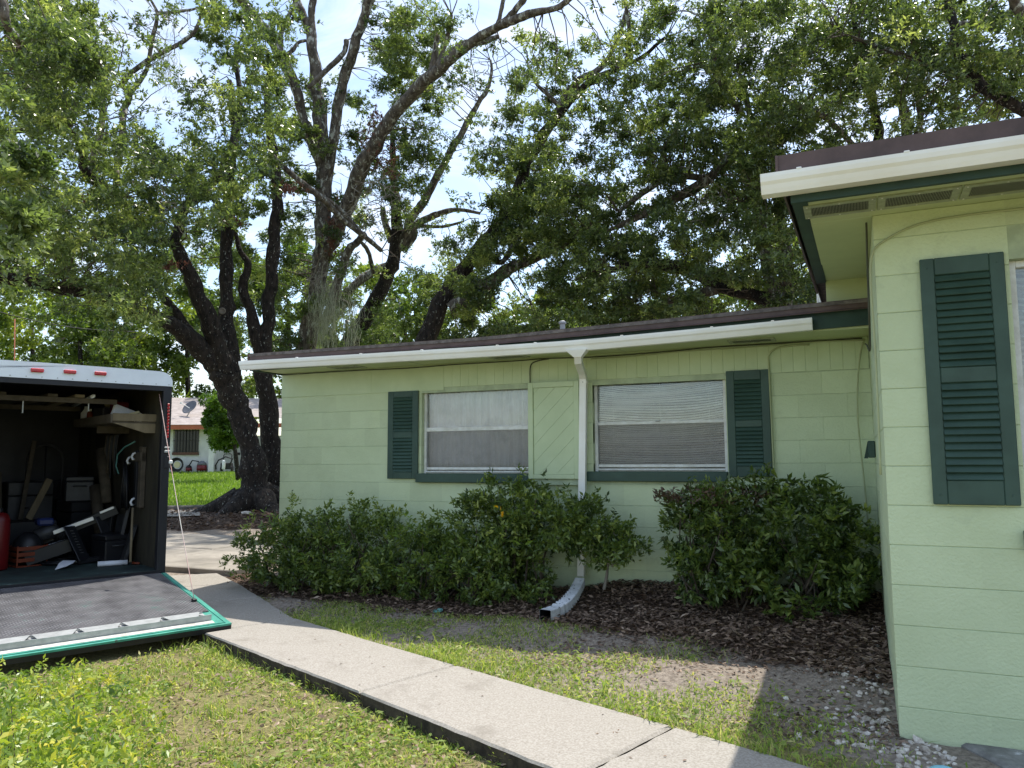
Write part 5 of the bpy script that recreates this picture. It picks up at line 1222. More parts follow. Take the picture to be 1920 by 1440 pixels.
# root flare of the leaning oak
for (dx, dy, l) in ((-1.0, -0.35, 1.5), (-0.4, -1.0, 1.2), (0.7, -0.8, 1.0), (-0.9, 0.5, 1.1)):
    b = Vector((TREE_BASE.x, TREE_BASE.y, 0)); d = (RIGHT * dx + Vector((FWD.x, FWD.y, 0)) * dy * 1.0); d.z = 0; d.normalize()
    pts = []; rads = []
    for t in np.linspace(0, 1, 7):
        q = b + d * (0.35 + l * t); q.z = zg1(q.x, q.y) + 0.30 * (1 - t) ** 2 - 0.05 - 0.1 * t; pts.append(q); rads.append(0.26 * (1 - t) + 0.05)
    mb = MB(); mb.tube(pts, rads, 9); mb.build('root', 'bark', root['A'], True)
# pruned branch scars
for (x, y, r_) in ((417, 583, 6),):
    c = at_depth(x, y, 17.85); n_ = (Vector((0, 0, H)) - c).normalized(); M_ = Matrix.Translation(c) @ n_.to_track_quat('Z', 'Y').to_matrix().to_4x4()
    mb = MB(); mb.lathe([(0.075, -0.02), (0.08, 0.02), (0.055, 0.03), (0.045, 0.012), (0.01, 0.012)], (0, 0, 0), 16, M_); mb.build('pruning_scar', 'twig_grey', root['A'], True)

NODES = np.array(nodes); NT = np.array(node_tree)
# foliage density in the frame, 60 px cells, rows from the top
DENS = [
 '89823376630376100124758887788778', '89943268731487325547578788888788', '99864346752376336656778687888888',
 '88843267763445346667887788755766', '77777467763566357756888998552222', '86689888863574268875788887322222',
 '98888786543552279987778888322222', '88899576543213589998888887322222', '66899746554225875899988887322222',
 '11478647665336936899987777322222', '01233235665568988898533333222222', '00000022443332222222222222222222']
K = {c: -math.log(1 - v) for c, v in zip('0123456789', (0.0, 0.04, 0.12, 0.24, 0.40, 0.56, 0.72, 0.84, 0.93, 0.975))}
def depth_range(x):
    lo = np.interp(x, [-120, 0, 240, 480, 700, 900, 1200, 1500, 1900, 2040], [9.5, 10, 11.3, 13.5, 17.5, 17, 15, 13.5, 12, 12])
    hi = np.interp(x, [-120, 0, 240, 480, 700, 900, 1200, 1500, 1900, 2040], [16, 17, 19, 21.5, 24, 22, 19.5, 18, 16, 16])
    return lo, hi
LEAF_A = 0.5 * 0.095 * 0.037 * 0.37
clC = []; clN = []; clR = []
for r in range(-2, 12):
    for c in range(-2, 34):
        ch = DENS[min(max(r, 0), 11)][min(max(c, 0), 31)]
        k = K[ch] * (0.35 if (r < 0 or c < 0 or c > 31) else 1.0) * float(np.interp(c, [0, 4, 8, 10, 14, 16, 31], [1.2, 1.25, 1.25, 1.65, 1.65, 1.45, 1.4]))
        if k <= 0: continue
        x0, y0 = c * 60, r * 60
        lo, hi = depth_range(x0 + 30)
        if 5 <= c <= 8 and r >= 7: lo, hi = 18.8, 23.0          # leaves behind the stems
        if 9 <= c <= 13 and r >= 1: lo = 19.8
        dm = (lo + hi) / 2
        n_leaf = k * (60 * dm / FOC) ** 2 / LEAF_A
        m_ = max(1, int(round(1.3 + k * 2.0)))
        for j in range(m_):
            d = lo + (hi - lo) * rnd.random()
            p = at_depth(x0 + rnd.uniform(0, 60), y0 + rnd.uniform(0, 60), d)
            clC.append((p.x, p.y, p.z)); clN.append(n_leaf / m_ * (d / dm) ** 2); clR.append(rnd.uniform(0.20, 0.46))
# nearer sprays at the left edge
for (x, y, d, n_leaf, r) in ((20, 180, 8.2, 150, .16), (10, 240, 8.4, 150, .15), (40, 290, 7.8, 420, .26), (70, 310, 7.8, 380, .22), (15, 330, 7.6, 300, .22), (30, 400, 7.6, 520, .27), (60, 400, 7.8, 380, .22), (15, 460, 7.6, 420, .25), (50, 440, 7.8, 300, .2),
                             (90, 60, 10, 600, .35), (60, 120, 10.5, 500, .32), (130, 90, 11, 700, .36), (160, 130, 11, 500, .3), (185, 110, 11, 300, .24)):
    p = at_depth(x, y, d); clC.append((p.x, p.y, p.z)); clN.append(n_leaf); clR.append(r)
clC = np.array(clC); clN = np.array(clN); clR = np.array(clR)
# each clump belongs to the nearest limb; a thin branchlet ties it in
d2 = ((clC[:, None, :] - NODES[None, :, :]) ** 2).sum(2)
near = d2.argmin(1); owner = NT[near]
PER = 9
used_node = {}
for tr in root:
    sel = np.where(owner == tr)[0]
    if len(sel) == 0: continue
    tw = MB(); T = []; D = []; tint0 = []
    for i in sel:
        c = clC[i]; b = NODES[near[i]]; n_t = max(2, int(clN[i] / PER))
        ax = np.array([1.25, 1.25, 0.8]) * clR[i]
        o_, dd = sphere_pts(n_t, 0.35)
        T.append(c + o_ * ax); D.append(unit(dd * 0.7 + np.array([0, 0, 0.35]) + rng.normal(0, 0.25, dd.shape)))
        tint0.append(np.full(n_t, rng.normal(0.42, 0.18)))
        cv = Vector(c); bv = Vector(b); L_ = (cv - bv).length
        used_node[near[i]] = used_node.get(near[i], 0) + 1
        if L_ < 2.2 and used_node[near[i]] <= 4:
            mid = bv.lerp(cv, 0.5) + Vector((rnd.uniform(-.15, .15), rnd.uniform(-.15, .15), rnd.uniform(-.05, .25))) * min(L_, 2)
            r0 = min(0.024, 0.008 + 0.005 * L_)
            q1 = bv.lerp(mid, .5) + Vector(rng.normal(0, .07, 3)); q2 = mid.lerp(cv, .5) + Vector(rng.normal(0, .07, 3)); tw.tube([bv, q1, mid, q2, cv], [r0, r0 * .8, r0 * 0.6, r0 * .4, 0.004], 4, False)
        for k_ in range(2):
            q = c + o_[rng.integers(n_t)] * ax
            tw.tube([cv, cv.lerp(Vector(q), 0.55) + Vector(rng.normal(0, .04, 3)), Vector(q)], [0.006, 0.004, 0.002], 3, False)
    T = np.concatenate(T); D = np.concatenate(D); tint0 = np.concatenate(tint0)
    v, q = leaf_arrays(T, D, PER, 0.095, 0.037, spread=0.85, along=0.14, droop=0.12, up=0.7)
    tint = np.clip(np.repeat(tint0, PER) + rng.normal(0, 0.16, len(q)), 0, 1)
    me = np_mesh('crown', v, q, tint); o = link('crown', me, 'oak_leaf', root[tr]); o['kind'] = 'stuff'
    o = tw.build('twigs', 'twig_brown', root[tr], recalc=False); o['kind'] = 'stuff'
#print('oak clumps', len(clC), 'leaves', int(clN.sum()))

# withered leaf clusters
for tr, spots in (('C', ((705, 225, 19.6, 14, 26), (690, 262, 19.8, 12, 20), (712, 285, 19.7, 13, 34), (735, 310, 19.5, 12, 30), (620, 455, 20.4, 14, 34), (628, 430, 20.4, 12, 30), (540, 355, 17.4, 22, 12))), ('A', ((440, 412, 18.2, 20, 12), (418, 410, 18.2, 14, 10), (175, 375, 15, 22, 12), (320, 500, 16.6, 18, 10)))):
    T = []
    for (x, y, d, sx, sy) in spots:
        for k in range(46):
            p = at_depth(x + rnd.gauss(0, sx * .6), y + rnd.gauss(0, sy * .6), d + rnd.gauss(0, .15)); T.append(tuple(p))
    T = np.array(T); D = unit(rng.normal(0, .6, T.shape) + np.array([0, 0, -0.7]))
    v, q = leaf_arrays(T, D, 6, 0.08, 0.03, droop=0.6); me = np_mesh('dead_leaves', v, q, rng.random(len(q))); o = link('dead_leaves', me, 'dead_leaf', root[tr]); o['kind'] = 'stuff'

# grey dead twigs and hanging moss
def dead_twigs(tr, x, y, d, n, rad, down=0.2):
    mb = MB()
    for i in range(n):
        p = at_depth(x + rnd.gauss(0, rad * .35), y + rnd.gauss(0, rad * .3), d + rnd.gauss(0, .3)); dr = Vector((rnd.gauss(0, 1), rnd.gauss(0, 1), rnd.gauss(-down, .6))).normalized(); pts = [p]
        for k in range(5):
            dr = (dr + Vector((rnd.gauss(0, .35), rnd.gauss(0, .35), rnd.gauss(-.05, .3)))).normalized(); p = p + dr * rnd.uniform(.10, .22); pts.append(p)
            if k in (1, 3):
                e = p + (dr + Vector((rnd.gauss(0, .7), rnd.gauss(0, .7), rnd.gauss(0, .7)))).normalized() * rnd.uniform(.12, .3); mb.tube([p, p.lerp(e, .5) + Vector((0, 0, .02)), e], [.006, .005, .003], 3, False)
        mb.tube(pts, [.011, .010, .008, .007, .005, .003], 4, False)
    o = mb.build('dead_twigs', 'twig_grey', root[tr], recalc=False); o['kind'] = 'stuff'
dead_twigs('C', 690, 380, 19.2, 50, 90); dead_twigs('C', 610, 520, 19.8, 46, 80); dead_twigs('E', 1170, 530, 16.8, 40, 60, .5); dead_twigs('G', 1320, 350, 15.9, 40, 90, .3); dead_twigs('G', 1430, 260, 15.6, 14, 30, .2); dead_twigs('A', 300, 370, 15.2, 26, 60, .2); dead_twigs('D', 915, 130, 21.8, 10, 40, -.3); dead_twigs('A', 300, 60, 17.8, 30, 120, -.6)
def moss(tr, spots):
    V_ = []; Q_ = []; k = 0
    for (x, y, d, sx, n, ln) in spots:
        for i in range(n):
            p = np.array(at_depth(x + rnd.gauss(0, sx), y + rnd.gauss(0, 30), d + rnd.gauss(0, .35))); l = ln * rnd.uniform(.15, .9) ** 1.2; w = rnd.uniform(.003, .007); a = rnd.random() * 6.28; sd = np.array([math.cos(a), math.sin(a), 0]) * w
            pts = [p]
            for j in range(4): p = p + np.array([rnd.gauss(0, .035), rnd.gauss(0, .035), -l / 4]); pts.append(p)
            for j, q in enumerate(pts): V_ += [q - sd * (1 - .15 * j), q + sd * (1 - .15 * j)]
            for j in range(4): Q_.append((k + 2 * j, k + 2 * j + 1, k + 2 * j + 3, k + 2 * j + 2))
            k += 10
    me = np_mesh('hanging_moss', np.array(V_), np.array(Q_), rng.random(len(Q_))); o = link('hanging_moss', me, 'moss', root[tr]); o['kind'] = 'stuff'
moss('C', ((615, 575, 19.6, 15, 480, 1.0), (606, 600, 19.6, 10, 240, .8), (660, 590, 19.8, 9, 180, .95), (640, 560, 19.8, 26, 160, .5)))
moss('A', ((318, 105, 17.8, 10, 130, .45), (310, 130, 17.8, 10, 60, .4)))
# ------------------------------------------------------------------ hedges and shrubs by the wall
leaf_material('hedge_leaf', [srgb(56, 74, 44), srgb(92, 112, 58), srgb(126, 142, 72), srgb(166, 174, 94)], trans=0.32, rough=0.32, spec=0.6)
leaf_material('hedge_bronze', [srgb(84, 64, 62), srgb(98, 80, 66), srgb(84, 100, 58)], trans=0.25, rough=0.45)
leaf_material('bright_leaf', [srgb(88, 114, 50), srgb(122, 146, 60), srgb(158, 170, 74), srgb(196, 188, 84)], trans=0.30, rough=0.4)
leaf_material('yellow_leaf', [srgb(226, 178, 40), srgb(206, 160, 50), srgb(190, 190, 60)], trans=0.35, rough=0.45)
material('stem', srgb(96, 86, 74), rough=0.9, col2=srgb(62, 54, 46), scale=20)

def shrub(name, label, parts, stems, leaf=0.055, width=0.023, mat_='hedge_leaf', per=8, tint=(0.42, 0.16), along=0.07, up=0.55, core=True):
    """parts: ellipsoids (cx, cy, cz, rx, ry, rz, tips); leaves sit on the outer shell"""
    gx = np.mean([p[0] for p in parts]); gy = np.mean([p[1] for p in parts])
    t = thing(name, label, 'shrub', (gx, gy, zg1(gx, gy)), 0)
    T = []; D = []; tt = []
    for (cx, cy, cz, rx, ry, rz, n) in parts:
        m_ = max(6, n // 11)                                                  # sprays of leaves with dark gaps between them
        c_, cd = sphere_pts(m_, 0.70); c_ = np.sign(c_) * np.abs(c_) ** 0.8
        c_ = c_ * (1 + 0.13 * rng.normal(size=(m_, 1)))
        k_ = rng.integers(0, m_, int(n * 1.15)); dd = unit(cd[k_] + rng.normal(0, .45, (len(k_), 3)))
        P = np.array([cx, cy, cz]) + c_[k_] * np.array([rx, ry, rz]) + rng.normal(0, 1, (len(k_), 3)) * np.array([.062, .05, .05])
        P[:, 2] = np.maximum(P[:, 2], zg(P[:, 0], P[:, 1]) + 0.03)
        P[:, 1] = np.minimum(P[:, 1], 7.26)
        T.append(P); D.append(unit(dd + np.array([0, -0.1, 0.3]) + rng.normal(0, .35, dd.shape))); tt.append(np.clip(rng.normal(tint[0], tint[1], len(P)), 0, 1))
    T = np.concatenate(T); D = np.concatenate(D); tt = np.concatenate(tt)
    v, q = leaf_arrays(T, D, per, leaf, width, spread=0.8, along=along, droop=0.05, up=up)
    me = np_mesh('foliage', v, q, np.clip(np.repeat(tt, per) + rng.normal(0, .12, len(q)), 0, 1)); o = link('foliage', me, mat_, t); o['kind'] = 'stuff'
    if stems:
        mb = MB()
        for i in range(stems):
            (cx, cy, cz, rx, ry, rz, n) = [p_ for p_ in parts if p_[6] >= 300][rng.integers(len([p_ for p_ in parts if p_[6] >= 300]))]
            b = Vector((cx + rnd.uniform(-.5, .5) * rx, cy + rnd.uniform(-.3, .3) * ry, 0)); b.z = zg1(b.x, b.y) - .02
            e = Vector((cx + rnd.uniform(-.85, .85) * rx, cy + rnd.uniform(-.8, .5) * ry, cz + rnd.uniform(-.3, .8) * rz))
            m_ = b.lerp(e, .5) + Vector((rnd.gauss(0, .04), rnd.gauss(0, .04), 0)); mb.tube([b, m_, e], [.012, .008, .004], 5, False)
        o = mb.build('stems', 'stem', t, recalc=False); o['kind'] = 'stuff'
    return t
def gz(z): return H + z
# long low hedge at the left
lh = [(-6.05, 6.64, gz(-1.02), .28, .28, .30, 150), (-5.80, 6.75, gz(-1.00), .42, .34, .36, 360), (-5.35, 6.80, gz(-.98), .48, .38, .42, 440), (-4.85, 6.85, gz(-.95), .48, .38, .45, 450), (-4.35, 6.85, gz(-1.00), .46, .38, .40, 400), (-3.92, 6.80, gz(-1.03), .42, .40, .37, 370), (-5.5, 6.6, gz(-1.08), .42, .24, .2, 120), (-4.6, 6.6, gz(-1.06), .5, .26, .2, 150)]
t = shrub('hedge', 'long low unclipped green hedge along the left half of the wall', lh, 60)
# sprigs above its top, brighter young shoots at its front
def sprigs(t, pts, mat_, leaf, width, per=9, along=.12, name='sprigs', tint=(.5, .2)):
    T = np.array([p for p in pts]); D = unit(np.tile([[0, -0.15, 1.0]], (len(T), 1)) + rng.normal(0, .3, T.shape))
    v, q = leaf_arrays(T, D, per, leaf, width, spread=0.9, along=along, droop=.15); me = np_mesh(name, v, q, np.clip(rng.normal(tint[0], tint[1], len(q)), 0, 1)); o = link(name, me, mat_, t); o['kind'] = 'stuff'; return o
sp = []
for (x, y) in ((545, 925), (553, 935), (548, 945), (660, 925), (665, 935), (655, 945), (700, 940), (760, 945), (820, 955), (838, 958), (605, 950), (640, 945), (480, 960), (465, 975), (720, 950), (790, 960)):
    for k in range(3): p = at_y(x + rnd.uniform(-6, 6), y + rnd.uniform(-4, 10), 6.8); sp.append(tuple(p))
sprigs(t, sp, 'hedge_leaf', .05, .02, 8, .10, tint=(.6, .15))
sp = [tuple(at_y(x + rnd.uniform(-12, 12), y + rnd.uniform(-10, 12), 6.45)) for (x, y) in ((770, 985), (760, 970), (735, 995), (745, 1075), (760, 1085), (790, 1045), (830, 1050), (500, 965), (640, 1010), (560, 1035), (590, 1070)) for k in range(3)]
sprigs(t, sp, 'bright_leaf', .06, .022, 6, .08, 'young_leaves', tint=(.15, .12))
# taller shrub in front of the cover panel, overhanging to the right
ms = [(-3.30, 6.80, gz(-.72), .40, .36, .46, 560), (-2.95, 6.85, gz(-.55), .42, .34, .30, 460), (-3.05, 6.70, gz(-1.05), .45, .38, .30, 420), (-2.52, 6.80, gz(-.60), .40, .32, .22, 299), (-2.25, 6.80, gz(-.72), .32, .30, .17, 260), (-2.02, 6.82, gz(-.80), .22, .24, .12, 120), (-3.45, 6.72, gz(-1.10), .36, .36, .26, 300)]
t = shrub('shrub', 'tall green shrub under the cover panel, overhanging the downspout', ms, 22)
mb = MB()
for pts in ([(1133, 1105), (1138, 1080), (1140, 1060), (1147, 1038), (1155, 1015), (1148, 990)], [(1147, 1060), (1160, 1055), (1165, 1040), (1172, 1020), (1168, 1000)], [(1140, 1055), (1143, 1030), (1140, 1005)], [(1160, 1055), (1175, 1050), (1182, 1038)]):
    P = [at_y(x, y, 6.9) for x, y in pts]; mb.tube(smooth_path([Vector((p.x, p.y, p.z, 0)) for p in P], 3) and [Vector(q[:3]) for q in smooth_path([Vector((p.x, p.y, p.z, 0)) for p in P], 3)], list(np.linspace(.016, .006, (len(P) - 1) * 3 + 1)), 6, False)
o = mb.build('bare_stems', 'twig_grey', t, True); o['kind'] = 'stuff'
tag(o, 'pale bare stems under the right overhang')
sp = [tuple(at_y(x + rnd.uniform(-3, 3), y + rnd.uniform(-3, 3), 6.38)) for (x, y) in ((936, 950), (941, 957), (941, 968))]
sprigs(t, sp, 'yellow_leaf', .075, .03, 2, .03, 'yellow_leaves', tint=(.1, .1))
sp = [tuple(at_y(x, y, 6.35)) for (x, y) in ((985, 1018), (975, 1015))]; sprigs(t, sp, 'bright_leaf', .08, .035, 3, .03, 'young_leaves', tint=(.3, .1))
sp = [tuple(at_y(x + rnd.uniform(-5, 5), y + rnd.uniform(-4, 4), 6.9)) for (x, y) in ((1128, 935), (1118, 945), (1105, 950), (1060, 915), (1020, 905), (980, 895), (975, 875)) for k in range(2)]; sprigs(t, sp, 'hedge_leaf', .06, .022, 6, .08, tint=(.3, .15))
# right shrub in the inner corner
rs = [(-1.28, 6.85, gz(-.62), .30, .30, .35, 360), (-.95, 6.85, gz(-.60), .40, .32, .38, 420), (-.50, 6.80, gz(-.60), .42, .34, .38, 380), (-.15, 6.80, gz(-.72), .26, .30, .36, 220), (-1.10, 6.72, gz(-.92), .42, .32, .24, 300), (-.45, 6.65, gz(-.98), .46, .34, .26, 300)]
t = shrub('shrub', 'broad dark shrub in the corner between the shutter and the wing', rs, 40, leaf=.062, width=.025, tint=(.34, .17))
o_, dd = sphere_pts(110, .8)
sp = [tuple(np.array((-1.1, 6.8, gz(-.30))) + p * np.array([.6, .28, .07])) for p in o_]; sprigs(t, sp, 'hedge_bronze', .05, .02, 7, .07, 'bronze_leaves', tint=(.4, .3))
sp = [tuple(at_y(x + rnd.uniform(-8, 8), y + rnd.uniform(-5, 8), 6.8)) for (x, y) in ((1405, 905), (1415, 915), (1455, 905), (1480, 898), (1535, 895), (1545, 905), (1560, 915), (1575, 930), (1590, 945), (1260, 975), (1258, 1020), (1620, 990), (1630, 1010)) for k in range(2)]; sprigs(t, sp, 'hedge_leaf', .10, .03, 8, .10, tint=(.3, .15))
sp = [tuple(at_y(x + rnd.uniform(-14, 14), y + rnd.uniform(-12, 12), 6.42)) for (x, y) in ((1370, 1040), (1400, 1080), (1445, 1110), (1490, 1120), (1520, 1130), (1575, 1115), (1540, 1075), (1480, 960), (1510, 970), (1560, 950), (1600, 1075), (1520, 1155), (1450, 1130), (1350, 1010), (1330, 980)) for k in range(3)]; sprigs(t, sp, 'hedge_leaf', .085, .028, 9, .07, 'large_leaves', tint=(.45, .16))

# yellow-green weed bush at the lower left, close to the camera
wb = []
for i in range(1150):
    x = rnd.uniform(-60, 330); y = rnd.uniform(1235, 1465)
    if rnd.random() > (1.0 - max(0, x - 120) / 230) * min(1, (y - 1215) / 80): continue
    p = at_z(x, y, H - 1.53 + .04 + (.62 if x < 230 else .28) * rnd.random() ** 1.1); wb.append(tuple(p))
g = at_z(140, 1400, H - 1.5)
t = thing('weed_bush', 'sunlit yellow green weed bush at the lower left edge', 'bush', (g.x, g.y, zg1(g.x, g.y)))
T = np.array(wb); D = unit(rng.normal(0, .5, T.shape) + np.array([0.25, 0, .6]))
v, q = leaf_arrays(T, D, 10, .036, .014, spread=.9, along=.09, droop=.12, up=.7); me = np_mesh('foliage', v, q, np.clip(np.repeat(rng.normal(.42, .26, len(T)), 10) + rng.normal(0, .12, len(q)), 0, 1)); o = link('foliage', me, 'bright_leaf', t); o['kind'] = 'stuff'
mb = MB()
for i in range(30):
    e = Vector(wb[rng.integers(len(wb))]); b = Vector((e.x + rnd.gauss(0, .12), e.y + rnd.gauss(0, .12), 0)); b.z = zg1(b.x, b.y) - .01; mb.tube([b, b.lerp(e, .5) + Vector((rnd.gauss(0, .02), rnd.gauss(0, .02), 0)), e], [.004, .003, .0015], 4, False)
o = mb.build('stems', 'stem', t, recalc=False); o['kind'] = 'stuff'

# ------------------------------------------------------------------ grass, leaf litter, stones
leaf_material('grass_blade', [srgb(98, 122, 60), srgb(132, 154, 76), srgb(168, 176, 100), srgb(210, 196, 150)], trans=0.40, rough=0.5, spec=0.3, tcol=(1.7, 1.8, .8))
leaf_material('lawn_blade', [srgb(92, 116, 44), srgb(116, 140, 54), srgb(146, 164, 74)], trans=0.35, rough=0.5, spec=0.3, tcol=(1.7, 1.9, .7))
leaf_material('litter', [srgb(66, 54, 46), srgb(104, 86, 72), srgb(142, 120, 102), srgb(188, 166, 144)], trans=0.12, rough=0.7, spec=0.3, tcol=(1.3, 1.1, .9))
def blades(name, X, Y, hgt, w, mat_, lean=.5, tint=(.45, .22), z_off=0, zf=None):
    n = len(X); Z = (zf or zg)(X, Y) + z_off; P = np.stack([X, Y, Z], 1)
    a = rng.random(n) * 6.283; sd = np.stack([np.cos(a), np.sin(a), np.zeros(n)], 1) * (w * (.7 + .6 * rng.random((n, 1))))
    b = rng.random(n) * 6.283; ln = np.stack([np.cos(b), np.sin(b), np.zeros(n)], 1) * (lean * rng.random((n, 1)))
    h_ = (hgt * (.35 + .9 * rng.random((n, 1)))); upv = np.array([[0, 0, 1.0]])
    m_ = P + (upv * .55 + ln * .30) * h_; t_ = P + (upv * (1 - .25 * rng.random((n, 1))) + ln * 1.0) * h_
    v = np.stack([P - sd, P + sd, m_ + sd * .8, m_ - sd * .8, t_ + sd * .15, t_ - sd * .15], 1).reshape(-1, 3)
    k = np.arange(n)[:, None] * 6; q = np.concatenate([k + np.array([[0, 1, 2, 3]]), k + np.array([[3, 2, 4, 5]])], 1).reshape(-1, 4)
    me = np_mesh(name, v, q, np.repeat(np.clip(rng.normal(tint[0], tint[1], n), 0, 1), 2)); o = link(name, me, mat_); return o
def on_path(X, Y):
    r = 5.709 - (X + 4.821) * .3875; return (Y < r + .02) & (Y > r - .86) & (X > -5.3)
def off_ramp(X, Y):
    q = np.stack([X - TO.x, Y - TO.y], 1); lx = q[:, 0] * math.cos(TR) + q[:, 1] * math.sin(TR); ly = -q[:, 0] * math.sin(TR) + q[:, 1] * math.cos(TR)
    return ~((lx < .07) & (lx > -2) & (ly > -1.75))
# near lawn, left of the path
n = 120000; X = rng.uniform(-6.8, 1.0, n); Y = rng.uniform(1.3, 5.0, n)
d = .50 + .55 * noise2(X, Y, 3.4, 21) + .45 * noise2(X, Y, 14.0, 22)
ed = 5.709 - (X + 4.821) * .3875 - .86
keep = (Y < ed - .01) & off_ramp(X, Y) & (rng.random(n) < np.clip(d, .10, 1)) & (X * FWD.x + Y * FWD.y > 1.9)
o = blades('grass', X[keep], Y[keep], .036, .0040, 'grass_blade', 1.9, (.48, .30)); tag(o, 'patchy sunlit lawn grass in front of the path', 'grass', kind='stuff')
# strip between the path and the wall: thin, patchy, tufted along the path's edge
n = 130000; X = rng.uniform(-6.2, .6, n); Y = rng.uniform(3.9, 6.4, n); r = 5.709 - (X + 4.821) * .3875
d = np.clip(.80 - (Y - r) * .50 + .60 * noise2(X, Y, 3.0, 31) + .2 * noise2(X, Y, 8.0, 32), 0, 1) * np.interp(X, [-5.5, -4.8, -1.6, -.5, .3], [.2, 1, .8, .40, .12])
keep = (Y > r + .015) & (rng.random(n) < d * .8) & (litter_mask(X, Y) < .6)
o = blades('grass', X[keep], Y[keep], .032, .0038, 'grass_blade', 1.9, (.46, .28)); tag(o, 'thin patchy grass between the path and the hedges', 'grass', kind='stuff')
# tall tufts
tx = []; ty = []
for (cx, cy, k, s) in ([(-4.6 + .16 * i + rnd.gauss(0, .05), 5.72 - .062 * i + rnd.gauss(0, .05), 26, .06) for i in range(16)] + [(-5.0, 4.75, 90, .10), (-4.75, 4.65, 60, .10), (-1.5, 4.75, 24, .05), (-.95, 4.6, 24, .06), (-.6, 4.55, 18, .05), (-.25, 4.55, 18, .06), (-3.0, 5.3, 40, .1), (-5.4, 3.4, 60, .2), (-3.6, 3.6, 40, .15)]):
    tx += list(rng.normal(cx, s, k)); ty += list(rng.normal(cy, s, k))
for i in range(150):
    x_ = rnd.uniform(-5.0, .3); y_ = 5.709 - (x_ + 4.821) * .3875 + (.01 if rnd.random() < .55 else -.875); k = rnd.randint(3, 12); tx += list(rng.normal(x_, .02, k)); ty += list(rng.normal(y_, .012, k))
tx = np.array(tx); ty = np.array(ty); kp = ~on_path(tx, ty - .03) | ~on_path(tx, ty + .03)
o = blades('grass_tufts', tx[kp], ty[kp], .085, .0038, 'grass_blade', 1.0, (.5, .2)); tag(o, 'taller grass tufts along the edges of the path', 'grass', kind='stuff')

def litter(name, label, X, Y, size, tint, flat=.5, zup=.03, m='litter', cat='leaf litter', zfix=None):
    n = len(X); P = np.stack([X, Y, (zg(X, Y) if zfix is None else zfix) + zup * rng.random(n) ** 1.5 + .004], 1)
    a = rng.random(n) * 6.283; ld = np.stack([np.cos(a), np.sin(a), rng.normal(0, flat * .5, n)], 1); ld = unit(ld)
    nr = np.stack([rng.normal(0, flat, n), rng.normal(0, flat, n), np.ones(n)], 1); nr -= ld * np.sum(nr * ld, 1, keepdims=True); nr = unit(nr); sd = np.cross(ld, nr)
    L_ = size * (.6 + .7 * rng.random((n, 1))); W_ = L_ * (.26 + .16 * rng.random((n, 1))); cu = rng.normal(.1, .16, (n, 1))
    m_ = P + ld * L_ * .5 + nr * L_ * cu * .5
    v = np.stack([P, m_ + sd * W_ * .5, P + ld * L_, m_ - sd * W_ * .5], 1).reshape(-1, 3); q = np.arange(n * 4).reshape(-1, 4)
    me = np_mesh(name, v, q, np.clip(rng.normal(tint[0], tint[1], n), 0, 1)); o = link(name, me, m); return tag(o, label, cat, kind='stuff')
n = 42000; X = rng.uniform(-6.9, .12, n); Y = rng.uniform(4.8, 7.26, n); mk = litter_mask(X, Y)
keep = rng.random(n) < mk * np.interp(X, [-6.9, -4.5, -3.0, -2, 0.1], [.40, .45, .6, 1, 1]); litter('leaf_litter', 'dark brown dead leaves heaped along the wall under the shrubs', X[keep], Y[keep], .060, (.46, .24))
n = 15000; X = rng.uniform(-5.2, .15, n); Y = rng.uniform(4.3, 6.4, n); r = 5.709 - (X + 4.821) * .3875
keep = (Y > r + .03) & (litter_mask(X, Y) < .7) & (rng.random(n) < (.34 + .35 * (X > -.7)) * (1 + .8 * noise2(X, Y, 2.5, 61)) + .5 * litter_mask(X, Y)); litter('leaf_litter', 'scattered brown leaves on the bare soil beside the path', X[keep], Y[keep], .042, (.42, .22), .35, .012)
n = 5200; X = rng.uniform(-6.2, 0, n); Y = rng.uniform(1.6, 4.8, n); keep = (Y < 5.709 - (X + 4.821) * .3875 - .9) & off_ramp(X, Y); litter('leaf_litter', 'dry leaves scattered through the near lawn', X[keep], Y[keep], .045, (.68, .2), .5, .03)
n = 260; X = rng.uniform(-4.9, .3, n); Y = rng.uniform(2.9, 5.7, n); r = 5.709 - (X + 4.821) * .3875; keep = (Y < r - .03) & (Y > r - .82) & (rng.random(n) < .55); litter('fallen_leaves', 'few dry leaf scraps lying on the concrete path', X[keep], Y[keep], .026, (.45, .25), .2, .004, zfix=np.full(int(keep.sum()), H - 1.43))
# broad-leaved weeds among the grass
n = 60000; X = rng.uniform(-6.8, .4, n); Y = rng.uniform(1.4, 5.9, n); r = 5.709 - (X + 4.821) * .3875
d = np.where(Y < r - .87, .34 + .45 * noise2(X, Y, 2.6, 51) + .35 * noise2(X, Y, 12, 53), np.where(Y > r + .02, (.55 - (Y - r) * .6 + .5 * noise2(X, Y, 3.4, 52)) * np.interp(X, [-5, -1.6, -.4], [1, .8, .3]), 0))
keep = off_ramp(X, Y) & (rng.random(n) < np.clip(d, 0, 1)) & (litter_mask(X, Y) < .5) & (X * FWD.x + Y * FWD.y > 1.9)
litter('ground_weeds', 'low broad-leaved weeds mixed into the lawn grass', X[keep], Y[keep], .042, (.40, .24), .8, .04, 'grass_blade', 'weeds')
# bark and leaves round the oak
a = rng.random(5200) * 6.283; rr_ = 3.3 * np.sqrt(rng.random(5200)); X = TREE_BASE.x + rr_ * np.cos(a); Y = TREE_BASE.y + rr_ * np.sin(a); litter('leaf_litter', 'brown leaf mulch round the foot of the leaning oak', X, Y, .11, (.3, .2))

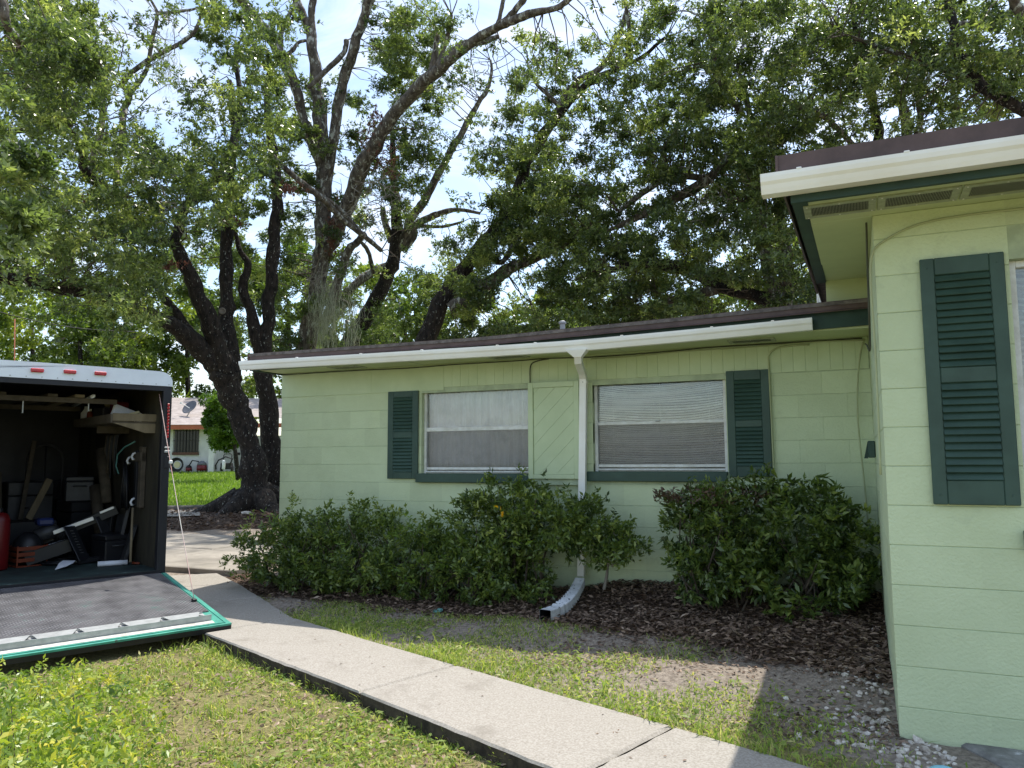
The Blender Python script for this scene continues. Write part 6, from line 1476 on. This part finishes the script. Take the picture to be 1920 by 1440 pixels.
# whitish stones by the wing's corner
SM = []
for i in range(7):
    import bmesh
    bm = bmesh.new(); bmesh.ops.create_icosphere(bm, subdivisions=1, radius=1.0); rs_ = random.Random(40 + i); sc = Vector((1, rs_.uniform(.6, .9), rs_.uniform(.4, .65)))
    for v_ in bm.verts: v_.co = Vector([c_ * s_ for c_, s_ in zip(v_.co * rs_.uniform(.78, 1.2), sc)])
    me = bpy.data.meshes.new('stone'); bm.to_mesh(me); bm.free(); me.materials.append(MATS['stone_white' if i % 3 else 'stone_grey']); SM.append(me)
def stone(x, y, s, sink=.15):
    o = bpy.data.objects.new('stone', rnd.choice(SM)); COL.objects.link(o); o.parent = ground
    o.location = (x, y, zg1(x, y) + s * (.35 - sink)); o.scale = (s, s, s); o.rotation_euler = (rnd.uniform(-.5, .5), rnd.uniform(-.5, .5), rnd.random() * 6.28)
cnt = 0
for i in range(2400):
    if cnt >= 270: break
    px_, py_ = rnd.uniform(1440, 1790), rnd.uniform(1225, 1438)
    p = at_z(px_, py_, H - 1.41); x, y = p.x, p.y
    w_ = math.exp(-((x - .02) / .22) ** 2) * (1 if 4.3 < y < 5.6 else .25) + (.9 if (y < 4.46 and .0 < x < .42) else 0) + .06
    if y > 4.44 and x > .09: continue
    if x > .40 or (y < 4.30 and x < 0.0): continue
    if rnd.random() < w_: stone(x, y, rnd.uniform(.010, .026) * (1.4 if rnd.random() < .12 else 1), .24); cnt += 1
for (px_, py_, s) in ((1625, 1345, .05), (1640, 1352, .048), (1660, 1350, .05), (1668, 1365, .045), (1648, 1335, .042), (1680, 1378, .045), (1608, 1345, .035), (1722, 1385, .05), (1735, 1402, .05), (1690, 1405, .045), (1572, 1383, .03), (1594, 1300, .035), (1520, 1256, .035), (1456, 1330, .035)):
    p = at_z(px_, py_, H - 1.40); 
    if not (p.y > 4.46 and p.x > .08): stone(p.x, p.y, s * .72, .1)
# small litter on the ground
def disc(px_, py_, name, label, cat, r, m):
    p = at_z(px_, py_, H - 1.40); p.z = zg1(p.x, p.y); mb = MB(); mb.lathe([(r, 0.0), (r, .008), (r * .92, .014), (r * .86, .009), (.01, .010)], (0, 0, 0), 22); o = mb.build(name, m, None, True); o.location = (p.x, p.y, p.z + .004); o.rotation_euler = (.08, -.05, 0); return tag(o, label, cat)
material('teal_plastic', srgb(120, 176, 166), rough=.45, var=.2, scale=20)
material('aqua_plastic', srgb(150, 206, 214), rough=.4, var=.15, scale=20)
disc(820, 1147, 'plastic_lid', 'pale green round plastic lid on the soil below the hedge', 'lid', .055, 'teal_plastic')
disc(1768, 1441, 'plastic_lid', 'light blue round lid at the bottom edge beside the footing', 'lid', .06, 'aqua_plastic')
for (px_, py_, lab) in ((828, 1166, 'small white pebble on the soil near the pale green lid'), (765, 1140, 'small white chip on the leaf litter under the hedge'), (462, 962, 'white stone at the foot of the oak')):
    p = at_z(px_, py_, H - 1.39) if px_ > 500 else at_depth(px_, py_, 16.6); s = .018 if px_ > 500 else .14
    o = bpy.data.objects.new('pebble', SM[1]); COL.objects.link(o); o.location = (p.x, p.y, zg1(p.x, p.y) + s * .3); o.scale = (s, s, s * .7); tag(o, lab, 'pebble')

# flexible white drain elbow at the foot of the downspout
t = thing('drain_extension', 'white corrugated drain extension speckled black, lying below the downspout', 'drain pipe', tuple(at_z(1045, 1140, H - 1.32)))
P0 = [Vector((XD - .145, 7.06, H - 1.16)), Vector((XD - .13, 6.95, H - 1.20)), Vector((XD - .10, 6.70, H - 1.25)), Vector((XD - .09, 6.42, H - 1.29)), Vector((XD - .13, 6.12, H - 1.315))]
sp_ = [Vector(q[:3]) for q in smooth_path([Vector((p.x, p.y, p.z, 0)) for p in P0], 9)]
for p in sp_: p.z = max(p.z, zg1(p.x, p.y) + .048)
pa = []
for i, p in enumerate(sp_):
    d_ = (sp_[min(i + 1, len(sp_) - 1)] - sp_[max(i - 1, 0)]).normalized(); sd = d_.cross(Vector((0, 0, 1))).normalized(); u_ = sd.cross(d_); tt_ = i / (len(sp_) - 1); s_ = (.82 + .25 * tt_) * (1 + (.11 if i % 2 else -.11) * (tt_ < .86) + rnd.uniform(-.02, .02))
    pa.append((p, sd * s_, u_ * s_))
mb = MB(); pr = [(-.052, -.036), (-.045, -.042), (.045, -.042), (.052, -.036), (.052, .036), (.045, .042), (-.045, .042), (-.052, .036)]; mb.prism(pr, pa); mb.f = mb.f[:-1]; mb.build('body', 'drain_white', t, False, recalc=False)
mb = MB(); inn = [(a * .93, b * .9) for a, b in pr]; mb.prism(inn, pa[-8:]); mb.f = mb.f[:-1]; mb.build('lining', 'black_steel', t, False, recalc=False)
# ------------------------------------------------------------------ street side: road strip, kerb, far lawn, white house
FH = Vector((FWD.x, FWD.y, 0)).normalized(); RH = Vector((FH.y, -FH.x, 0))
def flat(x, d, z): p = at_depth(x, 720, d); return Vector((p.x, p.y, z))
rd = MB(); v = []; f = []
xs_ = np.linspace(-500, 900, 20)
for x in xs_:
    for d in (16.6, 17.6, 19.2):
        p = flat(x, d, 0); v.append((p.x, p.y, zg1(p.x, p.y) + .03))
for i in range(len(xs_) - 1):
    for k in range(2): a = i * 3 + k; f.append((a, a + 1, a + 4, a + 3))
# the strip is broken by the planting bed round the oak
f = [q for q in f if math.hypot(sum(v[i][0] for i in q) / 4 - TREE_BASE.x, sum(v[i][1] for i in q) / 4 - TREE_BASE.y) > 1.2]
rd.add(v, f); o = rd.build('road', 'concrete_drive'); tag(o, kind='structure')
kb = MB(); path_ = []
for x in xs_:
    p = flat(x, 19.35, 0); path_.append(((p.x, p.y, zg1(p.x, p.y)), FH, (0, 0, 1)))
kb.prism([(-.12, -.1), (-.12, .10), (-.09, .13), (.06, .13), (.06, -.1)], path_); o = kb.build('kerb', 'kerb'); tag(o, kind='structure')
# far lawn
lawn_m = material('lawn', srgb(112, 132, 56), rough=.9, col2=srgb(92, 112, 44), scale=2.2, bump=.8, bscale=30, bdist=.05)
v = []; q = []; gx_ = np.linspace(-600, 900, 60); gd = np.linspace(19.45, 45, 26)
for d in gd:
    for x in gx_: p = flat(x, d, 0); v.append((p.x, p.y, 0))
v = np.array(v); v[:, 2] = zg(v[:, 0], v[:, 1]) + .05
ii = (np.arange(25)[:, None] * 60 + np.arange(59)[None, :]).ravel(); me = np_mesh('lawn', v, np.stack([ii, ii + 1, ii + 61, ii + 60], 1)); o = link('lawn', me, 'lawn', smooth=True); tag(o, kind='structure')
n = 22000; xx = rng.uniform(230, 620, n); dd_ = 19.5 + 19 * rng.random(n) ** 1.1
P = np.array([tuple(flat(a, b, 0)) for a, b in zip(xx, dd_)]); o = blades('grass', P[:, 0], P[:, 1], .11, .017, 'lawn_blade', .6, (.45, .25), .04); tag(o, 'bright sunlit lawn in front of the white house', 'grass', kind='stuff')

material('far_wall', srgb(214, 214, 208), rough=.8, col2=srgb(200, 200, 194), scale=3)
material('far_roof', srgb(176, 166, 160), rough=.9, col2=srgb(150, 140, 134), scale=3, bump=.5, bscale=14)
material('far_orange', srgb(176, 96, 66), rough=.6, var=.2, scale=4)
material('far_glass', srgb(40, 44, 42), rough=.2, var=.4, scale=3)
material('far_iron', srgb(34, 34, 34), rough=.6)
material('far_brown', srgb(96, 66, 52), rough=.7)
material('dish_grey', srgb(96, 98, 104), rough=.5)
FD = 38.0; U = FD / FOC
O = at_depth(400, 884, FD); 
def fh(x, y, dd=0.0):
    """photo pixel on the far facade -> facade coordinates (x right, y back, z up)"""
    return ((x - 400) * U, dd, (884 - y) * U)
ang = math.atan2(RH.y, RH.x)
fhouse = thing('white_house', 'low white block house with grey roof and orange fascia beyond the lawn', 'house', O, ang, local=True)
def fbx(name, m, x0, x1, ya, yb, d0, d1, parent=fhouse, c=0):
    mb = MB(); a = fh(x0, yb); b = fh(x1, ya); (mb.cbox(a[0], b[0], d0, d1, a[2], b[2], c) if c else mb.box(a[0], b[0], d0, d1, a[2], b[2])); return mb.build(name, m, parent)
fw = fbx('wall', 'far_wall', 100, 403, 800, 900, 0, .2); fbx('wall', 'far_wall', 403, 620, 815, 900, 2.0, 2.2); fbx('wall', 'far_wall', 401, 404, 806, 900, .2, 2.0)
for k in range(9): 
    y = 884 - (k + 1) * .2032 / U
    mb = MB(); a = fh(100, y); b = fh(403, y); mb.box(a[0], b[0], -.006, .001, a[2] - .092, a[2] + .09); mb.build('block_course', 'far_wall', fw)
wn_ = fbx('window', 'far_glass', 325, 371, 806, 848, -.012, .05); fbx('sill', 'far_brown', 323, 372, 848, 853, -.10, .05, wn_)
for i in range(9): fbx('bar', 'far_iron', 324 + i * 5.8, 324.7 + i * 5.8, 805, 848, -.07, -.05, wn_)
for y in (807, 826, 846): fbx('bar', 'far_iron', 323, 373, y, y + .8, -.069, -.051, wn_)
fbx('frame', 'far_iron', 346.5, 348.5, 806, 848, -.03, -.0125, wn_)
fbx('fascia', 'far_orange', 80, 412, 798, 806, -.65, -.60); fbx('fascia', 'far_orange', 390, 640, 792, 800, 1.2, 1.25)
cl = fbx('column', 'far_wall', 398, 408, 806, 886, -.55, -.30, c=.01)
fbx('wall_fixture', 'far_iron', 419, 423, 848, 853, 1.9, 1.999)
mb = MB()
a = fh(80, 798); b = fh(412, 798); r0 = fh(80, 744); r1 = fh(640, 756); e = fh(640, 792)
mb.add([(a[0], -.68, a[2] + .02), (b[0], -.68, b[2] + .02), (b[0] + 1.2, 1.2, b[2] + .5), (e[0], 1.1, e[2] + .02), (r1[0], 6, 4.05), (r0[0], 6, 4.25)], [(0, 1, 2, 4, 5), (2, 3, 4)])
mb.add([(a[0], -.68, a[2] + .02), (b[0], -.68, b[2] + .02), (b[0], -.6, b[2] - .02), (a[0], -.6, a[2] - .02)], [(0, 1, 2, 3)])
mb.build('roof', 'far_roof', fhouse, recalc=False)
# soffit under the eave
fbx('soffit', 'far_wall', 80, 412, 803, 804, -.62, .0)
# satellite dish
def world_of(x, y, dd): return Matrix.Translation(O) @ Matrix.Rotation(ang, 4, 'Z') @ Vector(fh(x, y, dd))
b = world_of(326, 781, 1.2); t = thing('satellite_dish', 'dark satellite dish on a bent mast on the grey roof', 'satellite dish', b, ang, local=True)
mb = MB(); mb.tube([(0, 0, -.25), (.05, 0, .1), (.16, 0, .28), (.18, 0, .42)], .03, 8); mb.build('mast', 'galvanised', t, True)
mb = MB(); mb.lathe([(.01, -.06), (.2, -.05), (.36, 0), (.42, .03), (.41, .04), (.35, .012), (.2, -.035), (.01, -.045)], (0, 0, 0), 24, Matrix.Translation((.20, -.05, .55)) @ Matrix.Rotation(-.5, 4, 'Y') @ Matrix.Rotation(.85, 4, 'X')); mb.build('dish', 'dish_grey', t, True)
mb = MB(); mb.tube([(.20, -.05, .5), (-.15, -.3, .75)], .02, 6); mb.cbox(-.2, -.1, -.36, -.26, .70, .80, .01); mb.build('feed_arm', 'frame_white', t)
# things standing along the far wall
def farthing(name, label, cat, x, dd=-.5): return thing(name, label, cat, world_of(x, 884, dd), ang, local=True)
t = farthing('hose_reel', 'round hose reel with coiled green hose by the far white house', 'hose reel', 340)
for k in range(4):
    mb = MB(); r_ = .34 - .035 * k; mb.tube([(r_ * math.cos(a), -.1 + .05 * k, .34 + r_ * math.sin(a)) for a in np.linspace(0, 6.283, 22)], .025, 6, False); mb.build('hose_coil', 'far_iron', t, True)
mb = MB(); mb.lathe([(.02, -.02), (.16, -.02), (.16, .02), (.02, .02)], (0, 0, 0), 18, Matrix.Translation((0, 0, .34)) @ Matrix.Rotation(math.pi / 2, 4, 'X')); mb.build('hub', 'cream_box', t)
for (x, s, lab) in ((386, .42, 'big red shop vacuum with grey dome against the far house'), (362, .26, 'small red shop vacuum with a black hose against the far house')):
    t = farthing('shop_vacuum', lab, 'vacuum cleaner', x); t['group'] = 'vacuum cleaners by the far house'
    mb = MB(); mb.lathe([(s * .5, .05), (s * .58, .08), (s * .55, s * .75)], (0, 0, 0), 20); mb.build('tub', 'red_plastic', t, True); mb = MB(); mb.lathe([(s * .56, s * .76), (s * .45, s * 1.05), (s * .2, s * 1.22), (.02, s * 1.25)], (0, 0, 0), 20); mb.build('dome', 'dish_grey' if s > .3 else 'far_iron', t, True)
    if s < .3:
        mb = MB(); mb.tube([(0, -.05, s * .9), (.2, -.1, .55), (.5, -.1, .50), (.62, -.05, .3)], .03, 7); mb.build('hose', 'far_iron', t, True)
    for a in (0.6, 2.2, 3.9, 5.3):
        mb = MB(); mb.lathe([(.01, 0), (.035, 0.01), (.035, .05), (.01, .06)], (s * .5 * math.cos(a), s * .5 * math.sin(a), 0), 8); mb.build('castor', 'far_iron', t)
t = farthing('pressure_washer', 'black pressure washer with handle and hose beside the white column', 'pressure washer', 428, -.2)
mb = MB(); mb.tube([(-.2, 0, .1), (-.2, .1, .8), (-.16, .1, .86), (.16, .1, .86), (.2, .1, .8), (.2, 0, .1)], .022, 7); mb.build('handle', 'far_iron', t, True)
mb = MB(); mb.cbox(-.25, .25, -.2, .2, .1, .42, .03); mb.build('engine', 'far_iron', t); mb = MB(); mb.lathe([(.07, 0), (.08, .03), (.08, .40), (.05, .46)], (-.06, -.26, .1), 14); mb.build('canister', 'frame_white', t, True)
mb = MB(); mb.tube([(.2, -.2, .3), (.35, -.2, .62), (0, -.2, .72), (-.35, -.2, .55), (-.48, -.2, .3), (-.45, -.2, .1)], .035, 8); mb.build('hose', 'far_iron', t, True)
for x in (-.28, .24):
    mb = MB(); mb.lathe([(.03, 0), (.14, 0), (.14, .06), (.03, .06)], (0, 0, 0), 16, Matrix.Translation((x, 0, .14)) @ Matrix.Rotation(math.pi / 2, 4, 'Y')); mb.build('wheel', 'far_iron', t)

# clipped round tree in front of the white house
def leafy(name, label, base, parts, trunk, leaf, mat_, per=8, tint=(.45, .18), group=None, fold=None, cat='tree', spread=.8, shell=.55, bark='bark'):
    t = thing(name, label, cat, base, 0, group); T = []; D = []; tt = []
    for (c, r, n) in parts:
        o_, dd = sphere_pts(n, shell); T.append(np.array(c) + o_ * np.array(r)); D.append(unit(dd + np.array([0, 0, .3]))); tt.append(np.full(n, rng.normal(tint[0], tint[1])))
    T = np.concatenate(T); D = np.concatenate(D); tt = np.concatenate(tt); v, q = leaf_arrays(T, D, per, leaf, leaf * .5, spread=spread, along=leaf * 1.3); me = np_mesh('crown', v, q, np.clip(np.repeat(tt, per) + rng.normal(0, .12, len(q)), 0, 1)); o = link('crown', me, mat_, t); o['kind'] = 'stuff'
    if trunk:
        for nm, pts, rad in trunk: mb = MB(); mb.tube(pts, rad, 9); mb.build(nm, bark, t, True)
    return t
td = 31.0; Ut = td / FOC
b = at_depth(448, 893, td); b.z = zg1(b.x, b.y)
parts = []
for k in range(46):
    x = rnd.gauss(418, 15); y = rnd.gauss(795, 26)
    if abs((x - 418) / 42) ** 2 + abs((y - 790) / 58) ** 2 > 1: continue
    p = at_depth(x, y, td + rnd.uniform(-.6, .6)); parts.append((tuple(p), (.36, .36, .32), 70))
for (x, y) in ((393, 775), (388, 790), (392, 805), (400, 825), (410, 835), (425, 838), (440, 835), (405, 752), (418, 742), (432, 745), (398, 760), (445, 760), (446, 800), (440, 780)):
    p = at_depth(x, y, td + rnd.uniform(-.3, .3)); parts.append((tuple(p), (.26, .26, .24), 50))
tp = at_depth(438, 815, td)
leaf_material('topiary_leaf', [srgb(58, 84, 34), srgb(84, 112, 40), srgb(120, 144, 56)], trans=.35, rough=.45)
leafy('round_tree', 'bright green round clipped tree in front of the white house', b, parts, [('trunk', [b + Vector((0, 0, -.1)), b.lerp(tp, .5), tp], [.10, .09, .06])], .10, 'topiary_leaf', 8)

# trees far behind, seen under and between the oaks
FAR = [(-60, 620, 46, 150, 190, 'pale'), (60, 610, 52, 130, 170, 'pale'), (150, 640, 44, 110, 130, 'mid'), (250, 610, 48, 120, 150, 'pale'), (350, 650, 50, 100, 130, 'mid'), (440, 600, 56, 130, 190, 'pale'), (540, 560, 50, 110, 200, 'mid'), (650, 600, 48, 110, 150, 'pale'), (760, 620, 44, 110, 120, 'mid'), (880, 640, 42, 110, 110, 'mid'), (1010, 640, 44, 110, 110, 'pale'), (1130, 620, 46, 110, 120, 'mid'), (1250, 630, 42, 110, 110, 'pale'), (1380, 620, 44, 120, 120, 'mid'), (1560, 560, 40, 150, 180, 'pale'), (1800, 520, 40, 170, 220, 'mid')]
LABS = ['hazy tree at the far left edge above the trailer', 'hazy tree over the first red marker light', 'dense tree above the middle of the trailer roof', 'pale leafy tree above the right part of the trailer roof', 'green tree just above the grey roof of the white house', 'pale tree seen between the two dark oak stems', 'mid green tree behind the oak stems at the house corner', 'pale tree low behind the left end of the house roof', 'green tree behind the roof under the forked slender oak', 'green tree behind the roof left of the vent pipe', 'pale tree behind the roof at the vent pipe', 'green tree behind the roof right of the vent pipe', 'pale tree behind the roof under the arching limb', 'green tree behind the roof next to the wing', 'pale tree hidden mostly by the wing eave', 'green tree mostly hidden behind the wing roof']
for (x, y, d, rx, ry, kind), lab in zip(FAR, LABS):
    u = d / FOC; b = at_depth(x, 880, d); b.z = zg1(b.x, b.y); parts = []
    for k in range(30 if x < 700 else 18):
        a = rnd.random() * 6.283; r_ = math.sqrt(rnd.random()); p = at_depth(x + rx * .8 * r_ * math.cos(a), y + ry * .8 * r_ * math.sin(a), d + rnd.uniform(-2.5, 2.5)); parts.append((tuple(p), (1.05, 1.05, .85), 60))
    # skirts that reach down to the ground
    for k in range(7): p = at_depth(x + rnd.uniform(-.8, .8) * rx, y + ry * .8 + rnd.uniform(0, 40), d + rnd.uniform(-2, 2)); p.z = max(p.z, b.z + .6); parts.append((tuple(p), (1.1, 1.1, .8), 42))
    c = at_depth(x, y, d)
    leafy('background_tree', lab, b, parts, [('trunk', [b + Vector((0, 0, -.2)), b.lerp(c, .5) + Vector((.2, 0, 0)), c], [.28, .2, .1])], .26, 'far_leaf', 8, (.62, .16) if kind == 'pale' else (.34, .16), 'trees beyond the houses')
# wire and a slim rusty pole at the left
b = at_depth(27, 884, 30); b.z = zg1(b.x, b.y); tp = at_depth(28, 598, 30); mb = MB(); mb.tube([b, tp], .018, 8); o = mb.build('thin_pole', 'far_orange', None, True); tag(o, 'thin rusty pole rising behind the left end of the trailer', 'pole')
p0 = at_depth(-60, 568, 34); p1 = at_depth(260, 622, 40); mb = MB(); mb.tube([p0.lerp(p1, t) + Vector((0, 0, -.35 * math.sin(math.pi * t))) for t in np.linspace(0, 1, 12)], .022, 6); o = mb.build('overhead_wire', 'far_iron', None, True); tag(o, 'dark overhead wire sagging above the trailer at the left', 'wire')
